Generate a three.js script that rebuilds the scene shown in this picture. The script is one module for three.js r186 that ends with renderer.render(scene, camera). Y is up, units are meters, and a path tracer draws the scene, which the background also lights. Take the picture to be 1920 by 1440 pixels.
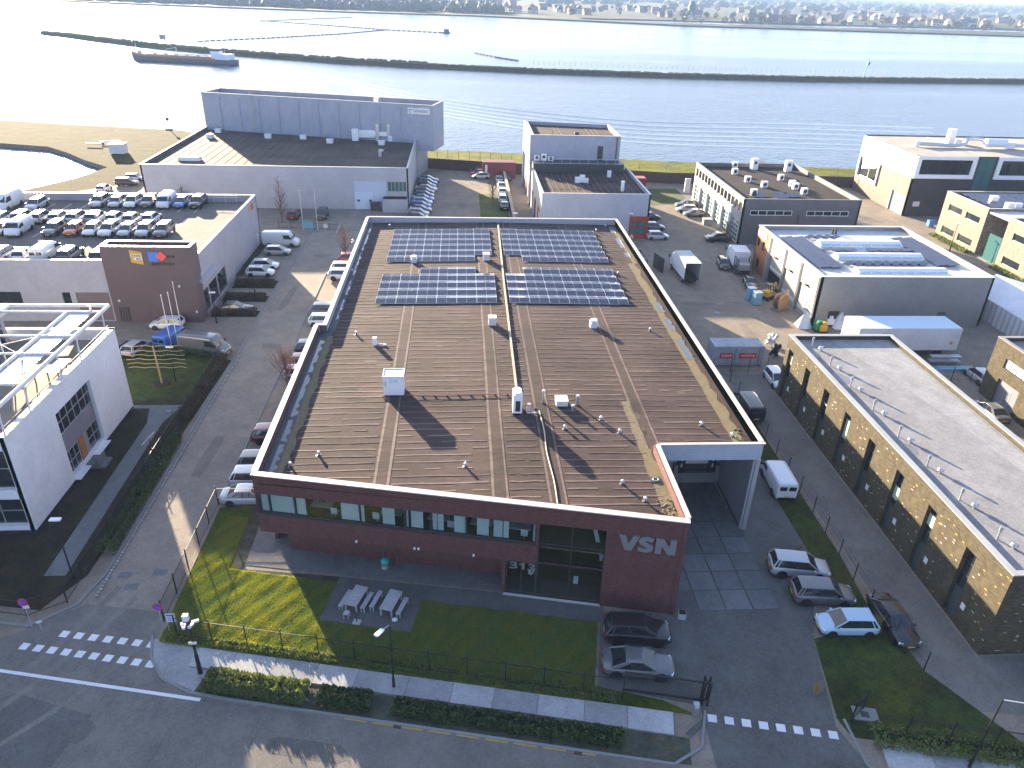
import * as THREE from 'three';
import { mergeGeometries } from 'three/addons/utils/BufferGeometryUtils.js';
import { TextGeometry } from 'three/addons/geometries/TextGeometry.js';
import { FontLoader } from 'three/addons/loaders/FontLoader.js';

// ---------------------------------------------------------------- camera, sky, sun, exposure
const scene = new THREE.Scene();
const D2R = Math.PI / 180;
const CAM_H = 40, FOCAL = 1390;                       // metres; pixels of the 1920 x 1440 photograph
const camera = new THREE.PerspectiveCamera(2 * Math.atan(720 / FOCAL) / D2R, 4 / 3, 0.5, 12000);
camera.rotation.order = 'YXZ';
camera.rotation.set(-28.35 * D2R, -4.32 * D2R, 1.8 * D2R);
camera.position.set(0, CAM_H, 0);
camera.updateMatrixWorld(true);

const SUN_AZ = -28 * D2R, SUN_EL = 11.1 * D2R;
const sunDir = new THREE.Vector3(Math.sin(SUN_AZ) * Math.cos(SUN_EL), Math.sin(SUN_EL), -Math.cos(SUN_AZ) * Math.cos(SUN_EL));
const sun = new THREE.DirectionalLight(new THREE.Color().setRGB(1.0, 0.82, 0.58), 5);
sun.target.position.set(0, 0, -90); sun.position.copy(sunDir).multiplyScalar(600).add(sun.target.position);
sun.castShadow = true; sun.shadow.mapSize.set(4096, 4096); sun.shadow.radius = 1.1;
Object.assign(sun.shadow.camera, { left: -160, right: 160, top: 120, bottom: -120, near: 1, far: 1400 });
scene.add(sun, sun.target);

// hazy winter afternoon sky: pale at the horizon, blue overhead, bright around the low sun
{
  const W = 512, H = 256, a = new Float32Array(W * H * 4), d = new THREE.Vector3();
  for (let j = 0; j < H; j++) for (let i = 0; i < W; i++) {
    const el = ((j + 0.5) / H - 0.5) * Math.PI, az = ((i + 0.5) / W - 0.5) * 2 * Math.PI;
    d.set(Math.cos(el) * Math.cos(az), Math.sin(el), Math.cos(el) * Math.sin(az));
    const e = Math.max(d.y, 0), k = Math.pow(1 - e, 4.5), g = Math.acos(Math.min(1, d.dot(sunDir))) / D2R;
    const glow = 0.5 * Math.exp(-g / 20) + 0.5 * Math.exp(-g / 7) + 0.12 * Math.exp(-g / 45);
    const o = (j * W + i) * 4;
    a[o] = 0.036 + (0.33 - 0.036) * k + glow * 0.95;
    a[o + 1] = 0.062 + (0.39 - 0.062) * k + glow * 0.97;
    a[o + 2] = 0.13 + (0.50 - 0.13) * k + glow * 1.0;
    a[o + 3] = 1;
  }
  const t = new THREE.DataTexture(a, W, H, THREE.RGBAFormat, THREE.FloatType);
  t.mapping = THREE.EquirectangularReflectionMapping; t.magFilter = t.minFilter = THREE.LinearFilter; t.needsUpdate = true;
  scene.background = t; scene.environment = t;
}
const renderer = new THREE.WebGLRenderer({ antialias: true });
renderer.toneMapping = THREE.LinearToneMapping;
renderer.toneMappingExposure = 6.4;
renderer.shadowMap.enabled = true;
scene.fog = new THREE.FogExp2(new THREE.Color().setRGB(0.45, 0.66, 1.0), 0.00016);

// ---------------------------------------------------------------- helpers
const P2 = Math.PI / 2;
function rng(seed) { let s = seed >>> 0; return () => { s = (s + 0x6D2B79F5) >>> 0; let t = s; t = Math.imul(t ^ (t >>> 15), t | 1); t ^= t + Math.imul(t ^ (t >>> 7), t | 61); return ((t ^ (t >>> 14)) >>> 0) / 4294967296; }; }
const R = rng(20240117);
const rr = (a, b) => a + (b - a) * R();
const V3 = (x, y, z) => new THREE.Vector3(x, y, z);
// the point at height h that a pixel of the 1920 x 1440 photograph looks at
function G(px, py, h = 0) {
  const d = V3((px - 960) / FOCAL, -(py - 720) / FOCAL, -1).applyQuaternion(camera.quaternion);
  const t = (h - CAM_H) / d.y; return V3(d.x * t, h, d.z * t);
}
// street frame: u along the front of the main building, n out from it towards the road
const U0 = V3(-15.2, 0, -44.8), UD = V3(30.4, 0, 6.2).normalize(), ND = V3(-UD.z, 0, UD.x), U_ANG = Math.atan2(-UD.z, UD.x);
const SF = (u, n, y = 0) => U0.clone().addScaledVector(UD, u).addScaledVector(ND, n).setY(y);

const numbers = {};
function numbered(n) { const k = numbers[n] = (numbers[n] ?? -1) + 1; return k ? `${n}_${String(k).padStart(3, '0')}` : n; }
function flat(g) { return g.index ? g.toNonIndexed() : g; }
// texture coordinates in metres, projected along the main axis of every face
function metreUV(g) {
  const p = g.attributes.position, uv = new Float32Array(p.count * 2), a = V3(), b = V3(), c = V3(), n = V3();
  for (let i = 0; i < p.count; i += 3) {
    a.fromBufferAttribute(p, i); b.fromBufferAttribute(p, i + 1); c.fromBufferAttribute(p, i + 2);
    n.subVectors(b, a).cross(V3().subVectors(c, a));
    const x = Math.abs(n.x), y = Math.abs(n.y), z = Math.abs(n.z);
    [a, b, c].forEach((q, k) => {
      const o = (i + k) * 2;
      if (y >= x && y >= z) { uv[o] = q.x; uv[o + 1] = q.z; } else if (x >= z) { uv[o] = q.z; uv[o + 1] = q.y; } else { uv[o] = q.x; uv[o + 1] = q.y; }
    });
  }
  g.setAttribute('uv', new THREE.BufferAttribute(uv, 2)); return g;
}
function merged(list) {
  const gs = (Array.isArray(list) ? list : [list]).map(g => { const f = flat(g); for (const k of Object.keys(f.attributes)) if (!['position', 'normal', 'uv'].includes(k)) f.deleteAttribute(k); if (!f.attributes.normal) f.computeVertexNormals(); metreUV(f); return f; });
  return gs.length > 1 ? mergeGeometries(gs) : gs[0];
}
function mesh(name, geos, material, parent) {
  const m = new THREE.Mesh(merged(geos), material); m.castShadow = m.receiveShadow = true;
  m.name = parent ? name : numbered(name); (parent ?? scene).add(m); return m;
}
function tag(o, label, category, group, kind) { if (label) o.userData.label = label; if (category) o.userData.category = category; if (group) o.userData.group = group; if (kind) o.userData.kind = kind; return o; }
function thing(name, label, category, [x, y, z] = [0, 0, 0], turn = 0, group) {
  const o = new THREE.Group(); o.name = numbered(name); scene.add(o); o.position.set(x, y, z); o.rotation.y = turn; return tag(o, label, category, group);
}
function single(name, geos, material, label, category, group) { return tag(mesh(name, geos, material), label, category, group); }
function struct(name, geos, material) { return tag(mesh(name, geos, material), null, null, null, 'structure'); }
function copyOf(o, [x, y, z], turn, label, group) { const c = o.clone(); c.name = numbered(o.name.replace(/_\d{3}$/, '')); scene.add(c); c.position.set(x, y, z); c.rotation.y = turn; if (label) c.userData.label = label; if (group) c.userData.group = group; return c; }

// box by its lower centre
function bx(w, h, d, x = 0, y = 0, z = 0, ry = 0, rz = 0, rx = 0) { const g = new THREE.BoxGeometry(w, h, d); if (rx) g.rotateX(rx); if (rz) g.rotateZ(rz); if (ry) g.rotateY(ry); return g.translate(x, y + h / 2, z); }
// box from its corners
function bb(x0, x1, y0, y1, z0, z1) { return new THREE.BoxGeometry(x1 - x0, y1 - y0, z1 - z0).translate((x0 + x1) / 2, (y0 + y1) / 2, (z0 + z1) / 2); }
function cyl(r0, r1, h, x = 0, y = 0, z = 0, n = 12) { return new THREE.CylinderGeometry(r1, r0, h, n).translate(x, y + h / 2, z); }
function rod(a, b, r, n = 6, r2 = r) {
  const d = V3().subVectors(b, a), l = d.length(), g = new THREE.CylinderGeometry(r2, r, l, n).translate(0, l / 2, 0);
  return g.applyQuaternion(new THREE.Quaternion().setFromUnitVectors(V3(0, 1, 0), d.normalize())).translate(a.x, a.y, a.z);
}
function beam(a, b, w, h) { // square bar between two points, upright
  const d = V3().subVectors(b, a), l = d.length(); const g = new THREE.BoxGeometry(l, h, w);
  g.rotateZ(Math.asin(d.y / l)); g.rotateY(Math.atan2(-d.z, d.x)); return g.translate((a.x + b.x) / 2, (a.y + b.y) / 2, (a.z + b.z) / 2);
}
// flat sheet from a polygon of [x, z], at height y
function sheet(pts, y, holes = []) {
  const s = new THREE.Shape(pts.map(p => new THREE.Vector2(p[0], -p[1])));
  for (const h of holes) s.holes.push(new THREE.Path(h.map(p => new THREE.Vector2(p[0], -p[1]))));
  return new THREE.ShapeGeometry(s).rotateX(-P2).translate(0, y, 0);
}
// upright prism from a polygon of [x, z]
function prism(pts, y0, y1) {
  const s = new THREE.Shape(pts.map(p => new THREE.Vector2(p[0], -p[1])));
  return new THREE.ExtrudeGeometry(s, { depth: y1 - y0, bevelEnabled: false }).rotateX(-P2).translate(0, y0, 0);
}
const rect = (x0, x1, z0, z1) => [[x0, z0], [x1, z0], [x1, z1], [x0, z1]];
const strip = (u0, u1, n0, n1) => [[u0, n0], [u1, n0], [u1, n1], [u0, n1]].map(([u, n]) => { const p = SF(u, n); return [p.x, p.z]; });

// ---------------------------------------------------------------- textures: grain, weathering and print only
function lattice(p, seed) { const r = rng(seed), a = new Float32Array(p * p); for (let i = 0; i < a.length; i++) a[i] = r(); return a; }
function noiseField(n, octaves, seed, sx = 1, sy = 1) { // tiling sum of value noise; octaves: [cells, weight]
  const out = new Float32Array(n * n);
  octaves.forEach(([c, w], k) => {
    const px = Math.max(1, Math.round(c * sx)), py = Math.max(1, Math.round(c * sy)), m = Math.max(px, py), L = lattice(m, seed + k * 77);
    for (let j = 0; j < n; j++) { const v = j / n * py, y0 = Math.floor(v), fy = v - y0, ty = fy * fy * (3 - 2 * fy), ya = (y0 % py) * m, yb = ((y0 + 1) % py) * m;
      for (let i = 0; i < n; i++) { const u = i / n * px, x0 = Math.floor(u), fx = u - x0, tx = fx * fx * (3 - 2 * fx), xa = x0 % px, xb = (x0 + 1) % px;
        out[j * n + i] += w * ((L[ya + xa] * (1 - tx) + L[ya + xb] * tx) * (1 - ty) + (L[yb + xa] * (1 - tx) + L[yb + xb] * tx) * ty - 0.5); } }
  });
  return out;
}
function texture(n, metres, f, srgb = true) {
  const a = new Uint8Array(n * n * 4);
  for (let j = 0; j < n; j++) for (let i = 0; i < n; i++) { const c = f(i, j, j * n + i), o = (j * n + i) * 4; for (let k = 0; k < 3; k++) a[o + k] = Math.max(0, Math.min(255, 255 * (c.length ? c[k] : c))); a[o + 3] = 255; }
  const t = new THREE.DataTexture(a, n, n); t.wrapS = t.wrapT = THREE.RepeatWrapping; t.magFilter = THREE.LinearFilter; t.minFilter = THREE.LinearMipmapLinearFilter; t.generateMipmaps = true;
  if (srgb) t.colorSpace = THREE.SRGBColorSpace; t.repeat.set(1 / metres, 1 / metres); t.needsUpdate = true; return t;
}
function scaled(t, metresU, metresV = metresU) { const c = t.clone(); c.repeat.set(1 / metresU, 1 / metresV); c.needsUpdate = true; return c; }
const T = {};
{
  const f1 = noiseField(1024, [[5, 0.10], [13, 0.09], [40, 0.06], [130, 0.08], [512, 0.16]], 11);
  T.worn = texture(1024, 18, (i, j, k) => 0.90 + f1[k]);                                            // paving, asphalt
  const f2 = noiseField(512, [[2, 0.05], [6, 0.05], [30, 0.04], [256, 0.07]], 23);
  T.fine = texture(512, 9, (i, j, k) => 0.94 + f2[k]);                                              // render, paint, concrete
  const f3 = noiseField(1024, [[4, 0.16], [11, 0.16], [34, 0.16], [120, 0.22], [512, 0.30]], 31), f3b = noiseField(1024, [[7, 0.5], [22, 0.4], [200, 0.3]], 37);
  T.grass = texture(1024, 14, (i, j, k) => { const v = 0.80 + f3[k], w = f3b[k]; return [v * (0.86 + 0.30 * w), v * (0.90 + 0.06 * w), v * (0.80 - 0.1 * w)]; });
  const f4 = noiseField(1024, [[3, 0.10], [9, 0.10], [28, 0.12], [90, 0.12]], 41, 0.35, 1.6), f4b = noiseField(1024, [[4, 0.12], [60, 0.08], [400, 0.16]], 43);
  T.roof = texture(1024, 16, (i, j, k) => { const v = 0.84 + f4[k] + f4b[k]; return [v, v * 0.985, v * 0.97]; });   // bitumen with drying streaks
  const f5 = noiseField(512, [[2, 0.10], [5, 0.09], [20, 0.06], [200, 0.08]], 51), r5 = rng(5), tone = Array.from({ length: 64 * 32 }, () => r5());
  T.brick = texture(512, 3.2, (i, j, k) => { const row = Math.floor(j / 512 * 53), c = Math.floor((i / 512 * 15 + (row % 2) * 0.5) % 15), t = tone[(row % 53) * 15 + c]; const joint = (j / 512 * 53) % 1 < 0.16 ? 0.86 : 1; return joint * (0.80 + 0.2 * t + f5[k]); });
  T.slate = texture(512, 3.0, (i, j, k) => { const row = Math.floor(j / 512 * 60), c = Math.floor((i / 512 * 9 + ((row * 7) % 9) * 0.37) % 9), t = tone[(row * 9 + c) % tone.length]; return [(0.70 + 0.26 * t + f5[k]), (0.70 + 0.25 * t + f5[k]), (0.70 + 0.23 * t + f5[k])]; });
  const f6 = noiseField(1024, [[6, 0.25], [18, 0.3], [50, 0.3], [140, 0.22], [380, 0.14]], 61, 1, 1.7);
  T.wave = texture(1024, 90, (i, j, k) => 0.5 + f6[k] * 0.75, false);
  const f7 = noiseField(512, [[3, 0.5], [7, 0.4], [17, 0.28], [40, 0.16]], 71, 0.45, 2.4);
  T.calm = texture(512, 900, (i, j, k) => { const v = f7[k]; return 0.5 + 0.5 * Math.tanh(v * 5); }, false);
  T.ribs = texture(64, 0.36, (i) => 0.5 + 0.5 * Math.tanh(4 * Math.sin(i / 64 * 2 * Math.PI)), false);
  T.seams = texture(256, 1.1, (i, j) => (j < 6 ? 0 : 1), false);
}
const lin = (r, g, b) => new THREE.Color().setRGB(r, g, b);
function std(color, o = {}) { return new THREE.MeshStandardMaterial({ color: Array.isArray(color) ? lin(...color) : color, roughness: 0.8, metalness: 0, ...o }); }
function phys(color, o = {}) { return new THREE.MeshPhysicalMaterial({ color: Array.isArray(color) ? lin(...color) : color, roughness: 0.5, metalness: 0, ...o }); }
const M = {
  asphalt: phys([0.20, 0.185, 0.165], { specularIntensity: 0.35, map: T.worn, roughness: 0.92 }),
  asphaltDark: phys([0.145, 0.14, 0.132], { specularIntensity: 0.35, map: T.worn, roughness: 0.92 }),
  paving: phys([0.30, 0.26, 0.215], { specularIntensity: 0.35, map: T.worn, roughness: 0.9 }),
  yard: phys([0.28, 0.235, 0.185], { specularIntensity: 0.35, map: T.worn, roughness: 0.9 }),
  concrete: phys([0.36, 0.36, 0.355], { specularIntensity: 0.35, map: T.worn, roughness: 0.88 }),
  concreteDark: std([0.17, 0.172, 0.172], { map: T.worn, roughness: 0.88 }),
  slabLight: phys([0.46, 0.465, 0.47], { specularIntensity: 0.35, map: T.worn, roughness: 0.88 }),
  slabGrey: phys([0.35, 0.355, 0.36], { specularIntensity: 0.35, map: T.worn, roughness: 0.88 }),
  kerb: std([0.26, 0.26, 0.26], { map: T.fine, roughness: 0.9 }),
  gravel: phys([0.12, 0.11, 0.105], { specularIntensity: 0.35, map: scaled(T.grass, 3), roughness: 1 }),
  soil: phys([0.065, 0.053, 0.04], { specularIntensity: 0.35, map: scaled(T.grass, 6), roughness: 1 }),
  lawn: phys([0.12, 0.155, 0.016], { specularIntensity: 0.35, map: T.grass, roughness: 1 }),
  lawnDull: phys([0.085, 0.10, 0.025], { specularIntensity: 0.35, map: T.grass, roughness: 1 }),
  bank: phys([0.26, 0.25, 0.02], { specularIntensity: 0.35, map: T.grass, roughness: 1 }),
  farLand: phys([0.045, 0.05, 0.035], { specularIntensity: 0.35, map: scaled(T.grass, 220), roughness: 1 }),
  paintWhite: std([0.78, 0.79, 0.8], { map: T.fine, roughness: 0.7 }),
  paintYellow: std([0.55, 0.36, 0.1], { map: T.fine, roughness: 0.8 }),
  roof: phys([0.086, 0.059, 0.056], { map: T.roof, roughness: 0.9, specularIntensity: 0.35 }),
  roofPatch: phys([0.075, 0.055, 0.05], { map: T.roof, roughness: 0.9, specularIntensity: 0.35 }),
  roofRib: phys([0.205, 0.155, 0.138], { specularIntensity: 0.35, map: T.roof, roughness: 0.75 }),
  roofDark: phys([0.045, 0.036, 0.034], { map: T.roof, roughness: 0.9, specularIntensity: 0.35 }),
  roofTan: phys([0.12, 0.097, 0.08], { specularIntensity: 0.35, map: T.roof, roughness: 0.85 }),
  roofGrey: phys([0.29, 0.29, 0.30], { specularIntensity: 0.35, map: T.worn, roughness: 0.8 }),
  roofPale: std([0.55, 0.58, 0.58], { map: T.worn, roughness: 0.6 }),
  moss: phys([0.20, 0.165, 0.095], { specularIntensity: 0.35, map: scaled(T.worn, 4), roughness: 1 }),
  puddle: phys([0.10, 0.12, 0.14], { roughness: 0.04, ior: 1.33 }),
  brick: std([0.142, 0.053, 0.05], { map: T.brick, roughness: 0.85 }),
  coping: std([0.62, 0.58, 0.54], { map: T.fine, roughness: 0.4 }),
  white: std([0.80, 0.81, 0.82], { map: T.fine, roughness: 0.6 }),
  whiteGloss: std([0.80, 0.82, 0.84], { roughness: 0.3 }),
  cladGrey: std([0.43, 0.45, 0.50], { map: T.fine, roughness: 0.55, bumpMap: T.seams, bumpScale: 0.012 }),
  cladBlue: std([0.36, 0.40, 0.49], { map: T.fine, roughness: 0.5, bumpMap: T.ribs, bumpScale: 0.02 }),
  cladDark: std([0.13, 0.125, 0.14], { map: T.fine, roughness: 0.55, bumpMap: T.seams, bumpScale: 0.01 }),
  cladMetal: std([0.35, 0.34, 0.33], { map: T.fine, roughness: 0.45, metalness: 0.2, bumpMap: scaled(T.seams, 0.5), bumpScale: 0.012 }),
  corrugated: std([0.50, 0.56, 0.63], { map: T.fine, roughness: 0.5 }),
  blade: std([0.13, 0.085, 0.09], { map: T.fine, roughness: 0.6 }),
  carparkWall: std([0.42, 0.41, 0.45], { map: T.fine, roughness: 0.7 }),
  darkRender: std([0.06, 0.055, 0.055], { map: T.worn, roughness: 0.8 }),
  brownRender: std([0.15, 0.105, 0.075], { map: T.worn, roughness: 0.6 }),
  stone: std([0.36, 0.31, 0.25], { map: T.slate, roughness: 0.9 }),
  slateBrick: phys([0.125, 0.105, 0.068], { specularIntensity: 0.35, map: T.slate, roughness: 0.85 }),
  orange: std([0.46, 0.16, 0.05], { map: T.fine, roughness: 0.8 }),
  red: std([0.33, 0.035, 0.022], { map: T.fine, roughness: 0.5 }),
  redBox: std([0.20, 0.045, 0.055], { map: T.fine, roughness: 0.6 }),
  alu: std([0.55, 0.57, 0.6], { roughness: 0.35, metalness: 0.6 }),
  steel: std([0.42, 0.44, 0.46], { roughness: 0.4, metalness: 0.7 }),
  frameDark: std([0.03, 0.032, 0.036], { roughness: 0.45 }),
  black: std([0.012, 0.012, 0.014], { roughness: 0.55 }),
  fence: std([0.013, 0.014, 0.015], { roughness: 0.5 }),
  rubber: std([0.02, 0.02, 0.021], { roughness: 0.85 }),
  glass: phys([0.018, 0.022, 0.026], { roughness: 0.05, ior: 1.52, clearcoat: 0.5, clearcoatRoughness: 0.03 }),
  glassGreen: phys([0.05, 0.13, 0.13], { roughness: 0.06, ior: 1.52 }),
  pane: phys([0.80, 0.86, 0.86], { roughness: 0.02, transmission: 1, thickness: 0, ior: 1.5 }),
  blind: std([0.76, 0.79, 0.80], { map: T.fine, roughness: 0.85 }),
  room: std([0.20, 0.13, 0.08], { map: T.fine, roughness: 0.85 }),
  solar: phys([0.022, 0.027, 0.058], { roughness: 0.12, ior: 1.45 }),
  wood: std([0.23, 0.21, 0.18], { map: T.fine, roughness: 0.85 }),
  bark: std([0.16, 0.115, 0.085], { roughness: 0.95 }),
  barkPale: std([0.33, 0.26, 0.13], { roughness: 0.9 }),
  twig: std([0.15, 0.085, 0.075], { roughness: 0.95 }),
  leaf: phys([0.13, 0.17, 0.02], { roughness: 0.9, transmission: 0.4, thickness: 0, side: THREE.DoubleSide }),
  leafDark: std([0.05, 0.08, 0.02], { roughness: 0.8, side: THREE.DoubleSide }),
  leafBrown: std([0.075, 0.05, 0.03], { roughness: 0.9, side: THREE.DoubleSide }),
  blade3: phys([0.31, 0.36, 0.03], { roughness: 0.95, transmission: 0.5, thickness: 0, side: THREE.DoubleSide }),
  blue: std([0.03, 0.16, 0.55], { roughness: 0.5 }),
  lightBlue: std([0.17, 0.36, 0.48], { roughness: 0.5 }),
  yellow: std([0.55, 0.33, 0.03], { roughness: 0.5 }),
  greenPaint: std([0.02, 0.22, 0.09], { roughness: 0.5 }),
  teal: std([0.02, 0.35, 0.30], { roughness: 0.5 }),
  letterGrey: std([0.21, 0.215, 0.225], { roughness: 0.4, metalness: 0.2 }),
  signBlue: std([0.02, 0.10, 0.48], { roughness: 0.4 }),
  signRed: std([0.62, 0.02, 0.03], { roughness: 0.4 }),
};
const fontBold = await new FontLoader().loadAsync('fonts/droid/droid_sans_bold.typeface.json');
function lettering(text, size, depth, bold = 0) { const g = new TextGeometry(text, { font: fontBold, size, depth, curveSegments: 4, bevelEnabled: bold > 0, bevelThickness: 0.002, bevelSize: bold, bevelSegments: 1 }); g.computeBoundingBox(); return g; }
function fitText(text, w, h, depth, bold = 0) { // lettering that fills w x h, lower left corner at the origin
  const g = lettering(text, 1, depth, bold), b = g.boundingBox; g.translate(-b.min.x, -b.min.y, -b.min.z); return g.scale(w / (b.max.x - b.min.x), h / (b.max.y - b.min.y), 1); }
// ---------------------------------------------------------------- the setting
const gxz = (px, py, h = 0) => { const p = G(px, py, h); return [p.x, p.z]; };
function ribbon(A, B) { // quads between two lines of [x, y, z]
  const pos = []; for (let i = 0; i + 1 < A.length; i++) pos.push(...A[i], ...B[i], ...A[i + 1], ...A[i + 1], ...B[i], ...B[i + 1]);
  const g = new THREE.BufferGeometry(); g.setAttribute('position', new THREE.Float32BufferAttribute(pos, 3)); g.computeVertexNormals(); return g;
}
const WATER_Y = -1.0;
const waterMat = phys([0.04, 0.075, 0.11], { roughness: 1, roughnessMap: texture(512, 900, (i, j, k) => { const c = T.calm.image.data[(j * 512 + i) * 4] / 255; return [0, 0.15 + 0.11 * (1 - c), 0]; }, false), ior: 1.36, bumpMap: T.wave, bumpScale: 0.42 });
struct('water', sheet(rect(-6000, 6000, -9500, -120), WATER_Y), waterMat);

// near land: one thick plate whose edge is the shore, with the pond cut out of it
const shore = [[-3000, -560], [-300, -283], [-138, -242], [-115, -236.5], [-81, -230], [-62, -214], [-9, -197.5], [15, -194.5], [50, -187.5], [90, -182.5], [320, -160], [3000, 60]];
const pond = [[-230, -236], [-118, -206], [-106, -203], [-98, -196], [-90, -187.5], [-82, -180.5], [-84, -170], [-92, -154], [-240, -120]];
{
  const s = new THREE.Shape([...shore, [3000, 1500], [-3000, 1500]].map(([x, z]) => new THREE.Vector2(x, -z)));
  s.holes.push(new THREE.Path(pond.map(([x, z]) => new THREE.Vector2(x, -z))));
  struct('ground', new THREE.ExtrudeGeometry(s, { depth: 4, bevelEnabled: false }).rotateX(-P2).translate(0, -4, 0), M.yard);
}
// grass round the pond and along the shore on the left
struct('grass_shore', sheet([[-400, -312], [-138, -241], [-115, -235.5], [-81, -229], [-66, -217], [-62, -200], [-66, -170], [-88, -150], [-92, -154], [-84, -170], [-82, -180.5], [-90, -187.5], [-98, -196], [-106, -203], [-118, -206], [-230, -236], [-400, -270]], 0.004), phys([0.095, 0.078, 0.03], { map: T.grass, roughness: 1, specularIntensity: 0.2 }));

// river bank behind the yards: retaining wall, grass top, slope to the water
const wallLine = [[-66, -199], [-30, -190.5], [-8.5, -184.2], [4.4, -181.2], [16.9, -178.6], [47.6, -172], [88, -170.6], [320, -148]];
const crestLine = [[-70, -207], [-32, -198], [-8.8, -192.6], [3, -191.5], [15.2, -189.9], [50.1, -183], [89.6, -178.4], [320, -156]];
const at3 = (L, y, dz = 0) => L.map(([x, z]) => [x, y, z + dz]);
struct('river_bank', [ribbon(at3(crestLine, 2.75), at3(wallLine, 2.45, -0.1)), ribbon(at3(crestLine, -1.3, -6), at3(crestLine, 2.75)), ribbon(at3(wallLine, 2.45, -0.1), at3(wallLine, -0.5, -0.1))], M.bank);
{
  const w = thing('retaining_wall', 'dark brown sheet retaining wall below the grassy river bank', 'wall', [0, 0, -178]);
  for (let i = 0; i + 1 < wallLine.length; i++) {
    const a = V3(wallLine[i][0], 1.25, wallLine[i][1] + 178), b = V3(wallLine[i + 1][0], 1.25, wallLine[i + 1][1] + 178), n = Math.max(1, Math.round(a.distanceTo(b) / 6));
    for (let k = 0; k < n && k < 14; k++) mesh('sheet_panel', beam(a.clone().lerp(b, k / n), a.clone().lerp(b, (k + 0.985) / n), 0.16, 2.5), std([0.06 + 0.015 * R(), 0.035 + 0.006 * R(), 0.028]), w);
  }
  const f = thing('bank_fence', 'thin post and wire fence along the grassy river bank', 'fence', [0, 2.5, -182]);
  const line = []; for (let i = 1; i + 1 < wallLine.length; i++) { const n = i === 6 ? 9 : 5; for (let k = 0; k < n; k++) { const t = k / n * (i === 6 ? 0.3 : 1), p = wallLine[i], q = wallLine[i + 1]; line.push(V3(p[0] + (q[0] - p[0]) * t, 0, p[1] + (q[1] - p[1]) * t + 182 - 1.2)); } }
  for (const p of line) mesh('post', bx(0.09, 1.9, 0.09, p.x, 0, p.z), M.fence, f);
  for (let i = 0; i + 1 < line.length; i++) mesh('wire', [0.6, 1.2, 1.8].map(y => rod(line[i].clone().setY(y), line[i + 1].clone().setY(y), 0.012, 4)), M.fence, f);
}
// dam in the river, rough stone below and reed grass on top
const damLine = [[-300, -604], [-274, -586], [-240, -556], [-184, -511], [-130, -480], [-72, -451], [-20, -434], [38, -421], [110, -414], [180, -413], [314, -427], [700, -480], [1600, -600]];
{
  const off = (d) => damLine.map(([x, z], i) => { const a = damLine[Math.max(0, i - 1)], b = damLine[Math.min(damLine.length - 1, i + 1)], t = V3(b[0] - a[0], 0, b[1] - a[1]).normalize(), k = i === 0 ? 0.1 : 1; return [x - t.z * d * k, z + t.x * d * k]; });
  struct('river_dam', [ribbon(at3(off(-1.3), 1.0), at3(off(1.3), 1.0)), ribbon(at3(off(1.3), 1.0), at3(off(4.6), -1.6))], std([0.115, 0.1, 0.075], { map: scaled(T.grass, 5), roughness: 1 }));
  tag(mesh('river_dam_far_slope', ribbon(at3(off(-4.6), -1.6), at3(off(-1.3), 1.0)), M.soil), null, null, null, 'structure').name = 'dam_slope';
  const clump = merged([0, 1, 2, 3].map(k => { const g = new THREE.ConeGeometry(0.5, 1.2, 5, 1); g.translate((k % 2) * 0.7 - 0.3, 0.55, (k >> 1) * 0.6 - 0.3); return g; }));
  const n = 1500, im = new THREE.InstancedMesh(clump, std([0.19, 0.165, 0.07], { roughness: 1 }), n), m = new THREE.Matrix4(), q = new THREE.Quaternion();
  for (let k = 0; k < n; k++) { const s = Math.pow(R(), 0.8) * 11, i = Math.floor(s) % (damLine.length - 1), t = s - Math.floor(s), p = damLine[i], o = damLine[i + 1]; const h = rr(0.3, 1.1) * (i < 6 ? 1.2 : 0.5); m.compose(V3(p[0] + (o[0] - p[0]) * t + rr(-1.2, 1.2), 0.95, p[1] + (o[1] - p[1]) * t + rr(-1.5, 1.5)), q.setFromAxisAngle(V3(0, 1, 0), R() * 6), V3(rr(0.8, 2), h, rr(0.8, 1.6))); im.setMatrixAt(k, m); im.setColorAt(k, lin(rr(0.5, 1.2), rr(0.6, 1.1), rr(0.5, 1))); }
  im.name = 'reed_grass'; tag(im, 'dry reed grass growing along the top of the river dam', 'reed', null, 'stuff'); scene.add(im);
}
// far shore: land, a canal behind its first bank, fields
{
  const A = [[-6000, -1900], [-900, -1330], [-579, -1241], [-163, -1146], [26, -1134], [150, -1075], [276, -1012], [702, -981], [2000, -900], [6000, -600]];
  const B = [[150, -1112], [300, -1068], [480, -1062], [720, -1085], [2000, -1010], [6000, -800]], C = [[170, -1150], [330, -1170], [500, -1165], [740, -1190], [2000, -1130], [6000, -950]];
  struct('far_bank', prism([...A.slice(5), ...B.slice().reverse()], -3, 0.6), M.farLand);
  struct('far_land', prism([...A.slice(0, 6), ...C, [6000, -9400], [-6000, -9400]], -3, 0.7), M.farLand);
  struct('far_meadow', [sheet([[300, -1230], [1400, -1240], [1700, -1420], [340, -1400]], 0.8), sheet([[-60, -1240], [200, -1250], [200, -1330], [-60, -1300]], 0.8)], phys([0.10, 0.105, 0.04], { map: scaled(T.grass, 120), roughness: 1, specularIntensity: 0.2 }));
}

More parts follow.
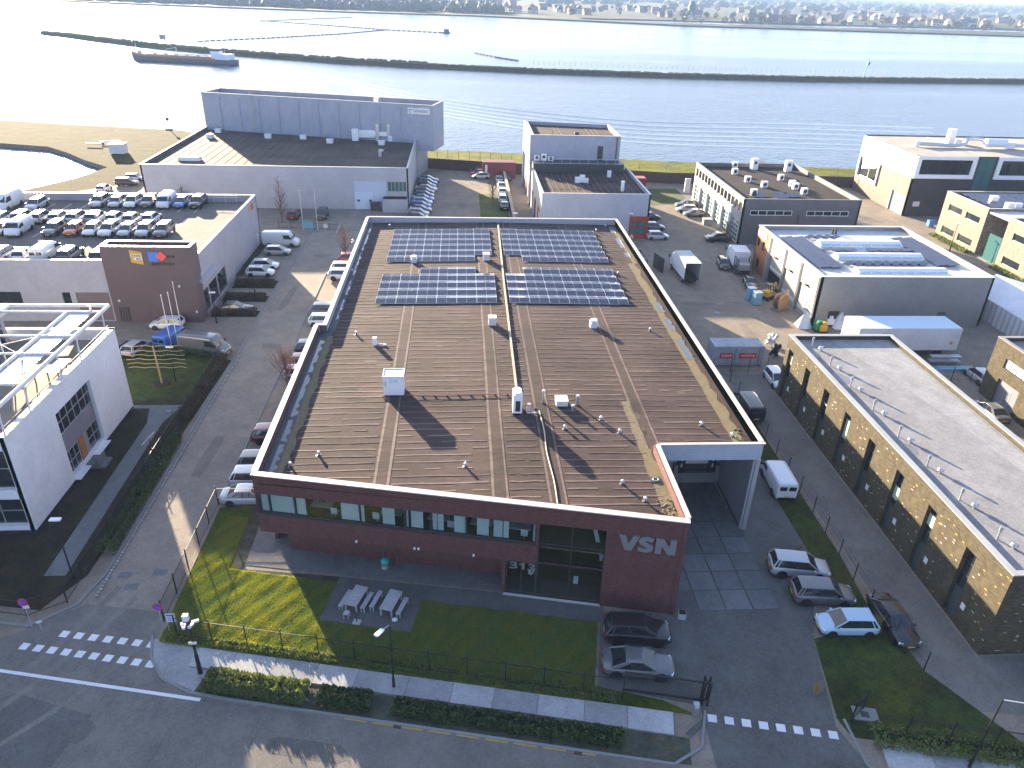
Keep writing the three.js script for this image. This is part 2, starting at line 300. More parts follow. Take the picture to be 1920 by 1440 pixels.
// streets and yards
struct('side_street', sheet([[-26.9, -36], [-26.9, -180], [-14, -145], [-13.6, -112], [-21, -112], [-21, -36]], 0.004), M.paving);
const roadTop = 0.008;
struct('main_road', sheet([...strip(-140, 150, 12.2, 24)], roadTop), M.asphalt);
struct('junction', sheet([[-26.9, -41], [-21, -40], ...[[-4.2, 8], [-3.2, 10], [-1.6, 11.6], [1.5, 12.2], [-20, 12.2], [-15, 10.5]].map(([u, n]) => { const p = SF(u, n); return [p.x, p.z]; })], 0.012), M.asphalt);
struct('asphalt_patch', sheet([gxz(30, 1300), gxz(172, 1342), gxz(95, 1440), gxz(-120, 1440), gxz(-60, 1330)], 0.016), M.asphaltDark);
struct('forecourt', sheet([...[[25.8, 0.6], [25.8, 7.2], [32.3, 7.6], [33, 12.2], [43, 12.2], [40.6, 7.8]].map(([u, n]) => { const p = SF(u, n); return [p.x, p.z]; }), [24.6, -36], [28, -44], [28, -70], [24.2, -70], [24.2, -62], [15.4, -62], [15.4, -39]], 0.004), M.asphaltDark);
struct('side_lane', sheet([[31, -30], [31, -76], [35.3, -76], [35.3, -34], [60, -34], [60, -26]], 0.004), M.asphalt);
struct('rear_yard', sheet([[24.4, -70], [24.4, -112], [14, -112], [14, -128], [34, -128], [46, -168], [90, -168], [90, -110], [47, -110], [47, -78], [29, -77]], 0.004), M.yard);
struct('rear_lot', sheet([[-10, -178], [-10, -112], [3.4, -112], [3.4, -178]], 0.006), M.yard);
struct('rear_lane', sheet([[-22, -130], [-22, -146], [-10.2, -146], [-10.2, -130]], 0.010), M.paving);
struct('parking_bays', sheet([[-33.8, -92], [-26.9, -92], [-26.9, -128], [-33.8, -128]], 0.006), M.paving);

// painted marks
function marks(name, list, m = M.paintWhite) { struct(name, list, m); }
const block = (u, n, y, w = 0.56, d = 0.55) => { const g = new THREE.PlaneGeometry(w, d).rotateX(-P2).rotateY(U_ANG), p = SF(u, n, y); return g.translate(p.x, p.y, p.z); };
for (let k = 0; k < 7; k++) struct('white_block_marking', block(-10.5 + k * 1.05, 8.85 - 0.02 * k, 0.024), M.paintWhite);
for (let k = 0; k < 10; k++) struct('white_block_marking', block(-12.4 + k * 1.005, 10.25, 0.024), M.paintWhite);
for (let k = 0; k < 8; k++) struct('white_block_marking', block(33 + k * 1.04, 8.45, 0.024), M.paintWhite);
struct('white_line_marking', sheet(strip(-30, 1.2, 12.18, 12.42), 0.026), M.paintWhite);
struct('white_line_marking', sheet(strip(27.5, 31, 13.9, 14.05), 0.014), M.paintWhite);
for (let k = 0; k < 9; k++) struct('kerb_edge_marking', sheet(strip(10.5 + k * 1.75, 11.9 + k * 1.75, 12.02, 12.19), 0.016), M.paintYellow);
for (let k = 0; k < 2; k++) struct('drain_grate', sheet(strip(13.6 + k * 11, 14.1 + k * 11, 12.0, 12.3), 0.02), std([0.09, 0.05, 0.02], { roughness: 0.7, metalness: 0.4 }));
[[730, 308], [942, 290], [770, 377]].forEach(([a, b]) => { const p = G(a / 3.131, 980 + b / 3.131); struct('inspection_cover', bx(0.95, 0.012, 0.62, p.x, 0.006, p.z), M.concreteDark); });
{ const p = G(1344, 586); struct('manhole_cover', [cyl(0.42, 0.42, 0.02, p.x, 0.004, p.z, 20)], M.concrete); }
for (const [x, z, w, d] of [[-9, -150, 0.1, 5], [-3.8, -140, 0.1, 5], [-22.5, -137, 0.1, 6], [-16.4, -139, 0.1, 7]]) struct('bay_line_marking', sheet(rect(x, x + w, z, z + d), 0.014), M.paintWhite);

// repairs, cracks and tyre-worn bands in the paving
{
  const r = rng(55), tones = [phys([0.15, 0.14, 0.128], { map: T.worn, roughness: 0.95, specularIntensity: 0.35 }), phys([0.225, 0.207, 0.185], { map: T.worn, roughness: 0.95, specularIntensity: 0.35 }), phys([0.23, 0.2, 0.17], { map: T.worn, roughness: 0.95, specularIntensity: 0.35 })];
  const blob = (cx, cz, w, d, a, y, m, nm) => { const pts = []; for (let k = 0; k < 14; k++) { const t = k / 14 * 2 * Math.PI, s = 1 / Math.max(Math.abs(Math.cos(t)), Math.abs(Math.sin(t))) * (0.93 + 0.1 * r()), x = Math.cos(t) * s * w / 2, z = Math.sin(t) * s * d / 2; pts.push([cx + x * Math.cos(a) - z * Math.sin(a), cz + x * Math.sin(a) + z * Math.cos(a)]); } struct(nm, sheet(pts, y), m); };
  for (const [u, n, w, d] of [[9, 14.5, 5, 1.2], [18, 16, 3, 2.2], [27, 13.6, 6, 0.9], [-6, 15.5, 4, 1.6], [36, 14, 5, 1.4]]) { const p = SF(u, n); blob(p.x, p.z, w, d, -U_ANG, 0.013 + 0.0005 * u * 0, tones[0], 'road_repair'); }
  for (const [x, z, w, d] of [[-24, -60, 1.1, 7], [-23.4, -84, 2.4, 1.4], [-24.6, -100, 1, 9], [-22.8, -118, 3, 1.6], [34, -98, 5, 1.1], [38, -88, 1.2, 6], [30, -120, 4, 2], [0, -150, 2, 5]]) blob(x, z, w, d, 0.05, 0.012, tones[2], 'paving_repair');
  const band = (pts, w, y, m) => { const c = new THREE.CatmullRomCurve3(pts.map(([px, py]) => G(px, py, y))).getPoints(24), A = [], B = []; c.forEach((p, i) => { const q = c[Math.min(i + 1, 24)], o = c[Math.max(i - 1, 0)], t = q.clone().sub(o).normalize(), k = w * (0.8 + 0.4 * r()) / 2; A.push([p.x - t.z * k, y, p.z + t.x * k]); B.push([p.x + t.z * k, y, p.z - t.x * k]); }); struct('tyre_worn_band', ribbon(B, A), m); };
  band([[-60, 1365], [60, 1285], [170, 1195], [255, 1120]], 0.5, 0.0165, tones[1]); band([[-60, 1325], [50, 1255], [150, 1170], [225, 1100]], 0.5, 0.0172, tones[1]); band([[-40, 1420], [120, 1320], [240, 1230], [300, 1160]], 0.35, 0.0179, tones[1]); band([[1290, 1380], [1370, 1300], [1400, 1230], [1420, 1150]], 0.45, 0.012, tones[0]); band([[1360, 1390], [1430, 1310], [1455, 1240], [1470, 1160]], 0.45, 0.0125, tones[0]);
  const crack = (pts, y) => { const A = [], B = []; pts.forEach(p => { A.push([p[0] - 0.02, y, p[1]]); B.push([p[0] + 0.02, y, p[1] + 0.015]); }); return [ribbon(A, B)]; };
  const cr = []; for (let k = 0; k < 12; k++) { let u = -10 + k * 5.2, n = 12.8 + 3 * r(); const pts = []; for (let j = 0; j < 9; j++) { const p = SF(u, n); pts.push([p.x, p.z]); u += 0.2 * (r() - 0.5); n += 0.35; } cr.push(...crack(pts, 0.0115)); } const co = struct('road_cracks', cr, M.asphaltDark); co.userData.kind = 'structure';
}
// kerbs
const kerbRun = (pts, w = 0.16, h = 0.12) => pts.slice(1).map((p, i) => beam(V3(pts[i][0], h / 2 - 0.02, pts[i][1]), V3(p[0], h / 2 - 0.02, p[1]), w, h));
const sfxz = (u, n) => { const p = SF(u, n); return [p.x, p.z]; };
struct('kerb', kerbRun([sfxz(-4.6, 8), sfxz(-3.6, 9.8), sfxz(-2, 11.2), sfxz(0.2, 11.9), sfxz(3, 12.0), sfxz(30.5, 12.0), sfxz(32.2, 10.6), sfxz(32.6, 8)]), M.kerb);
struct('kerb', kerbRun([[-26.9, -180], [-26.9, -44], [-27.6, -41], [-30, -39], [-60, -45]]), M.kerb);
struct('kerb', kerbRun([[-20.9, -52.4], [-20.9, -112]]), M.kerb);
struct('kerb', kerbRun([sfxz(41.2, 7.2), sfxz(41.8, 10.2), sfxz(43.5, 12.0), sfxz(90, 12.0)]), M.kerb);
{ // white stones set on edge along the left kerb
  const e = thing('edge_stones', 'row of white edging stones along the left kerb of the side street', 'edging', [-26.75, 0, -60]);
  for (let k = 0; k < 120; k++) { const z = -81 + k * 0.33; mesh('edge_stone', bx(0.16, 0.05, 0.2, rr(-0.03, 0.03) + 0.2, 0.1, z + 60, 0.78), k % 3 ? M.slabGrey : M.slabLight, e); }
}
// footpaths of big concrete slabs along the road
{
  const w = thing('footpath', 'pale footpath of large concrete slabs between hedge and fence', 'footpath', SF(15, 9.25).toArray(), U_ANG);
  const tones = [M.slabLight, M.slabLight, M.slabGrey, M.slabLight, M.slabGrey, M.slabGrey, M.slabLight, M.slabGrey, M.slabLight, M.slabGrey, M.slabLight];
  let u = -0.9; tones.forEach((m, k) => { const l = k === 4 ? 3.4 : 2.7 + (k % 3) * 0.12; mesh('slab', bx(l - 0.025, 0.1 + 0.008 * R(), 1.52 + 0.05 * R(), u + l / 2 - 15, 0, 0), m, w); u += l; });
  const v = thing('footpath', 'concrete slab footpath beside the yellow verge across the entrance', 'footpath', SF(60, 9.4).toArray(), U_ANG);
  for (let k = 0; k < 9; k++) mesh('slab', bx(2.78, 0.1, 1.6, -17 + k * 2.8 + 1.4, 0, 0), k % 3 === 1 ? M.slabGrey : M.slabLight, v);
}
// lawns and planted ground
const Pt = (u, n) => sfxz(u, n);
struct('lawn', sheet([[-20.7, -52], [-17.9, -52], [-17.9, -45.3], Pt(-1.6, 1.0), Pt(6, 1.0), Pt(6, 4.8), Pt(12.7, 4.8), Pt(12.7, 1.7), Pt(25.6, 1.7), Pt(25.6, 4.2), Pt(25.6, 7.2), Pt(30, 7.6), Pt(32.2, 8.4), Pt(-3.0, 8.4), Pt(-3.6, 7.6), [-20.7, -40]], 0.03), M.lawn);
struct('gravel_strip', sheet([[-17.9, -52], [-16.8, -52], [-16.8, -44.3], Pt(6, 0.35), Pt(6, 1.0), Pt(-1.6, 1.0), [-17.9, -45.3]], 0.02), M.gravel);
struct('patio', sheet(strip(6, 12.7, 1.0, 4.8), 0.024), M.asphaltDark);
struct('front_path', sheet([Pt(6, 0.35), Pt(26, -0.3), Pt(26, 1.7), Pt(12.7, 1.7), Pt(12.7, 1.0), Pt(6, 1.0)], 0.016), M.asphaltDark);
struct('terrace', sheet([[-16.8, -49.6], Pt(-1.5, -4), Pt(19, -2.4), Pt(19, -0.2), Pt(-1.5, 0.35), [-16.8, -44.4]], 0.03), phys([0.19, 0.185, 0.18], { map: T.worn, roughness: 0.95, specularIntensity: 0.35 }));
struct('planting_strip', sheet(strip(0.5, 31.5, 10.1, 11.9), 0.02), std([0.14, 0.13, 0.11], { map: scaled(T.grass, 4), roughness: 1 }));
struct('corner_paving', sheet([Pt(-4.4, 8.2), Pt(-0.9, 8.45), Pt(-0.9, 10.05), Pt(0.6, 10.1), Pt(0.5, 11.8), Pt(-2, 11.1), Pt(-3.6, 9.7)], 0.03), M.slabGrey);
struct('grass_strip', sheet([[28, -70], [30.9, -70], [30.4, -44], [30, -38.8], [28.6, -38.8], [28, -44]], 0.016), M.lawnDull);
struct('right_lawn', sheet([[24.6, -36], [30.6, -37.5], [31, -33], Pt(52, 7.4), Pt(52, 8.5), Pt(41.4, 8.4), Pt(40.8, 7.2)], 0.02), M.lawnDull);
struct('left_garden', sheet([[-60, -46], [-30, -40.5], [-28.2, -44], [-27.2, -80], [-30, -82], [-60, -84]], 0.006), M.soil);
struct('garden_lawn', sheet([[-34, -70.5], [-28.8, -70.5], [-28.8, -81], [-46, -82.5], [-46, -70.5]], 0.02), M.lawnDull);
struct('garden_path', sheet([[-31.4, -44], [-29.8, -44], [-30.3, -66], [-29.4, -69.6], [-38, -69.6], [-38, -68.9], [-32.6, -68.9], [-31.8, -66]], 0.018), M.concreteDark);
struct('rear_lawn', sheet([[3.6, -122], [9.2, -122], [9.2, -160], [3.6, -160]], 0.02), std([0.14, 0.16, 0.018], { map: T.grass, roughness: 1 }));
struct('yard_lawn', sheet([[36, -166], [48.5, -167], [48.6, -154], [37, -152]], 0.02), std([0.12, 0.14, 0.02], { map: T.grass, roughness: 1 }));
for (const [z0, z1, x1] of [[-93, -95, -27.4], [-98.3, -100.4, -27.4], [-103.5, -106.5, -27.4]]) struct('planter_bed', bb(-33.4, x1, 0, 0.08, z1, z0), M.soil);

// concrete slabs of the loading yard
{
  const y = thing('loading_yard', 'grid of large dark concrete slabs in front of the loading dock', 'paving', [19.3, 0, -39]);
  for (let r = 0; r < 11; r++) for (let c = 0; c < 4; c++) { const x0 = 15.2 + c * 2.02, z0 = -38.9 - r * 2.03; if (r === 0 && c === 0) continue; mesh('slab', bb(x0 - 19.3 + 0.04, x0 + 1.96 - 19.3, 0.005, 0.05 + 0.008 * R(), z0 - 1.97 + 39, z0 + 39), [M.concreteDark, M.slabB ??= std([0.19, 0.195, 0.2], { map: T.worn, roughness: 0.9 }), M.slabC ??= std([0.155, 0.16, 0.162], { map: T.worn, roughness: 0.9 })][Math.floor(R() * 3)], y); }
}
// grass blades on the front lawn
{
  const g = merged([0, 1, 2].map(k => { const t = new THREE.BufferGeometry(); t.setAttribute('position', new THREE.Float32BufferAttribute([-0.012, 0, 0, 0.012, 0, 0, 0.02 * (k - 1), 0.085, 0.02], 3)); t.computeVertexNormals(); return t.rotateY(k * 2.1).translate(0.02 * k, 0, 0.015 * k); }));
  const n = 130000, im = new THREE.InstancedMesh(g, M.blade3, n), m = new THREE.Matrix4(), q = new THREE.Quaternion(); let c = 0;
  while (c < n) {
    const u = rr(-5.6, 25.6), nn = rr(-5, 8.4), p = SF(u, nn); const inside = p.x > -20.6 && (nn > 1.0 && !(u > 6 && u < 12.7 && nn < 4.8) && !(u > 12.7 && nn < 1.7) || (p.x < -17.95 && p.z > -52));
    if (!inside) continue;
    const big = nn > 7.6 ? 1.9 : 1, cl = Math.sin(p.x * 1.7 + 2 * Math.sin(p.z * 0.9)) * Math.cos(p.z * 1.3 + 1.5 * Math.sin(p.x * 0.7)) + 0.5 * Math.sin(p.x * 4.1 + p.z * 3.3); m.compose(V3(p.x, 0.028, p.z), q.setFromAxisAngle(V3(0, 1, 0), R() * 6.3), V3(1.5 * big, rr(0.5, 1.3) * big * (1 + 0.35 * cl), 1.5 * big)); im.setMatrixAt(c, m); const y = R() + 0.45 * cl; im.setColorAt(c, lin(0.62 + 0.42 * y, 0.74 + 0.2 * y, 0.7)); c++;
  }
  im.name = 'grass_blades'; tag(im, 'short green and yellowish grass of the front lawn', 'grass', null, 'stuff'); scene.add(im);
}
// ---------------------------------------------------------------- buildings
// A facade: (u, v) run along and up the wall, w points out of it. a = 0 faces the camera (+z); -90 degrees faces -x; +90 degrees faces +x.
class Face {
  constructor(parent, x, z, a, y = 0) { this.p = parent; this.m = new THREE.Matrix4().makeRotationY(a).setPosition(x, y, z); }
  put(name, geos, mat, parent = this.p) { const g = merged(geos); g.applyMatrix4(this.m); metreUV(g); const o = new THREE.Mesh(g, mat); o.name = name; parent.add(o); return o; }
  box(name, u0, u1, v0, v1, w0, w1, mat, parent) { return this.put(name, bb(u0, u1, v0, v1, w0, w1), mat, parent); }
  wall(name, u0, u1, v0, v1, mat, holes = [], t = 0.3) { // outer side at w = 0
    const s = new THREE.Shape([[u0, v0], [u1, v0], [u1, v1], [u0, v1]].map(p => new THREE.Vector2(...p)));
    for (const [a, b, c, d] of holes) s.holes.push(new THREE.Path([[a, c], [a, d], [b, d], [b, c]].map(p => new THREE.Vector2(...p))));
    return this.put(name, new THREE.ExtrudeGeometry(s, { depth: t, bevelEnabled: false }).translate(0, 0, -t), mat);
  }
  // frame with nx by ny panes, each pane a sub-part
  window([u0, u1, v0, v1], nx = 1, ny = 1, { fm = M.frameDark, gm = M.glass, f = 0.07, back = 0.12, name = 'window' } = {}) {
    const bars = [bb(u0, u1, v0, v0 + f, -back - 0.06, -back), bb(u0, u1, v1 - f, v1, -back - 0.06, -back)], W = u1 - u0, Hh = v1 - v0;
    const xs = Array.isArray(nx) ? nx : Array.from({ length: nx + 1 }, (_, k) => u0 + W * k / nx), ys = Array.from({ length: ny + 1 }, (_, k) => v0 + Hh * k / ny);
    xs.forEach((x, k) => { const c = k === 0 ? x + f / 2 : k === xs.length - 1 ? x - f / 2 : x; bars.push(bb(c - f / 2, c + f / 2, v0 + f, v1 - f, -back - 0.06, -back)); });
    for (let k = 1; k < ny; k++) for (let i = 0; i + 1 < xs.length; i++) bars.push(bb(xs[i] + f, xs[i + 1] - f, ys[k] - f / 2, ys[k] + f / 2, -back - 0.058, -back - 0.002));
    const w = this.put(name, bars, fm);
    for (let i = 0; i + 1 < xs.length; i++) for (let k = 0; k < ny; k++) this.box('pane', xs[i] + f / 2, xs[i + 1] - f / 2, ys[k] + f / 2, ys[k + 1] - f / 2, -back - 0.045, -back - 0.03, gm, w);
    return w;
  }
}
// parapet ring inside a rectangle, with a coping on top
function parapet(parent, x0, x1, z0, z1, y0, y1, mat, cop = M.coping, t = 0.35) {
  mesh('parapet', [bb(x0, x1, y0, y1, z1 - t, z1), bb(x0, x1, y0, y1, z0, z0 + t), bb(x0, x0 + t, y0, y1, z0 + t, z1 - t), bb(x1 - t, x1, y0, y1, z0 + t, z1 - t)], mat, parent);
  if (cop) mesh('coping', [bb(x0 - 0.03, x1 + 0.03, y1, y1 + 0.06, z1 - t - 0.03, z1 + 0.03), bb(x0 - 0.03, x1 + 0.03, y1, y1 + 0.06, z0 - 0.03, z0 + t + 0.03), bb(x0 - 0.03, x0 + t + 0.03, y1, y1 + 0.06, z0 + t + 0.03, z1 - t - 0.03), bb(x1 - t - 0.03, x1 + 0.03, y1, y1 + 0.06, z0 + t + 0.03, z1 - t - 0.03)], cop, parent);
}
const core = (p, x0, x1, y0, y1, z0, z1, m = M.coping, name = 'interior_block') => mesh(name, bb(x0, x1, y0, y1, z0, z1), m, p);

// ---- the brick hall with the office front
{
  const B = thing('office_hall', 'long flat-roofed hall with dark red brick office front lettered VSN', 'building', [0, 0, -75]);
  const Z = (z) => z + 75;
  const deck = 7.75, ridgeX = 4.9, ridge = 8.0, edge = 8.58;
  // side and rear walls
  const W = new Face(B, -14.3, Z(-111.1), -P2), W2 = new Face(B, -15.15, Z(-71.1), -P2), E = new Face(B, 23.75, Z(-48), P2), Nn = new Face(B, 23.75, Z(-111.1), Math.PI);
  W.wall('wall', 0, 40, 0, edge, M.cladGrey); W2.wall('wall', 0, 23.3, 0, 3.3, M.brick); W2.wall('wall', 0, 26.2, 3.3, edge, M.brick); E.wall('wall', 0, 63.1, 0, edge, M.corrugated); Nn.wall('wall', 0, 38.05, 0, edge, M.cladGrey);
  mesh('wall_return', bb(-15.15, -14.3, 0, edge, Z(-71.4), Z(-71.1)), M.cladGrey, B);
  // roof: two shallow planes meeting in a ridge; polygons follow the outline
  const outline = [[-14.0, -110.8], [-14.0, -71], [-14.85, -71], [-14.85, -44.6], [15.0, -38.75], [15.0, -48.2], [23.45, -48.2], [23.45, -110.8]];
  const hy = (x) => x < ridgeX ? deck + (ridge - deck) * (x + 15) / (ridgeX + 15) : ridge - (ridge - deck) * (x - ridgeX) / (23.5 - ridgeX);
  const cut = (poly, keepLeft) => { const o = []; for (let i = 0; i < poly.length; i++) { const p = poly[i], q = poly[(i + 1) % poly.length], a = keepLeft ? p[0] <= ridgeX : p[0] >= ridgeX, b = keepLeft ? q[0] <= ridgeX : q[0] >= ridgeX; if (a) o.push(p); if (a !== b) { const t = (ridgeX - p[0]) / (q[0] - p[0]); o.push([ridgeX, p[1] + (q[1] - p[1]) * t]); } } return o; };
  const bend = (g) => { const p = g.attributes.position; for (let i = 0; i < p.count; i++) p.setY(i, p.getY(i) + hy(p.getX(i))); g.computeVertexNormals(); return g; };
  const roof = mesh('roof', [bend(sheet(cut(outline, true).map(([x, z]) => [x, Z(z)]), 0)), bend(sheet(cut(outline, false).map(([x, z]) => [x, Z(z)]), 0))], M.roof, B);
  mesh('roof_slab', [bb(-14, 23.4, 7.2, 7.6, Z(-110.8), Z(-48.3)), prism([[-14.8, Z(-48.3)], [-14.8, Z(-45.3)], [14.9, Z(-39.25)], [14.9, Z(-48.3)]], 7.2, 7.6)], M.frameDark, roof);
  // lengthwise covering strips and the bays between them
  const strips = [[-6.45, -5.45], [2.15, 3.15], [6.2, 7.3], [14.6, 15.6]];
  const frontZ = (x) => -44.6 + (x + 14.85) * 5.85 / 29.85;
  for (const [a, b] of strips) {
    const zf = a > 14.4 ? -48.4 : frontZ(b) - 0.15; let z = zf;
    while (z > -110.5) { const l = rr(5, 9), z2 = Math.max(z - l, -110.6); mesh('covering_strip', bend(sheet(rect(a, b, Z(z2), Z(z) - 0.05), 0.016)), R() < 0.3 ? M.roofPatch : M.roof, roof); z = z2; }
    for (const s of [a, b]) mesh('strip_edge', bend(sheet([0, 1, 2, 3, 4, 5, 6, 7, 8, 9, 10].map(k => [s - 0.07 - 0.05 * R(), Z(zf + (-110.6 - zf) * k / 10)]).concat([10, 9, 8, 7, 6, 5, 4, 3, 2, 1, 0].map(k => [s + 0.06 + 0.06 * R(), Z(zf + (-110.6 - zf) * k / 10)])), 0.022)), M.roofRib, roof);
  }
  // seams across the roof: one raised rib per row, its pieces ending at the strips
  const ribTones = [M.roofRib, M.roofRib, phys([0.15, 0.112, 0.1], { map: T.roof, roughness: 0.85, specularIntensity: 0.35 }), phys([0.25, 0.195, 0.17], { map: T.roof, roughness: 0.85, specularIntensity: 0.35 })], farRibs = [], bays = [[-13.2, -6.6], [-5.3, 2.0], [3.3, 6.05], [7.45, 14.45], [15.75, 22.0]];
  for (let z = -110.2, k = 0; z < -39.6; z += 0.93, k++) {
    let wear = R();
    bays.forEach(([a, b], i) => {
      const pieces = [];
      const zf = i === 4 ? -48.7 : frontZ(a) - 0.3; if (z > zf) return;
      const a2 = a + 0.15 * R(), b2 = b - 0.2 * R(), n = 6, w = 0.10 + 0.06 * wear;
      for (let s = 0; s < n; s++) { if (R() < 0.07) continue; const xa = a2 + (b2 - a2) * s / n, xb = a2 + (b2 - a2) * (s + 1) / n, j0 = Z(z) + 0.035 * Math.sin(k * 1.7 + s * 1.3 + i * 2), j1 = Z(z) + 0.035 * Math.sin(k * 1.7 + (s + 1) * 1.3 + i * 2), ya = hy(xa), yb = hy(xb), hh = 0.016 + 0.01 * R();
        pieces.push(ribbon([[xa, ya + hh, j0 - w / 2], [xb, yb + hh, j1 - w / 2]], [[xa, ya + hh, j0 + w / 2], [xb, yb + hh, j1 + w / 2]]), ribbon([[xa, ya + hh, j0 + w / 2], [xb, yb + hh, j1 + w / 2]], [[xa, ya, j0 + w * 0.62], [xb, yb, j1 + w * 0.62]]), ribbon([[xa, ya, j0 - w * 0.62], [xb, yb, j1 - w * 0.62]], [[xa, ya + hh, j0 - w / 2], [xb, yb + hh, j1 - w / 2]])); }
      if (!pieces.length) return; if (z < -95) farRibs.push(...pieces); else mesh('seam_rib', pieces, ribTones[Math.floor(R() * 4)], roof);
    });
  }
  mesh('seam_rib', farRibs, M.roofRib, roof).userData.kind = 'stuff';
  for (let k = 0; k < 26; k++) { const [a, b] = bays[Math.floor(R() * 5)], w = rr(0.6, 2.6), x = rr(a + 0.3, Math.max(a + 0.4, b - w - 0.2)), z = -50 - R() * 27; if (x + w < b) mesh('felt_patch', bend(sheet([[x, Z(z)], [x + w, Z(z) + rr(-0.04, 0.04)], [x + w + rr(-0.1, 0.1), Z(z) + 0.62], [x + rr(-0.1, 0.1), Z(z) + 0.62]], 0.007)), [M.roofPatch, M.roofDark, M.roofTan][k % 3], roof); }
  // felt turned up along the edges, dirt and standing water in the gutters
  const wob = (x0, x1, z0, z1, y, amp, n = 26, seed = 3) => { const r = rng(seed), L = [], Rr = []; for (let k = 0; k <= n; k++) { const z = z0 + (z1 - z0) * k / n; L.push([x0 + amp * 0.3 * (r() - 0.5), Z(z)]); Rr.push([x1 + amp * (r() - 0.5), Z(z)]); } return bend(sheet([...L, ...Rr.reverse()], y)); };
  mesh('gutter', [wob(-14.8, -13.35, -71, -45, 0.012, 0.1), wob(-13.95, -13.2, -110.6, -71, 0.012, 0.1, 30, 4)], std([0.11, 0.115, 0.125], { map: T.roof, roughness: 0.85 }), roof);
  for (const [z0, z1, s] of [[-110, -105.5, 11], [-105, -97.5, 12], [-96.5, -88, 13], [-86, -81.5, 14], [-80, -74, 15]]) mesh('puddle', wob(-13.85, -13.35, z0, z1, 0.02, 0.35, 18, s), M.puddle, roof);
  for (const [z0, z1, s] of [[-70.2, -62, 16], [-61.5, -54, 17], [-53.5, -50.2, 18], [-49.8, -45.6, 19]]) mesh('puddle', wob(-14.75, -13.95, z0, z1, 0.02, 0.45, 18, s), M.puddle, roof);
  for (const g of [wob(-13.75, -13.15, -70, -45, 0.026, 0.35, 30, 21), wob(21.9, 22.9, -93, -48.6, 0.016, 0.5, 40, 22), wob(13.9, 14.9, -56, -39.6, 0.016, 0.5, 20, 23), wob(22.6, 23.3, -110, -93, 0.016, 0.2, 10, 24)]) mesh('dirt_edge', g, M.moss, roof);
  for (const [z0, z1, s] of [[-109.6, -106.5, 25], [-104, -99.5, 26], [-97.5, -95.5, 30], [-79.5, -76.5, 27], [-74.5, -71.5, 29], [-69.2, -64.5, 28]]) mesh('puddle', wob(22.2, 23.0, z0, z1, 0.024, 0.5, 9, s), M.puddle, roof);
  { const r = rng(9), list = []; for (let k = 0; k < 60; k++) { const side = r(), z = side < 0.6 ? -52 + 3.5 * r() : -42 + 2 * r(), x = side < 0.6 ? 22.3 + 0.8 * r() : 13.7 + 1.1 * r(); const s = 0.04 + 0.09 * r(); list.push(new THREE.IcosahedronGeometry(s, 0).scale(1, 0.5, 1).translate(x, hy(x) + 0.03, Z(z))); } const o = mesh('roof_moss', list, M.moss, roof); o.userData.kind = 'stuff'; }
  // parapets and their pale copings, run along the outline
  const runP = (pts, name, t, y0, y1, mat) => pts.slice(1).forEach((p, i) => { const a = pts[i]; mesh(name, beam(V3(a[0], (y0 + y1) / 2, Z(a[1])), V3(p[0], (y0 + y1) / 2, Z(p[1])), t, y1 - y0), mat, B); });
  runP([[-14.12, -110.98], [23.55, -110.98]], 'parapet', 0.22, 7.4, edge - 0.01, M.cladDark);
  runP([[-14.12, -110.8], [-14.12, -71.3]], 'parapet', 0.2, 7.4, edge - 0.01, M.cladDark); runP([[-14.97, -70.9], [-14.97, -45.2]], 'parapet', 0.2, 7.4, edge - 0.01, M.cladDark);
  runP([[-14.7, -71.15], [-14.0, -71.15]], 'parapet', 0.2, 7.4, edge - 0.01, M.cladDark);
  runP([[23.55, -110.7], [23.55, -48.3]], 'parapet', 0.2, 7.4, edge - 0.01, M.cladDark); runP([[15.1, -48.2], [15.1, -38.9]], 'parapet', 0.2, 7.4, edge - 0.01, M.roofPatch); runP([[15.2, -48.1], [23.4, -48.1]], 'parapet', 0.2, 7.4, edge - 0.01, M.corrugated);
  const copY = edge + 0.03;
  const cops = [[[-14.2, -111.05], [23.8, -111.05], 0.42], [[-14.15, -110.8], [-14.15, -71.2], 0.44], [[-15.0, -70.95], [-15.0, -44.95], 0.46], [[-14.8, -71.1], [-13.95, -71.1], 0.4], [[23.64, -110.8], [23.64, -48.25], 0.4], [[15.2, -47.9], [15.2, -38.9], 0.34], [[15.4, -48.0], [23.85, -48.0], 0.3]];
  for (const [a, b, t] of cops) mesh('coping', beam(V3(a[0], copY, Z(a[1])), V3(b[0], copY, Z(b[1])), t, 0.07), M.coping, B);
  // front, in its own frame
  const F = new Face(B, -15.2, Z(-44.8), U_ANG);
  mesh('coping', beam(V3(-15.15, copY + 0.004, Z(-44.75)), V3(15.2, copY + 0.004, Z(-38.55)), 0.5, 0.075), M.coping, B);
  F.wall('front_wall', 0, 31.03, 3.3, edge, M.brick, [[0.06, 20.75, 5.04, 6.84], [20.9, 25.65, 3.31, 6.93]], 0.35);
  F.wall('front_wall', 25.65, 31.03, 0, 3.3, M.brick, [], 0.35);
  F.box('overhang_soffit', 0.1, 18.6, 3.2, 3.3, -2.6, -0.36, M.brick);
  // ground floor set back under the overhang, with a long dark ribbon window below the soffit
  const Fb = new Face(B, U0.x + 0.5 * UD.x - 2.0 * ND.x, Z(U0.z + 0.5 * UD.z - 2.0 * ND.z), U_ANG);
  Fb.wall('lower_wall', 0.6, 18.2, 0, 3.2, M.brick, [[0.9, 17.4, 2.55, 3.1]], 0.3);
  Fb.window([0.9, 17.4, 2.55, 3.1], 10, 1);
  F.box('doorway_wall', 18.35, 18.6, 0, 3.3, -2.4, -0.1, M.brick);
  const Er = new Face(B, 15.22, Z(-38.6), P2); Er.wall('wall', 0, 9.4, 0, edge, M.brick);
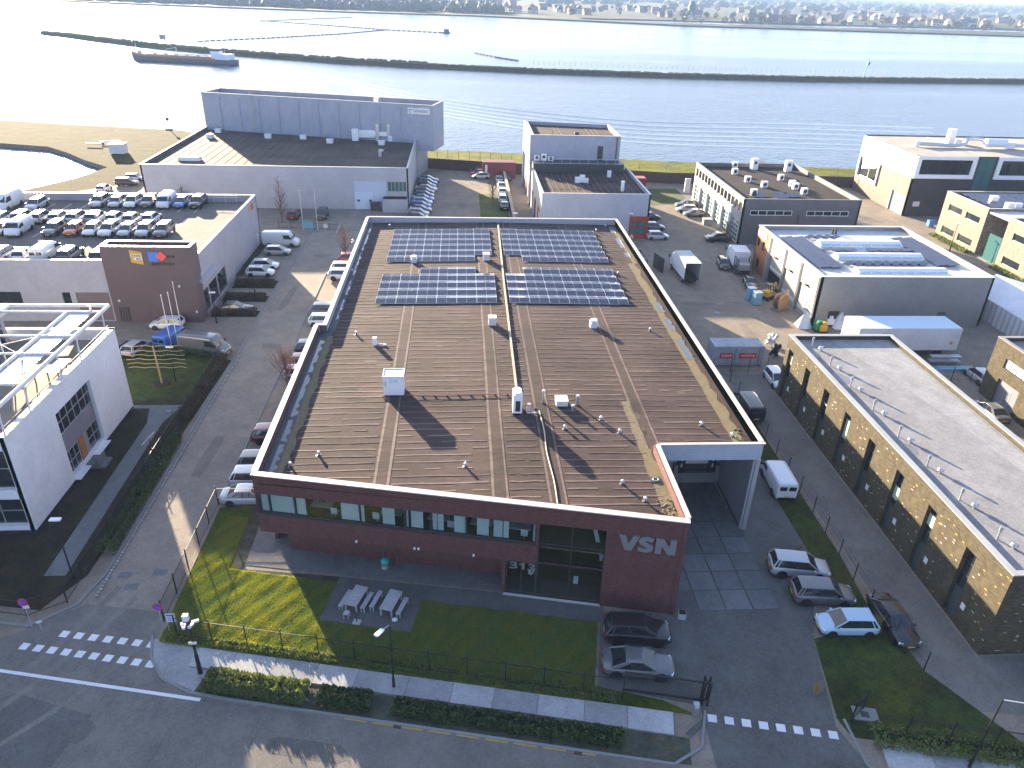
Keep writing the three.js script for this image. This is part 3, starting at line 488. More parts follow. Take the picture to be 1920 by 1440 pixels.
  // ribbon window of the upper floor with panes, screens and rooms behind
  const edges = [0.06, 0.96, 2.91, 3.76, 6.35, 7.82, 8.14, 9.47, 10.41, 11.18, 11.6, 12.52, 13.1, 13.55, 14.04, 14.75, 15.68, 16.42, 17.34, 17.61, 18.34, 18.76, 20.75];
  F.window([0.06, 20.75, 5.04, 6.84], [0.06, 0.98, 2.93, 7.85, 11.2, 13.1, 15.7, 17.5, 20.75].filter((v, i, a) => i === 0 || v > a[i - 1]), 1, { gm: M.pane, f: 0.11, back: 0.1, name: 'ribbon_window' });
  for (const [a, b] of [[0.1, 0.9], [1.05, 2.85], [3.0, 3.7], [6.4, 7.78], [7.9, 8.14], [9.5, 10.4], [11.28, 11.42], [11.62, 12.5], [13.2, 13.53], [13.58, 14.02], [14.78, 15.6], [16.45, 17.32], [17.64, 18.3], [18.36, 18.75], [20.5, 20.66]]) F.box('window_screen', a, b, 5.1, 6.8, -0.30, -0.27, M.blind);
  for (const u of [6.2, 12.4, 18.4]) F.box('expansion_joint', u, u + 0.02, 3.32, 4.9, -0.01, 0.004, M.frameDark);
  for (const u of [7.4, 11.8, 12.1, 16.2]) F.put('wall_spot', [bb(u, u + 0.14, 3.34, 3.5, 0, 0.12)], M.white);
  F.box('sill', 0.02, 20.85, 4.93, 5.02, -0.04, 0.05, M.frameDark);
  F.box('upper_floor', 0.3, 25.6, 4.5, 4.62, -7, -0.36, M.room); F.box('upper_ceiling', 0.3, 25.6, 7.0, 7.12, -7, -0.36, M.white); F.box('room_back', 0.3, 25.6, 0.1, 7.0, -7.2, -7.0, M.room);
  for (const u of [4.4, 9.8, 13.4, 16.6, 19.4]) { F.box('desk', u - 0.8, u + 0.8, 5.2, 5.25, -2.2, -1.2, M.white); F.box('screen', u - 0.3, u + 0.3, 5.32, 5.66, -1.75, -1.7, M.frameDark); F.box('paper', u - 0.55, u - 0.2, 5.255, 5.27, -1.6, -1.3, M.white); }
  for (const u of [5.6, 8.8, 14.4, 19.8]) F.put('chair', [bb(u - 0.25, u + 0.25, 5.0, 5.08, -1.3, -0.8), bb(u - 0.25, u + 0.25, 5.08, 5.6, -0.86, -0.8), bb(u - 0.04, u + 0.04, 4.62, 5.0, -1.1, -1.02)], M.blind);
  // tall glazed bay over the entrance, doorway with the number
  F.window([20.9, 25.65, 3.31, 6.93], 2, 2, { gm: M.pane, f: 0.07, back: 0.12, name: 'bay_window' });
  F.window([20.9, 25.65, 0.05, 3.28], 2, 1, { gm: M.pane, f: 0.08, back: 0.12, name: 'bay_window' });
  F.window([18.65, 20.88, 0.05, 3.2], 2, 1, { gm: M.pane, f: 0.08, back: 0.13, name: 'entrance_door' });
  F.box('lintel', 18.6, 20.9, 3.2, 3.3, -0.3, -0.02, M.frameDark);
  F.box('threshold', 18.5, 25.7, 0, 0.05, -0.1, 0.12, M.coping);
  F.box('bay_floor', 18.6, 25.6, 0.0, 0.06, -7, -0.3, M.room);
  F.put('stair_stringer', [beam(V3(24.6, 6.6, -1.6), V3(25.5, 3.2, -1.6), 0.18, 0.28), beam(V3(25.5, 3.2, -1.6), V3(25.45, 2.9, -1.6), 0.14, 0.2)], M.blind);
  F.put('pendant_lamp', [cyl(0.02, 0.02, 0.9, 21.9, 6.1, -1.8, 6), cyl(0.22, 0.05, 0.3, 21.9, 5.85, -1.8, 10)], M.letterGrey);
  F.put('reception_flowers', [0, 1, 2, 3, 4, 5].map(k => new THREE.IcosahedronGeometry(0.11 + 0.03 * (k % 2), 0).translate(20.35 + 0.14 * (k % 3), 1.9 + 0.2 * Math.floor(k / 2), -0.45)), M.white);
  F.box('lobby_board', 23.6, 23.95, 1.3, 2.0, -0.6, -0.55, M.white);
  F.put('house_number', fitText('313', 1.9, 0.62, 0.03).translate(18.9, 2.5, -0.1), M.letterGrey);
  F.put('company_letters', fitText('VSN', 3.95, 1.34, 0.12, 0.05).translate(26.45, 5.55, 0.005), M.letterGrey);
  // loading canopy in the corner: side wall, fascia of corrugated sheet, dock
  const rows = []; for (let k = 0; k < 8; k++) rows.push(bb(15.3, 23.7, 7.1 + k * 0.18, 7.1 + k * 0.18 + 0.11, Z(-47.98), Z(-47.93)));
  mesh('fascia', [bb(15.3, 23.7, 7.08, edge - 0.01, Z(-48.25), Z(-47.98))], M.corrugated, B); for (const r of rows) mesh('fascia_profile', r, M.corrugated, B);
  mesh('canopy_wall', bb(23.42, 23.72, 0, 7.4, Z(-61), Z(-48.02)), M.cladGrey, B); mesh('canopy_edge', [bb(23.4, 23.76, 0, 7.1, Z(-48.02), Z(-47.9)), bb(23.2, 23.36, 0, 7.08, Z(-48.2), Z(-47.96))], M.alu, B);
  mesh('dock_wall', bb(15.3, 23.4, 0, 7.4, Z(-55.4), Z(-55.1)), M.carparkWall, B); mesh('inner_wall', bb(15.0, 15.3, 0, 7.4, Z(-55.1), Z(-48.3)), M.brick, B);
  const dock = mesh('dock_shelter', [bb(19.5, 20.15, 1.15, 4.6, Z(-55.1), Z(-54.7)), bb(22.35, 23.0, 1.15, 4.6, Z(-55.1), Z(-54.7)), bb(19.5, 23.0, 4.6, 5.2, Z(-55.1), Z(-54.7))], M.black, B);
  mesh('dock_door', bb(20.15, 22.35, 1.9, 4.6, Z(-55.1), Z(-55.0)), M.white, B); mesh('dock_leveller', bb(20.15, 22.35, 1.1, 1.9, Z(-55.1), Z(-54.98)), M.frameDark, B); mesh('dock_frame', [bb(19.15, 19.48, 0, 2.0, Z(-55.1), Z(-54.5)), bb(23.02, 23.35, 0, 2.0, Z(-55.1), Z(-54.5)), bb(19.48, 23.02, 0, 1.1, Z(-55.1), Z(-54.6))], M.kerb, B);
  for (const x of [19.82, 22.68]) for (let k = 0; k < 4; k++) mesh('guide_mark', bb(x - 0.07, x + 0.07, 1.7 + k * 0.68, 2.1 + k * 0.68, Z(-54.7), Z(-54.68)), M.white, dock);
  for (const [x, s] of [[19.3, 1], [23.1, -1]]) mesh('wheel_guide', [rod(V3(x, 0.2, Z(-54.4)), V3(x, 0.2, Z(-50.9)), 0.08, 8), rod(V3(x, 0.2, Z(-50.9)), V3(x + s * 0.35, 0.16, Z(-50.5)), 0.08, 8)], M.kerb, B);
}

// ---- white building on the left with roof terrace and steel pergola
{
  const B = thing('white_building', 'white rendered building with roof terrace and white steel pergola', 'building', [-34.2, 0, -49]);
  const E = new Face(B, 0, 0, P2), S = new Face(B, -30, 0, 0);
  const big = [6.8, 13.2, 0.75, 7.05];
  E.wall('wall', 0, 20, 0.35, 9.1, M.white, [big], 0.45); mesh('plinth', bb(-29.8, -0.05, 0, 0.35, -20, -0.05), M.frameDark, B);
  S.wall('wall', 0, 29.9, 0.35, 9.1, M.white, [[12, 29.6, 4.3, 7.9], [12, 29.6, 0.8, 3.4]], 0.45); S.window([12, 29.6, 4.3, 7.9], 9, 2, { fm: M.alu, back: 0.3 }); S.window([12, 29.6, 0.8, 3.4], 9, 2, { fm: M.alu, back: 0.3 });
  mesh('rear_wall', bb(-30, -0.46, 0.35, 9.1, -20, -19.6), M.white, B);
  E.window([6.8, 13.2, 4.75, 7.05], 6, 2, { fm: M.alu, back: 0.28, f: 0.08 }); E.box('spandrel', 6.85, 13.15, 2.95, 4.75, -0.4, -0.3, std([0.22, 0.22, 0.24], { map: T.fine, roughness: 0.5 }));
  E.window([6.8, 9.2, 0.8, 2.95], 3, 2, { fm: M.alu, back: 0.28 }); E.window([10.9, 13.2, 0.8, 2.95], 2, 2, { fm: M.alu, back: 0.28 });
  E.box('door_panel', 9.2, 10.9, 0.75, 2.95, -0.42, -0.34, std([0.25, 0.25, 0.27], { roughness: 0.5 })); E.box('door', 9.35, 10.35, 0.75, 2.85, -0.34, -0.28, std([0.40, 0.15, 0.04], { map: T.fine, roughness: 0.6 }));
  mesh('steps', [bb(0, 1.6, 0, 0.25, -10.6, -9.0), bb(0, 1.1, 0.25, 0.5, -10.6, -9.0), bb(0.9, 1.05, 0.5, 0.9, -10.6, -9.0)], M.concreteDark, B);
  mesh('ledge', bb(0, 0.5, 0.36, 0.42, -13.2, -6.8), M.white, B);
  core(B, -29.5, -0.6, 0.4, 7.9, -19.5, -0.6);
  mesh('terrace_floor', bb(-29.5, -0.46, 7.9, 8.0, -19.6, -0.46), M.wood, B);
  mesh('parapet_coping', [bb(-0.5, 0.04, 9.1, 9.16, -20.02, -0.5), bb(-30, 0.04, 9.1, 9.16, -0.5, 0.04), bb(-30, 0.04, 9.1, 9.16, -20.05, -19.55)], M.white, B);
  // setback storey and its timber roof
  mesh('penthouse_wall', bb(-29.5, -9.6, 8.0, 11.0, -19, -4), M.carparkWall, B); mesh('penthouse_fascia', bb(-29.5, -9.2, 11.0, 11.6, -19.4, -3.6), M.white, B); mesh('penthouse_roof', bb(-29.2, -9.5, 11.6, 11.66, -19.1, -3.9), std([0.36, 0.19, 0.10], { map: T.roof, roughness: 0.8 }), B);
  for (let k = 0; k < 5; k++) mesh('penthouse_glass', bb(-9.62, -9.58, 8.3, 10.8, -18.4 + k * 3, -15.8 + k * 3), M.glass, B);
  // pergola
  const yb = 11.5; const beamP = (x0, z0, x1, z1, r = 0.17) => mesh('pergola_beam', rod(V3(x0, yb, z0), V3(x1, yb, z1), r, 10), M.white, B);
  beamP(0, -20, 0, 0); beamP(-3.1, -18.4, -3.1, 0, 0.15); beamP(-10, -20, 0, -20); beamP(-9.2, -18.4, 0, -18.4, 0.13); beamP(-9.2, -13, 0, -13, 0.11); beamP(-9.2, -9.4, 0, -9.4, 0.11); beamP(-9.2, -4, 0, -4, 0.11); beamP(-9.2, -20, -9.2, -18.4, 0.15);
  for (const z of [-18.4, -13, -9.4, -4, -0.3]) mesh('pergola_post', rod(V3(-0.15, 8, z), V3(0, yb, z), 0.07, 8), M.white, B);
  for (const z of [-13, -8]) mesh('pergola_post', rod(V3(-6.6, 8, z), V3(-6.6, yb, z), 0.07, 8), M.white, B);
  for (const [z0, z1] of [[-18.2, -13.2], [-12.8, -4.2]]) mesh('shade_panel', bb(-2.8, -0.9, yb - 0.1, yb - 0.06, z0, z1), M.steel, B);
  for (const [x, z] of [[-1.2, -18.9], [-2.4, -8.6]]) mesh('chimney_cap', [cyl(0.12, 0.12, 0.5, x, yb, z, 10), cyl(0.22, 0.22, 0.06, x, yb + 0.5, z, 12)], M.alu, B);
  mesh('tension_rod', [rod(V3(-7.5, yb, -12.8), V3(-3.2, yb, -9.5), 0.03, 5), rod(V3(-7.5, yb, -9.5), V3(-3.2, yb, -12.8), 0.03, 5)], M.white, B);
  mesh('railing', [rod(V3(-0.45, 9.45, -19.8), V3(-0.45, 9.45, -0.3), 0.04, 6), ...Array.from({ length: 11 }, (_, k) => rod(V3(-0.45, 9.1, -19.6 + k * 1.9), V3(-0.45, 9.45, -19.6 + k * 1.9), 0.025, 5))], M.frameDark, B);
}
for (const [x, z, l, i] of [[-36.2, -61.6, 2.6, 0], [-37.6, -58.4, 2.4, 1], [-37, -64.6, 2.2, 2]]) {
  const t = thing('terrace_table', ['pale wooden table under the pergola of the roof terrace', 'weathered table beside the roof terrace railing', 'low table behind the pergola post on the roof terrace'][i], 'table', [x, 8, z], 0.1 * i, 'roof terrace furniture');
  mesh('tabletop', bx(1.1, 0.06, l, 0, 0.7, 0), i === 0 ? M.coping : M.wood, t); for (const s of [-1, 1]) for (const q of [-1, 1]) mesh('leg', bx(0.09, 0.7, 0.09, 0.45 * s, 0, (l / 2 - 0.15) * q), M.wood, t);
}
{ const p = single('terrace_planter', [bx(1.2, 0.5, 1.2, 0, 0, 0), bx(1.5, 0.25, 1.5, 0, 0.5, 0)], M.white, 'white planter box on the roof terrace beneath the pergola', 'planter'); p.position.set(-41.6, 8, -60); }

// ---- building with the rooftop car park and the dark sign wall
const DECK = 7.05;
{
  const B = thing('car_park_building', 'grey building with rooftop car park and tall dark brown sign wall', 'building', [-34, 0, -91.6]);
  const X0 = -60, Zb = -33;
  const E = new Face(B, 0, 0, P2), S = new Face(B, X0, 0, 0), Nf = new Face(B, 0, Zb, Math.PI), Wf = new Face(B, X0, Zb, -P2);
  const holes = [[1.0, 4.3, 0.3, 3.3], [4.6, 8.2, 0.3, 3.3], [8.5, 12.4, 0.3, 3.3], [1.2, 7.0, 4.35, 5.0]];
  E.wall('wall', 0, 33, 0, 8.2, M.carparkWall, holes); holes.slice(0, 3).forEach(h => E.window(h, 2, 2)); E.window(holes[3], 3, 1);
  E.box('canopy', 0.6, 7.6, 5.05, 5.2, 0, 0.9, M.alu); E.box('wall_strip', 0, 0.5, 0, 6.4, 0, 0.12, M.white);
  E.box('service_door', 30.6, 31.6, 0, 2.3, 0, 0.05, M.white);
  const sh = [[44.9, 49.0, 0.1, 3.95], [43.2, 44.2, 2.3, 3.95], [33, 38.2, 2.0, 4.0], [24, 30, 2, 4]];
  S.wall('wall', 0, 49.2, 0, 8.2, M.carparkWall, sh); sh.slice(1).forEach((h, k) => S.window(h, k ? 3 : 1, 1)); for (let k = 0; k < 9; k++) S.box('shutter_slat', 44.92, 48.98, 0.12 + k * 0.42, 0.12 + k * 0.42 + 0.39, -0.2, -0.1 - 0.02 * (k % 2), std([0.17, 0.125, 0.125], { roughness: 0.6 }));
  Nf.wall('wall', 0, 60, 0, 8.2, M.carparkWall); Wf.wall('wall', 0, 33, 0, 8.2, M.carparkWall);
  S.box('wall_strip', 49.2, 49.55, 0, 8.2, -0.3, 0.05, M.white); S.wall('wall', 59.0, 59.98, 0, 8.2, M.carparkWall);
  mesh('deck', bb(X0 + 0.3, -0.3, DECK - 0.4, DECK, Zb + 0.3, -0.3), phys([0.19, 0.165, 0.145], { map: T.worn, roughness: 0.9, specularIntensity: 0.35 }), B);
  mesh('coping', [bb(-0.36, 0.04, 8.2, 8.27, Zb, -2.4), bb(X0, -10.95, 8.2, 8.27, -0.36, 0.04), bb(X0, -10, 8.2, 8.27, Zb - 0.04, Zb + 0.36), bb(-2.8, -0.4, 8.2, 8.27, Zb - 0.04, Zb + 0.36)], M.coping, B);
  core(B, X0 + 0.4, -0.4, 0.1, 6.5, Zb + 0.4, -0.5);
  // tall sign wall
  const F = new Face(B, -10.7, 0.35, 0);
  mesh('sign_wall', [bb(-10.7, 0.25, 0, 10.1, -0.05, 0.35), bb(-10.7, 0.25, 6, 10.1, -2.1, -1.75), bb(-10.7, -10.35, 6, 10.1, -1.75, -0.05), bb(-0.1, 0.25, 0, 10.1, -1.75, -0.05)], M.blade, B);
  mesh('sign_wall_coping', [bb(-10.75, 0.3, 10.1, 10.17, -0.09, 0.4), bb(-10.75, 0.3, 10.1, 10.17, -2.15, -1.7), bb(-10.75, -10.3, 10.1, 10.17, -1.7, -0.09), bb(-0.15, 0.3, 10.1, 10.17, -1.7, -0.09)], M.coping, B);
  const ys = F.put('yellow_sign', (() => { const s = new THREE.Shape([[3.55, 8.15], [5.0, 7.85], [5.0, 9.45], [3.55, 9.75]].map(p => new THREE.Vector2(...p))); return new THREE.ExtrudeGeometry(s, { depth: 0.1, bevelEnabled: false }); })(), M.yellow);
  F.box('sign_band', 3.62, 4.95, 8.92, 9.2, 0.1, 0.112, M.white, ys); F.box('sign_band', 3.95, 4.95, 8.45, 8.8, 0.1, 0.112, M.white, ys);
  F.put('sign_text', fitText('Schade', 1.15, 0.24, 0.01).translate(3.7, 8.94, 0.113), M.black, ys); F.put('sign_text', fitText('Net', 0.55, 0.24, 0.01).translate(4.25, 8.5, 0.113), M.black, ys);
  F.box('blue_square', 5.75, 6.95, 8.3, 9.5, 0, 0.12, M.blue); F.put('red_diamond', new THREE.BoxGeometry(0.95, 0.95, 0.14).rotateZ(Math.PI / 4).translate(7.3, 8.95, 0.08), std([0.75, 0.07, 0.05], { roughness: 0.5 }));
  F.put('sign_letters', [fitText('ma', 0.95, 0.3, 0.06).translate(7.95, 8.75, 0.005), fitText('ROVITTIO', 2.75, 0.36, 0.06).translate(5.95, 7.75, 0.005)], M.black);
  for (const [u, v] of [[8.8, 4.9], [1.0, 2.9], [10.4, 1.4]]) F.put('wall_lamp', cyl(0.13, 0.13, 0.25, u, v, 0.12, 10), M.white);
  F.put('wall_slots', [0, 1, 2, 3].map(k => bb(0.7 + k * 0.35, 0.85 + k * 0.35, 0.2, 2.1, 0, 0.05)), M.frameDark);
  // rails at the far corner and parking lines on the deck
  const p0 = -10.2; mesh('ramp_railing', [...[0.6, 1.2].map(y => rod(V3(p0, DECK + y + 0.2, Zb + 0.5), V3(-2.6, DECK + y + 0.2, Zb + 0.5), 0.045, 6)), ...[0.6, 1.2].map(y => rod(V3(p0, DECK + y + 0.2, Zb + 0.5), V3(p0 + 0.4, DECK + y, Zb + 3.5), 0.045, 6)), ...[0, 1, 2, 3, 4].map(k => rod(V3(p0 + k * 1.8, DECK, Zb + 0.5), V3(p0 + k * 1.8, DECK + 1.4, Zb + 0.5), 0.04, 6))], M.white, B);
  for (const [za, zb2, n] of [[-13, -17.4, 16], [-30.6, -26.4, 12], [-22.6, -18.4, 14]]) for (let k = 0; k < n; k++) mesh('parking_line', bb(-8.0 - k * 2.55, -7.9 - k * 2.55, DECK, DECK + 0.006, Math.min(za, zb2), Math.max(za, zb2)), M.paintWhite, B);
  for (const z of [-96.5, -99]) { const c = mesh('wall_logo', bb(0.005, 0.06, 6.6, 7.6, Zb + 2.5 + (z + 99) * 0.6, Zb + 3.3 + (z + 99) * 0.6), z < -98 ? M.signRed : M.yellow, B); }
}

// ---- big pale hall by the river with its tall rear block
{
  const B = thing('river_hall', 'large pale grey hall with tall skewed rear block by the river', 'building', [-35.5, 0, -146.7]);
  const S = new Face(B, -25.2, 0, 0), E = new Face(B, 25.1, 0, P2), Wf = new Face(B, -25.2, -41.5, -P2);
  const dr = [39.5, 46, 0, 5.6], wn = [46.2, 49.9, 3.5, 5.5];
  S.wall('wall', 0, 50.3, 0, 8.1, M.cladGrey, [dr, wn]); S.box('gate_panel', 39.5, 46, 0, 5.6, -0.3, -0.2, std([0.42, 0.52, 0.66], { roughness: 0.5 })); S.window(wn, 5, 1, { fm: M.alu, gm: M.glassGreen });
  const gate = S.box('roller_gate', 39.7, 43.2, 0, 3.5, -0.2, -0.13, std([0.48, 0.60, 0.75], { roughness: 0.5 })); for (const u of [40.2, 42.5]) S.box('gate_window', u, u + 0.5, 1.5, 1.9, -0.13, -0.11, M.frameDark, gate);
  mesh('porch', bb(20.1, 24.9, 0, 2.6, 0.005, 2.2), M.cladGrey, B); mesh('porch_roof', bb(20.2, 24.8, 2.6, 2.65, 0.1, 2.1), M.roofDark, B); mesh('loading_shelter', [bb(17.6, 19.6, 0, 1.6, 0.005, 1.0)], M.frameDark, B);
  for (const u of [11, 22.5, 33.5]) S.put('wall_anchor', [new THREE.BoxGeometry(0.9, 0.09, 0.06).rotateZ(0.785).translate(u, 4.4, 0.03), new THREE.BoxGeometry(0.9, 0.09, 0.05).rotateZ(-0.785).translate(u, 4.4, 0.035)], M.steel);
  E.wall('wall', 0, 29, 0, 8.1, M.cladGrey); Wf.wall('wall', 0, 41.5, 0, 8.1, M.cladGrey);
  core(B, -24.8, 24.7, 0.1, 7.2, -28.6, -0.5);
  const skew = (x) => -41.5 + (x + 25.2) * 13 / 50.3;
  mesh('roof', prism([[-24.8, -0.35], [24.7, -0.35], [24.7, skew(24.7)], [-24.8, skew(-24.8)]], 7.2, 7.5), M.roofTan, B);
  for (let k = 0; k < 26; k++) { const x = -24 + k * 1.87; mesh('roof_seam', bb(x, x + 0.09, 7.5, 7.545, skew(x) + 0.4, -0.5), phys([0.16, 0.135, 0.11], { map: T.roof, roughness: 0.9, specularIntensity: 0.35 }), B); }
  mesh('coping', [bb(-25.24, 25.14, 8.1, 8.17, -0.34, 0.04), bb(24.78, 25.14, 8.1, 8.17, -29, -0.34), bb(-25.24, -24.88, 8.1, 8.17, -41.5, -0.34)], M.coping, B);
  mesh('parapet', [bb(-25.19, -24.85, 7.2, 8.1, -41.5, -0.3), bb(24.76, 25.09, 7.2, 8.1, -29, -0.3)], M.cladDark, B);
  // tall block, its front skewed like the river bank, oversailing at its right end
  const ang = -Math.atan2(13, 50.3), T2 = new Face(B, -25.2, -41.9, ang), L = 56.2, tall = 15.75;
  T2.wall('tower_wall', 0, 52.2, 0, 5.9, M.cladBlue, [], 0.3); T2.wall('tower_wall', 0, L, 5.9, tall, M.cladBlue, [], 0.3);
  T2.put('tower_wall', [bb(0, 0.3, 0, tall, -8, -0.31), bb(L - 0.3, L, 5.9, tall, -8, -0.31), bb(0, L, 5.9, tall, -8.3, -8.0), bb(52.2, L - 0.3, 5.9, 6.1, -8, -0.31), bb(51.9, 52.2, 0, 5.9, -8, -0.31)], M.cladBlue);
  T2.put('tower_coping', [bb(-0.05, L + 0.05, tall, tall + 0.07, -0.32, 0.05), bb(-0.05, L + 0.05, tall, tall + 0.07, -8.35, -7.95), bb(-0.05, 0.35, tall, tall + 0.07, -7.95, -0.32), bb(L - 0.35, L + 0.05, tall, tall + 0.07, -7.95, -0.32)], M.coping);
  T2.box('tower_roof', 0.3, L - 0.3, tall - 1.1, tall - 1.0, -8, -0.3, M.roofDark);
  for (const u of [4.5, 9.4, 14.3, 19.2, 24.1, 29, 33.9, 38.8, 43.7, 48.6]) T2.put('downpipe', [rod(V3(u, 7.6, 0.08), V3(u, 14.8, 0.08), 0.06, 6), bb(u - 0.15, u + 0.15, 14.7, 15.0, 0, 0.22)], M.cladBlue);
  const lad = []; for (const u of [12.3, 12.9]) lad.push(rod(V3(u, 7.6, 0.3), V3(u, 16.7, 0.3), 0.05, 5)); for (let k = 0; k < 26; k++) lad.push(rod(V3(12.3, 8 + k * 0.33, 0.3), V3(12.9, 8 + k * 0.33, 0.3), 0.03, 4)); T2.put('ladder', lad, M.coping);
  const sg = T2.box('name_board', 50.3, 55.4, 13.8, 15.1, 0, 0.12, M.white); T2.put('board_text', fitText('LAGERSMIT', 3.4, 0.55, 0.02).translate(51.7, 14.15, 0.122), std([0.12, 0.22, 0.34]), sg); T2.put('board_emblem', new THREE.TorusGeometry(0.36, 0.09, 6, 18, 5).translate(51.0, 14.45, 0.13), M.teal, sg);
  T2.put('roof_antenna', [bb(41.5, 42.7, 14.8, 16.4, -3, -2.2), cyl(0.05, 0.05, 1.6, 43, 14.8, -2.5, 6)], M.alu);
}
// roof units of the pale hall
[[462, 345, 1.3], [510, 312, 1.2], [730, 300, 1.2], [810, 345, 1.3], [1020, 350, 1.3], [1180, 375, 1.3], [1490, 385, 1.3], [895, 308, 0.8]].forEach(([a, b, s], i) => { const p = G(250 + a / 3.2, 150 + b / 3.2, 7.6); single('roof_fan', [bx(s, 0.7, s, p.x, 7.5, p.z), bx(s * 1.15, 0.15, s * 1.15, p.x, 8.2, p.z)], M.whiteGloss, 'small white roof fan box on the pale hall roof', 'roof unit', 'white roof fans on the pale hall'); });
{ const p = G(250 + 340 / 3.2, 150 + 478 / 3.2, 7.6); single('roof_light', [bx(4.2, 0.6, 1.5, p.x, 7.5, p.z), bx(4.0, 0.15, 1.3, p.x, 8.1, p.z)], M.whiteGloss, 'long low white rooflight at the corner of the pale hall roof', 'rooflight'); }
{ const p = G(250 + 1055 / 3.2, 150 + 325 / 3.2, 7.6), o = thing('air_handler', 'square white air handler against the tall block wall', 'air handler', [p.x, 7.5, p.z]); mesh('casing', bx(2.6, 2.4, 1.6), M.whiteGloss, o); mesh('cap', cyl(0.5, 0.5, 0.6, -0.2, 2.4, 0), M.alu, o); }
{ const p = G(250 + 1430 / 3.2, 150 + 360 / 3.2, 7.6), o = thing('ventilation_plant', 'white ventilation plant with ducts and twin chimneys on the pale hall roof', 'roof plant', [p.x, 7.5, p.z]);
  mesh('duct', [bx(4.2, 1.6, 1.2, -1, 0.6, -0.6), bx(5, 0.9, 0.9, 2.2, 1.1, 0), bx(0.9, 1.2, 0.9, 4.3, 0, 0.4)], M.whiteGloss, o); for (const x of [1.4, 4.0]) mesh('chimney', [cyl(0.55, 0.55, 3.2, x, 0, 0.1), cyl(0.62, 0.62, 0.5, x, 3.2, 0.1)], M.alu, o); mesh('intake_cowl', [bx(1.4, 2.6, 1.2, -3.6, 0, 0.4)], M.whiteGloss, o); }
{ const p = G(250 + 1482 / 3.2, 150 + 458 / 3.2, 7.6); single('roof_pipe_cowl', [cyl(0.35, 0.35, 1.3, p.x, 7.5, p.z), bx(0.9, 0.4, 0.7, p.x + 0.2, 8.6, p.z)], M.alu, 'stubby pipe cowl standing alone on the pale hall roof', 'vent'); }

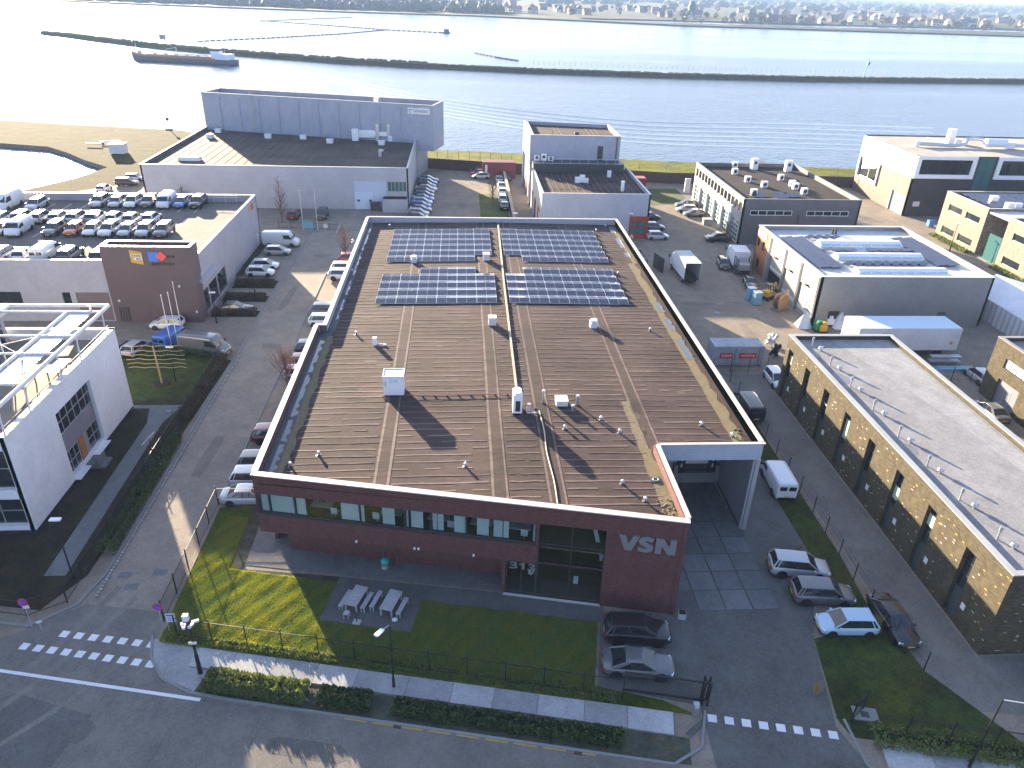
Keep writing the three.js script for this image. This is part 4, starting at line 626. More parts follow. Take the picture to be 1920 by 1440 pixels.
// ---- pale building with a rear tower in the middle distance
{
  const B = thing('tower_building', 'pale clad building with taller rear tower and red door frames', 'building', [14, 0, -129]);
  const S = new Face(B, 0, 0, 0), E = new Face(B, 19.3, 0, P2), Wf = new Face(B, 0, -22.5, -P2);
  S.wall('wall', 0, 16, 0, 8, M.cladBlue); S.wall('wall', 16, 19.3, 4.1, 8, M.cladBlue); E.wall('wall', 0, 22.5, 0, 8, M.cladBlue);
  const W0 = new Face(B, 0, -39, -P2), doors = [[2, 4.6, 0, 3.4], [6, 8.6, 0, 3.4], [10.5, 13.1, 0, 3.6], [15, 17.6, 0, 3.6], [20, 23, 0, 4.2], [25.5, 28.5, 0, 4.2], [32, 36, 0, 4.2]];
  W0.wall('west_wall', 0, 38.9, 0, 8, M.coping, doors); doors.forEach((d, i) => { W0.box('door_frame', d[0], d[1], d[3] - 0.5, d[3], -0.25, 0.02, M.red); W0.box('door_frame', d[0], d[0] + 0.35, 0, d[3] - 0.5, -0.25, 0.02, M.red); W0.box('overhead_door', d[0] + 0.35, d[1], 0, d[3] - 0.5, -0.25, -0.1, i % 2 ? M.glass : M.coping); });
  W0.wall('west_wall', 0.5, 16.4, 8, 13.9, M.coping, [[3, 4.2, 9, 11.5], [7, 8.2, 9.5, 12], [10, 11.2, 8.5, 10.5]]); for (const h of [[3, 4.2, 9, 11.5], [7, 8.2, 9.5, 12], [10, 11.2, 8.5, 10.5]]) W0.window(h, 1, 1, { f: 0.06 });
  mesh('roof', bb(0.3, 19, 7.0, 7.4, -22.5, -0.3), M.roof, B); for (let k = 0; k < 16; k++) mesh('roof_seam', bb(1.2 + k * 1.13, 1.3 + k * 1.13, 7.4, 7.45, -18.2, -0.6), M.roofRib, B); for (const z of [-11.8, -5.6]) mesh('roof_seam', bb(0.6, 18.8, 7.402, 7.44, z, z + 0.07), M.roofPatch, B);
  mesh('coping', [bb(-0.04, 19.34, 8, 8.07, -0.34, 0.04), bb(18.98, 19.34, 8, 8.07, -18.4, -0.34), bb(-0.04, 0.32, 8, 8.07, -22.5, -0.34)], M.coping, B);
  mesh('puddle', sheet([[0.5, -0.6], [1.3, -0.6], [1.0, -3.6], [0.7, -6.5], [0.45, -6.5]], 7.41), M.puddle, B);
  // balcony with railing in front of the tower
  mesh('balcony', bb(0, 18, 7.4, 9.2, -22.3, -18.6), M.frameDark, B); mesh('balcony_railing', [rod(V3(0.2, 10.2, -18.6), V3(18, 10.2, -18.6), 0.04, 5), rod(V3(0.2, 9.3, -18.6), V3(18, 9.3, -18.6), 0.04, 5), ...Array.from({ length: 11 }, (_, k) => rod(V3(0.2 + k * 1.78, 9.2, -18.6), V3(0.2 + k * 1.78, 10.2, -18.6), 0.04, 5))], M.alu, B);
  // tower
  const tw = [[-0.4, -22.3], [17.6, -22.3], [17.5, -36.2], [-0.5, -39.4]];
  mesh('tower_wall', [prism([tw[0], tw[1], [17.6, -22.6], [-0.4, -22.6]], 0, 13.9), prism([[17.3, -22.6], [17.6, -22.6], tw[2], [17.2, -36.3]], 0, 13.9), prism([[-0.5, -39.4], [17.5, -36.2], [17.5, -36.5], [-0.5, -39.7]], 0, 13.9), prism([[-0.5, -22.6], [-0.2, -22.6], [-0.2, -39.4], [-0.5, -39.4]], 8.05, 13.9)], M.cladBlue, B);
  mesh('tower_roof', prism([[-0.2, -22.6], [17.3, -22.6], [17.2, -36.2], [-0.2, -39.3]], 12.8, 13.2), M.roof, B); for (const x of [5.4, 6.3, 12.2, 13.2, 14.1]) mesh('roof_seam', bb(x, x + 0.12, 13.2, 13.25, -36, -22.8), M.roofRib, B);
  mesh('tower_coping', [prism([[-0.45, -22.25], [17.65, -22.25], [17.65, -22.62], [-0.45, -22.62]], 13.9, 13.97), prism([[-0.55, -22.62], [-0.15, -22.62], [-0.15, -39.4], [-0.55, -39.4]], 13.9, 13.97), prism([[17.25, -22.62], [17.65, -22.62], [17.55, -36.3], [17.15, -36.3]], 13.9, 13.97)], M.coping, B);
  mesh('tower_door', bb(13.1, 14.2, 9.2, 12.0, -22.29, -22.22), M.frameDark, B); mesh('downpipe', rod(V3(16.9, 9.2, -22.2), V3(16.9, 13.8, -22.2), 0.1, 6), M.frameDark, B); mesh('roof_aerial', [rod(V3(4.2, 13.2, -24.5), V3(4.2, 14.6, -24.5), 0.05, 5), bx(0.8, 0.5, 0.8, 9.5, 13.2, -28)], M.frameDark, B);
  // red framed entrance at the corner
  const En = mesh('red_entrance', [bb(15.9, 16.3, 0, 4.1, -0.3, 0.05), bb(18.95, 19.35, 0, 4.1, -0.3, 0.05), bb(16.3, 18.95, 3.2, 4.1, -0.3, 0.05), bb(16.3, 18.95, 0, 0.9, -0.3, 0.05), bb(17.35, 17.5, 0.9, 3.2, -0.28, 0.02), bb(16.3, 18.95, 2.15, 2.28, -0.28, 0.0)], M.red, B);
  for (const [a, b] of [[16.3, 17.35], [17.5, 18.95]]) { mesh('pane', bb(a, b, 0.9, 2.15, -0.2, -0.17), M.glassGreen, En); mesh('pane', bb(a, b, 2.28, 3.2, -0.2, -0.17), M.glassGreen, En); } mesh('letter', fitText('A', 0.7, 0.75, 0.03).translate(16.2, 0.1, 0.06), M.white, En);
  mesh('awning', bb(0.2, 5.2, 3.2, 3.6, 0.01, 0.7), M.red, B); core(B, 0.4, 18.9, 0.1, 6.9, -22.2, -0.5);
}
for (const [x, z, s, l] of [[22.4, -139.9, 1, 'pair of white air conditioners grouped on the brown roof of the tower building'], [28.6, -144.8, 0.7, 'pale roof hatch in the shadow of the tower on its lower roof'], [29.1, -133.8, 0.7, 'white upright pipe cowl near the corner of the tower building roof']]) { const o = thing('roof_unit', l, 'roof unit', [x, 7.4, z]); if (s === 1) { mesh('casing', [bx(0.9, 1.0, 0.8, -0.7), bx(0.9, 1.3, 0.8, 0.2, 0.1, 0), bx(0.7, 0.8, 0.7, 1.0)], M.whiteGloss, o); mesh('pipe', [rod(V3(0, 0.1, 0.5), V3(0.4, 0.1, 2), 0.1, 6), rod(V3(0.4, 0.1, 1.2), V3(2, 0.1, 1.4), 0.1, 6)], M.frameDark, o); } else mesh('casing', s === 0.7 && x > 29 ? [cyl(0.32, 0.3, 1.6), cyl(0.36, 0.36, 0.2, 0, 1.6, 0)] : [bx(0.7, 1.2, 0.7)], M.whiteGloss, o); }
[[14.9, 1], [16.3, 1.3], [17.7, 0.8]].forEach(([x, h], i) => { const o = thing('wall_condenser', ['squat cream condenser at the railing end of the tower balcony', 'tall white condenser between two smaller ones on the tower balcony', 'small cream condenser nearest the middle of the tower balcony'][i], 'air conditioner', [x, 9.2, -150.6]); mesh('casing', bx(1.1, h, 0.5), M.whiteGloss, o); mesh('fan_grille', new THREE.CylinderGeometry(0.32, 0.32, 0.04, 16).rotateX(P2).translate(0, h * 0.55, 0.27), M.frameDark, o); });

// ---- dark grey workshop with roller doors
{
  const B = thing('grey_workshop', 'dark grey workshop with glazed roller doors along its lit side', 'building', [49.2, 0, -126.3]);
  const S = new Face(B, 0, 0, 0), Wf = new Face(B, 0, -30, -P2), E = new Face(B, 21.2, 0, P2);
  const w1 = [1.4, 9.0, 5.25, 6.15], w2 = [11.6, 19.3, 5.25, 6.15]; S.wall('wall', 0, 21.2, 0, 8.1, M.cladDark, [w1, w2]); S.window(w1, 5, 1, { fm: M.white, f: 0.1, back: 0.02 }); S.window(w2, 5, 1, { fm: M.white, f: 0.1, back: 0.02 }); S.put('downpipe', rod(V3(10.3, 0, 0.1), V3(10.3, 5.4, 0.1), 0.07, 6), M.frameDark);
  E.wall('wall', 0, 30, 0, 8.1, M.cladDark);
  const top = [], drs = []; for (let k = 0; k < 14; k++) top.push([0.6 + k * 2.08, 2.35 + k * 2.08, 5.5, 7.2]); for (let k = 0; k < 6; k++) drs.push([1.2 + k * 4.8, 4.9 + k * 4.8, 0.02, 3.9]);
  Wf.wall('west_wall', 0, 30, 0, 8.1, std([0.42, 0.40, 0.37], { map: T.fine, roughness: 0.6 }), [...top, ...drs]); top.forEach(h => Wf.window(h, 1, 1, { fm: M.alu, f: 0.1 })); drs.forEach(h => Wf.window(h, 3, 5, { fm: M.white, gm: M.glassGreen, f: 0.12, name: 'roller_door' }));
  for (let k = 0; k < 5; k++) Wf.box('door_pier', 5.15 + k * 4.8, 5.75 + k * 4.8, 0, 4.3, 0, 0.35, M.white);
  mesh('roof', bb(0.3, 20.9, 7.0, 7.4, -29.7, -0.3), M.roofDark, B); parapetRing(B, 0, 21.2, -30, 0);
  function parapetRing(p, x0, x1, z0, z1) { mesh('coping', [bb(x0 - 0.03, x1 + 0.03, 8.1, 8.17, z1 - 0.33, z1 + 0.03), bb(x0 - 0.03, x1 + 0.03, 8.1, 8.17, z0 - 0.03, z0 + 0.33), bb(x0 - 0.03, x0 + 0.33, 8.1, 8.17, z0 + 0.33, z1 - 0.33), bb(x1 - 0.33, x1 + 0.03, 8.1, 8.17, z0 + 0.33, z1 - 0.33)], std([0.2, 0.19, 0.19], { roughness: 0.5 }), p); }
  mesh('rear_wall', bb(0.3, 20.9, 0, 8.1, -30, -29.7), M.cladDark, B); core(B, 0.5, 20.8, 0.1, 6.9, -29.6, -0.5);
}
[[475, 235], [475, 268], [570, 245], [540, 307], [622, 333], [705, 298], [762, 328], [778, 342], [822, 367], [740, 255], [570, 372]].forEach(([a, b], i) => { const p = G(1200 + a / 2.667, 220 + b / 2.667, 8); const o = thing('roof_condenser', i === 2 || i === 9 ? 'tall white air conditioner on the dark roof of the grey workshop' : 'white box air conditioner on the dark roof of the grey workshop', 'air conditioner', [p.x, 7.4, p.z], 0.1 * (i % 3), 'air conditioners on the grey workshop roof'); const t = i === 2 || i === 9; mesh('casing', bx(t ? 1.3 : 1.1, t ? 2.2 : 1.1, t ? 1 : 0.7), M.whiteGloss, o); mesh('fan_grille', new THREE.CylinderGeometry(0.33, 0.33, 0.04, 14).rotateX(P2).translate(0, t ? 1.4 : 0.55, (t ? 0.5 : 0.35) + 0.02), M.frameDark, o); });
[[590, 388, 2.6, 2.6], [700, 390, 2.2, 3], [768, 392, 2.2, 1.8]].forEach(([a, b, w, d], i) => { const p = G(1200 + a / 2.667, 220 + b / 2.667, 7.6); single('solar_collector', bx(w, 0.12, d, p.x, 7.6, p.z, 0.06, 0, 0.15), M.solar, ['wide tilted solar panel pair by the workshop roof corner', 'middle tilted solar panel on the workshop roof edge', 'small tilted solar panel at the end of the workshop row'][i], 'solar panel'); });

// ---- white and dark brown cube by the river
{
  const B = thing('cube_building', 'two-tone building with white upper storey and dark brown base', 'building', [90.8, 0, -146.3]);
  const Wf = new Face(B, 0, -22.5, -P2), S = new Face(B, 0, 0, 0);
  const big = [1.0, 9.4, 3.6, 6.9], gate = [16.8, 21.8, 0.02, 3.9];
  Wf.wall('lower_wall', 0, 22.5, 0, 7.7, M.brownRender, [big, gate]); Wf.wall('upper_wall', 0, 22.5, 7.7, 12.1, M.whiteGloss);
  Wf.window(big, 2, 1, { f: 0.1, gm: M.glass, fm: M.white }); Wf.put('window_surround', [bb(0.6, 9.8, 3.2, 3.6, 0, 0.3), bb(9.4, 9.8, 3.6, 7.7, 0, 0.3), bb(0.5, 1.0, 3.6, 7.7, 0, 0.3)], M.whiteGloss);
  for (let k = 0; k < 9; k++) Wf.box('gate_slat', 16.82, 21.78, 0.04 + k * 0.43, 0.04 + k * 0.43 + 0.4, -0.2, -0.12 - 0.02 * (k % 2), M.white); Wf.box('gate_frame', 16.4, 16.8, 0, 4.1, -0.1, 0.2, M.coping);
  const wins = [[0.9, 11.6, 8.5, 11.4], [17.8, 29, 8.5, 11.4], [35, 46, 8.5, 11.4]];
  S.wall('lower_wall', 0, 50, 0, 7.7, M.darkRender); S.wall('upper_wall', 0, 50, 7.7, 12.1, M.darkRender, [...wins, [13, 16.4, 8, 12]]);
  wins.forEach(h => { S.window(h, [h[0], h[0] + 2.2, h[0] + 4.4, h[0] + 6.6, h[1] - 2, h[1]], 1, { f: 0.06, back: 0.2 }); S.put('window_surround', [bb(h[0] - 0.9, h[1] + 0.9, 7.7, 8.5, 0, 0.25), bb(h[0] - 0.9, h[1] + 0.9, 11.4, 12.1, 0, 0.25), bb(h[0] - 0.9, h[0], 8.5, 11.4, 0, 0.25), bb(h[1], h[1] + 0.9, 8.5, 11.4, 0, 0.25)], M.whiteGloss); });
  S.window([13, 16.4, 0.2, 12], 2, 4, { f: 0.08, gm: M.glassGreen, back: -0.05, name: 'stair_window' }); S.box('wall_sign', 1.6, 3.0, 2.0, 3.0, 0, 0.08, M.white);
  mesh('roof', bb(0.2, 50, 11.7, 12.12, -22.4, -0.2), std([0.42, 0.38, 0.33], { map: T.worn, roughness: 0.8 }), B); mesh('parapet', [bb(0, 50, 12.1, 12.3, -22.6, -22.3), bb(0, 0.3, 12.1, 12.2, -22.3, -0.3)], M.frameDark, B);
  mesh('rear_wall', bb(0.3, 50, 0, 12, -22.5, -22.2), M.darkRender, B); core(B, 0.5, 49.5, 0.1, 11.6, -22, -0.6);
  mesh('roof_seam', [bb(14, 14.2, 12.125, 12.15, -22, -0.5), bb(28, 28.2, 12.125, 12.15, -22, -0.5)], M.coping, B);
}
{ const o = thing('roof_duct', 'long silver ventilation duct across the pale roof of the two-tone building', 'duct', [100, 12.1, -156]);
  const c = new THREE.CatmullRomCurve3([V3(-4, 0.6, 0), V3(6, 0.6, 0), V3(8, 1.4, -2), V3(11, 1.4, -2), V3(13, 0.8, 0), V3(34, 0.8, 0)]); mesh('pipe', new THREE.TubeGeometry(c, 40, 0.38, 10), M.alu, o); mesh('elbow', new THREE.SphereGeometry(0.6, 12, 8).translate(-4.2, 0.6, 0), M.whiteGloss, o); mesh('silencer', [cyl(0.9, 0.9, 4.4, 0, -2.2, 0).rotateZ(P2).translate(12.5, 1.1, 0.6), bx(2, 1.2, 1.6, 15.5, 0.2, 0.6)], M.whiteGloss, o);
  const u = thing('roof_plant_unit', 'tall white plant unit standing behind the silver roof duct', 'roof unit', [106, 12.1, -161]); mesh('casing', bx(1.4, 3.0, 1.2), M.whiteGloss, u); mesh('side_fan', cyl(0.7, 0.7, 1.0, 1.8, 0, 0.4), M.whiteGloss, u); }

// ---- pale stone building at the right edge
{
  const B = thing('stone_building', 'pale stone building in two blocks with recessed glass entrance', 'building', [90.5, 0, -133.7]);
  const blockAt = (z0, z1, wins) => { const L = z1 - z0, Wf = new Face(B, 0, z0, -P2); Wf.wall('wall', 0, L, 0, 8.2, M.stone, wins, 0.35); wins.forEach(h => Wf.window(h, 1, 1, { f: 0.08, fm: M.alu })); mesh('side_wall', [bb(0.36, 30, 0, 8.2, z1 - 0.35, z1), bb(0.36, 30, 0, 8.2, z0, z0 + 0.35)], M.stone, B); mesh('roof', bb(0.36, 30, 7.5, 7.7, z0 + 0.35, z1 - 0.35), M.roofDark, B); mesh('coping', [bb(-0.04, 0.4, 8.2, 8.27, z0, z1), bb(0.4, 30, 8.2, 8.27, z1 - 0.38, z1 + 0.03), bb(0.4, 30, 8.2, 8.27, z0 - 0.03, z0 + 0.38)], M.coping, B); core(B, 0.6, 29.5, 0.1, 7.4, z0 + 0.5, z1 - 0.5); };
  blockAt(0, 12.4, [[1.7, 5.8, 5.1, 6.3], [7.0, 11.0, 5.1, 6.3], [1.5, 5.4, 0.9, 2.2], [6.6, 10.8, 0.9, 2.2]]); blockAt(18, 34, [[2, 6, 5.1, 6.3], [8, 12, 5.1, 6.3], [1.4, 5.6, 0.9, 2.2], [7.6, 11.6, 0.9, 2.2]]);
  const En = new Face(B, 5, 12.4, -P2); En.window([0, 5.6, 0.1, 7.4], 3, 3, { gm: M.glassGreen, fm: M.alu, name: 'glass_entrance' }); mesh('entrance_wall', bb(0, 0.4, 0, 4.6, 14.6, 17.9), M.glassGreen, B); mesh('entrance_roof', bb(0.2, 8, 7.5, 7.8, 12.4, 18), M.coping, B); mesh('entrance_slab', bb(-0.3, 5, 0, 0.12, 12.5, 17.9), M.kerb, B);
}
{ const o = thing('roof_solar_field', 'field of solar panels on the pale stone building roof', 'solar panels', [100, 7.7, -121]); for (let r = 0; r < 5; r++) for (let c = 0; c < 9; c++) mesh('solar_panel', bx(2.1, 0.05, 1.5, -6.6 + c * 2.2, 0.35, -10.6 + r * 1.9, 0, 0, 0.12), M.solar, o); }
[[1615, 775], [1770, 845]].forEach(([a, b], i) => { const p = G(1560 + a / 5.333, 230 + b / 5.333, 8.2); single('roof_condenser', [bx(1.3, 1.3, 0.8, p.x, 7.7, p.z), ...(i ? [bx(1.2, 1.2, 0.8, p.x + 1.5, 7.7, p.z)] : [])], M.whiteGloss, i ? 'pair of white condensers at the roof edge above the glass entrance' : 'single white condenser among the solar panels of the stone building', 'air conditioner'); });

// ---- metal warehouse with the solar roof
{
  const B = thing('metal_warehouse', 'grey metal warehouse with roller doors and an orange corner block', 'building', [47.5, 0, -90.2]);
  const S = new Face(B, 0, 0, 0), Wf = new Face(B, 0, -23.8, -P2), E = new Face(B, 23.9, 0, P2), Nf = new Face(B, 23.9, -23.8, Math.PI);
  S.wall('wall', 0, 23.9, 0, 7.05, M.cladMetal, [[2.0, 3.6, 0, 2.2], [17.4, 18.6, 0, 2.1]]); S.box('side_door', 2.0, 3.6, 0, 2.2, -0.25, -0.15, M.frameDark); S.box('side_door', 17.4, 18.6, 0, 2.1, -0.25, -0.15, std([0.12, 0.14, 0.14])); E.wall('wall', 0, 23.8, 0, 7.05, M.cladMetal); Nf.wall('wall', 0, 23.9, 0, 7.05, M.cladMetal);
  const dz = [[6.5, 11.6, 0.02, 4.3], [12.2, 17.2, 0.02, 4.3], [17.9, 23.0, 0.02, 4.3]];
  Wf.wall('west_wall', 5.0, 23.8, 0, 7.05, M.cladMetal, dz); Wf.wall('orange_wall', 0, 5.0, 0, 7.05, M.orange, [[0.6, 1.7, 3.9, 5.3], [2.7, 3.8, 3.9, 5.3], [1.4, 2.6, 0.6, 2.2]]); for (const h of [[0.6, 1.7, 3.9, 5.3], [2.7, 3.8, 3.9, 5.3], [1.4, 2.6, 0.6, 2.2]]) Wf.window(h, 1, 1, { f: 0.08 });
  Wf.box('orange_sign', 0.5, 4.0, 5.7, 6.7, 0, 0.08, M.white);
  const low = [2.1, 0.02, 0.02]; dz.forEach((d, i) => { const n = 7, h = (d[3] - low[i]) / n; for (let k = 0; k < n; k++) Wf.box('roller_panel', d[0] + 0.1, d[1] - 0.1, low[i] + k * h, low[i] + k * h + h - 0.03, -0.24, -0.18, k === 1 ? M.white : std([0.42, 0.40, 0.35], { map: T.fine, roughness: 0.6 })); Wf.box('door_lamp', d[0] + 2, d[0] + 2.6, 4.5, 4.75, 0, 0.3, M.frameDark); });
  for (const u of [6.0, 11.9, 17.55, 23.4]) Wf.put('downpipe', rod(V3(u, 0, 0.12), V3(u, 6.9, 0.12), 0.09, 8), M.alu);
  mesh('roof', bb(0.3, 23.6, 6.1, 6.5, -23.5, -0.3), M.roofPale, B); parapet(B, 0, 23.9, -23.8, 0, 7.05, 7.06, M.alu, std([0.62, 0.66, 0.68], { roughness: 0.4 }), 0.45); core(B, 0.5, 23.4, 2.2, 6, -23.4, -0.5); core(B, 6, 23.4, 0.05, 2.2, -23.4, -0.5);
  for (const z of [-15.4, -9.5, -3.2]) { const sk = mesh('skylight', [new THREE.CylinderGeometry(0.9, 0.9, 12.6, 14, 1, false, 0, Math.PI).rotateZ(P2).scale(1, 0.62, 1).translate(12.5, 6.7, z)], std([0.72, 0.76, 0.78], { roughness: 0.35 }), B); mesh('skylight_kerb', bb(6.1, 18.9, 6.5, 6.72, z - 1, z + 1), M.white, sk); for (let k = 0; k < 8; k++) mesh('skylight_pane', bb(6.4 + k * 1.55, 7.8 + k * 1.55, 6.73, 6.98, z + 0.88, z + 0.91), std([0.40, 0.58, 0.72], { roughness: 0.2 }), sk); }
}
{
  const o = thing('warehouse_solar_array', 'dark solar panels around the skylights of the metal warehouse', 'solar panels', [59.5, 6.5, -102]); const pl = (x, z, ry) => mesh('solar_panel', bx(1.66, 0.05, 1.05, x - 59.5, 0.25, z + 102, ry, 0.12), M.solar, o);
  for (let k = 0; k < 13; k++) for (const x of [50.0, 51.8]) pl(x, -108.4 + k * 1.08, 0); for (let k = 0; k < 12; k++) for (const x of [67.6, 69.3]) pl(x, -108.4 + k * 1.08, 0);
  for (let k = 0; k < 9; k++) pl(54.2 + k * 1.35, -96.6, 0.5); for (let k = 0; k < 4; k++) pl(53.8 + k * 1.35, -109, 0.5); for (let k = 0; k < 3; k++) pl(53.9 + k * 1.7, -102.8, 0); for (let k = 0; k < 4; k++) pl(60.9 + k * 1.7, -102.8, 0);
  single('roof_vent', [cyl(0.16, 0.16, 0.9, 58.6, 6.5, -111.4), cyl(0.16, 0.16, 0.9, 59.2, 6.5, -111.6)], M.frameDark, 'pair of dark vent pipes at the far edge of the warehouse roof', 'vent');
}
// ---- dark slate-brick row building with coloured glazed bricks
{
  const B = thing('slate_brick_building', 'long dark brick building with scattered yellow and white glazed bricks', 'building', [35.5, 0, -34.2]);
  const Lz = 37.4, Wf = new Face(B, 0, -Lz, -P2), S = new Face(B, 0, 0, 0), Nf = new Face(B, 11.6, -Lz, Math.PI), Ef = new Face(B, 11.6, 0, P2);
  const slots = [0.8, 5.2, 9.7, 14.2, 18.8, 23.5, 28.2, 33.0].map(u => [u, u + 1.15, 0.02, 5.9]);
  Wf.wall('wall', 0, Lz, 0, 7.2, M.slateBrick, slots, 0.4); S.wall('wall', 0.41, 11.6, 0, 7.2, M.slateBrick); Nf.wall('wall', 0, 11.19, 0, 7.2, M.slateBrick); Ef.wall('wall', 0.41, Lz - 0.41, 0, 7.2, M.slateBrick);
  slots.forEach((h, i) => { Wf.window([h[0], h[1], 2.6, 5.9], 1, 3, { f: 0.06, back: 0.3 }); Wf.box('door', h[0] + 0.05, h[1] - 0.05, 0.02, 2.5, -0.36, -0.3, std([0.05, 0.07, 0.065])); Wf.box('house_plate', h[1] + 0.35, h[1] + 0.75, 1.6, 2.1, 0, 0.03, M.white); if (i % 3 !== 1) Wf.box('window_blind', h[0] + 0.1, h[1] - 0.1, 4.2 - (i % 2), 5.2 - 0.4 * (i % 3), -0.28, -0.26, std([0.40, 0.50, 0.34])); });
  const cols = [[std([0.5, 0.5, 0.46], { roughness: 0.5 }), 115], [std([0.46, 0.38, 0.06], { roughness: 0.5 }), 85], [std([0.45, 0.26, 0.03], { roughness: 0.5 }), 70]], r = rng(77);
  cols.forEach(([m, n]) => { const west = [], south = []; for (let k = 0; k < n; k++) { const u = r() * Lz, v = Math.floor(r() * 64) * 0.105 + 0.25, l = 0.17 + 0.07 * r(); if (!slots.some(s => u > s[0] - 0.3 && u < s[1] + 0.3)) west.push(bb(u, u + l, v, v + 0.055, -0.02, 0.012)); if (k % 4 === 0) { const s = 0.5 + r() * 10.6; south.push(bb(s, s + l, v, v + 0.055, -0.02, 0.012)); } } Wf.put('glazed_brick', west, m).userData.kind = 'stuff'; S.put('glazed_brick', south, m).userData.kind = 'stuff'; });
  mesh('roof', bb(0.4, 11.2, 6.6, 6.8, -Lz + 0.4, -0.4), M.roofGrey, B); mesh('roof_sheet', sheet([[4.6, -37], [10.8, -37], [10.8, -0.6], [10.4, -0.6], [8.4, -19.5]], 6.806), phys([0.335, 0.34, 0.35], { map: T.worn, roughness: 0.85, specularIntensity: 0.35 }), B);
  mesh('coping', [bb(-0.06, 0.44, 7.2, 7.28, -Lz - 0.03, 0.03), bb(11.16, 11.63, 7.2, 7.28, -Lz - 0.03, 0.03), bb(0.44, 11.16, 7.2, 7.28, -0.44, 0.03), bb(0.44, 11.16, 7.2, 7.28, -Lz - 0.03, -Lz + 0.44)], std([0.36, 0.37, 0.38], { map: T.fine, roughness: 0.6 }), B);
  for (const [x, z, s] of [[1.3, -33.5, 1.2], [1.6, -28, 1.6], [1.2, -21, 0.7], [1.7, -15.5, 1.2]]) mesh('damp_patch', new THREE.CircleGeometry(s * 0.55, 14).scale(0.8, 1.3, 1).rotateX(-P2).translate(x, 6.81, z), phys([0.15, 0.16, 0.17], { roughness: 0.3 }), B);
  core(B, 0.6, 11, 0.05, 6.5, -Lz + 0.6, -0.6);
}
for (let k = 0; k < 9; k++) { // pairs of vents along the roof
  const z = -69.4 + k * 4.45, x = 37.2; const a = thing('flue_pipe', 'slim steel flue with cap in the roof row of the dark brick building', 'vent', [x, 6.8, z], 0, 'flues on the dark brick building'); mesh('pipe', cyl(0.07, 0.07, 0.75), M.alu, a); mesh('cap', cyl(0.13, 0.11, 0.35, 0, 0.75, 0), M.steel, a);
  const b = thing('roof_cowl', 'low dark roof cowl beside a flue on the dark brick building', 'vent', [x + 0.55, 6.8, z + 0.95], 0, 'cowls on the dark brick building'); mesh('pipe', cyl(0.13, 0.13, 0.25), M.alu, b); mesh('hood', cyl(0.27, 0.2, 0.22, 0, 0.25, 0, 14), M.steel, b);
}
// ---- small slate-brick house at the right edge
{
  const B = thing('slate_brick_house', 'smaller dark brick building with a wide grey garage door', 'building', [59.4, 0, -60]);
  const Wf = new Face(B, 0, -11.5, -P2), h = [[2.2, 6.0, 4.3, 5.4], [2.2, 5.6, 0.02, 3.0], [8.6, 10.6, 0.02, 3.8]]; Wf.wall('wall', 0, 26, 0, 7, M.slateBrick, h, 0.4); Wf.window(h[0], 4, 1, { f: 0.07, gm: M.blind }); Wf.box('garage_door', 2.2, 5.6, 0.02, 3, -0.3, -0.2, std([0.17, 0.17, 0.2])); Wf.put('door_outline', [bb(3.4, 3.46, 0.1, 2.3, -0.2, -0.18), bb(4.4, 4.46, 0.1, 2.3, -0.2, -0.18), bb(3.4, 4.46, 2.3, 2.36, -0.2, -0.18)], M.alu); Wf.window(h[2], 1, 2, { f: 0.07 });
  mesh('side_wall', [bb(0.41, 16, 0, 7, -11.5, -11.1), bb(0.41, 16, 0, 7, 14.1, 14.5)], M.slateBrick, B); mesh('roof', bb(0.4, 16, 6.4, 6.6, -11.1, 14.1), M.roofGrey, B); mesh('coping', [bb(-0.05, 0.44, 7, 7.08, -11.53, 14.5), bb(0.44, 16, 7, 7.08, -11.53, -11.07)], M.kerb, B); core(B, 0.6, 15.6, 0.05, 6.3, -10.9, 13.9);
}
// ---- white storage tent
{
  const B = thing('storage_tent', 'white storage tent with sloping roof and ribbed side wall', 'tent', [73.5, 0, -88]); const prof = new THREE.Shape([[0, 0], [0, 3], [5, 4.4], [10, 3], [10, 0]].map(p => new THREE.Vector2(...p)));
  mesh('cover', new THREE.ExtrudeGeometry(prof, { depth: 15, bevelEnabled: false }).translate(0, 0, -11), M.white, B); for (let k = 0; k < 15; k++) mesh('wall_rib', bb(-0.06, -0.005, 0.05, 2.9, -10.8 + k, -10.45 + k), M.coping, B); mesh('gable_rib', [bb(0.3, 0.4, 0, 3, 4.005, 4.05), bb(3.3, 3.4, 0, 3.9, 4.005, 4.05)], M.alu, B);
}
// ---------------------------------------------------------------- vehicles: built once per type, front towards +x
function loft(stations, ring) { // stations: [x, halfWidth, y0, y1]; ring: [[fw, fy, dy]] from top centre round one side to bottom centre
  const half = ring.length, n = 2 * half - 2, pos = [], idx = [];
  for (const [x, w, y0, y1] of stations) { const pts = ring.map(([fw, fy, dy]) => [fw * w, y0 + (y1 - y0) * fy + dy]); const all = [...pts, ...pts.slice(1, -1).reverse().map(([z, y]) => [-z, y])]; for (const [z, y] of all) pos.push(x, y, z); }
  for (let s = 0; s + 1 < stations.length; s++) for (let k = 0; k < n; k++) { const a = s * n + k, b = s * n + (k + 1) % n, c = a + n, d = b + n; idx.push(a, c, b, b, c, d); }
  const last = (stations.length - 1) * n; for (let k = 1; k + 1 < n; k++) { idx.push(0, k, k + 1); idx.push(last, last + k + 1, last + k); }
  const g = new THREE.BufferGeometry(); g.setAttribute('position', new THREE.Float32BufferAttribute(pos, 3)); g.setIndex(idx); g.computeVertexNormals(); return g;
}
const quad = (a, b, c, d) => { const g = new THREE.BufferGeometry(); g.setAttribute('position', new THREE.Float32BufferAttribute([...a, ...b, ...c, ...a, ...c, ...d], 3)); g.computeVertexNormals(); return g; };
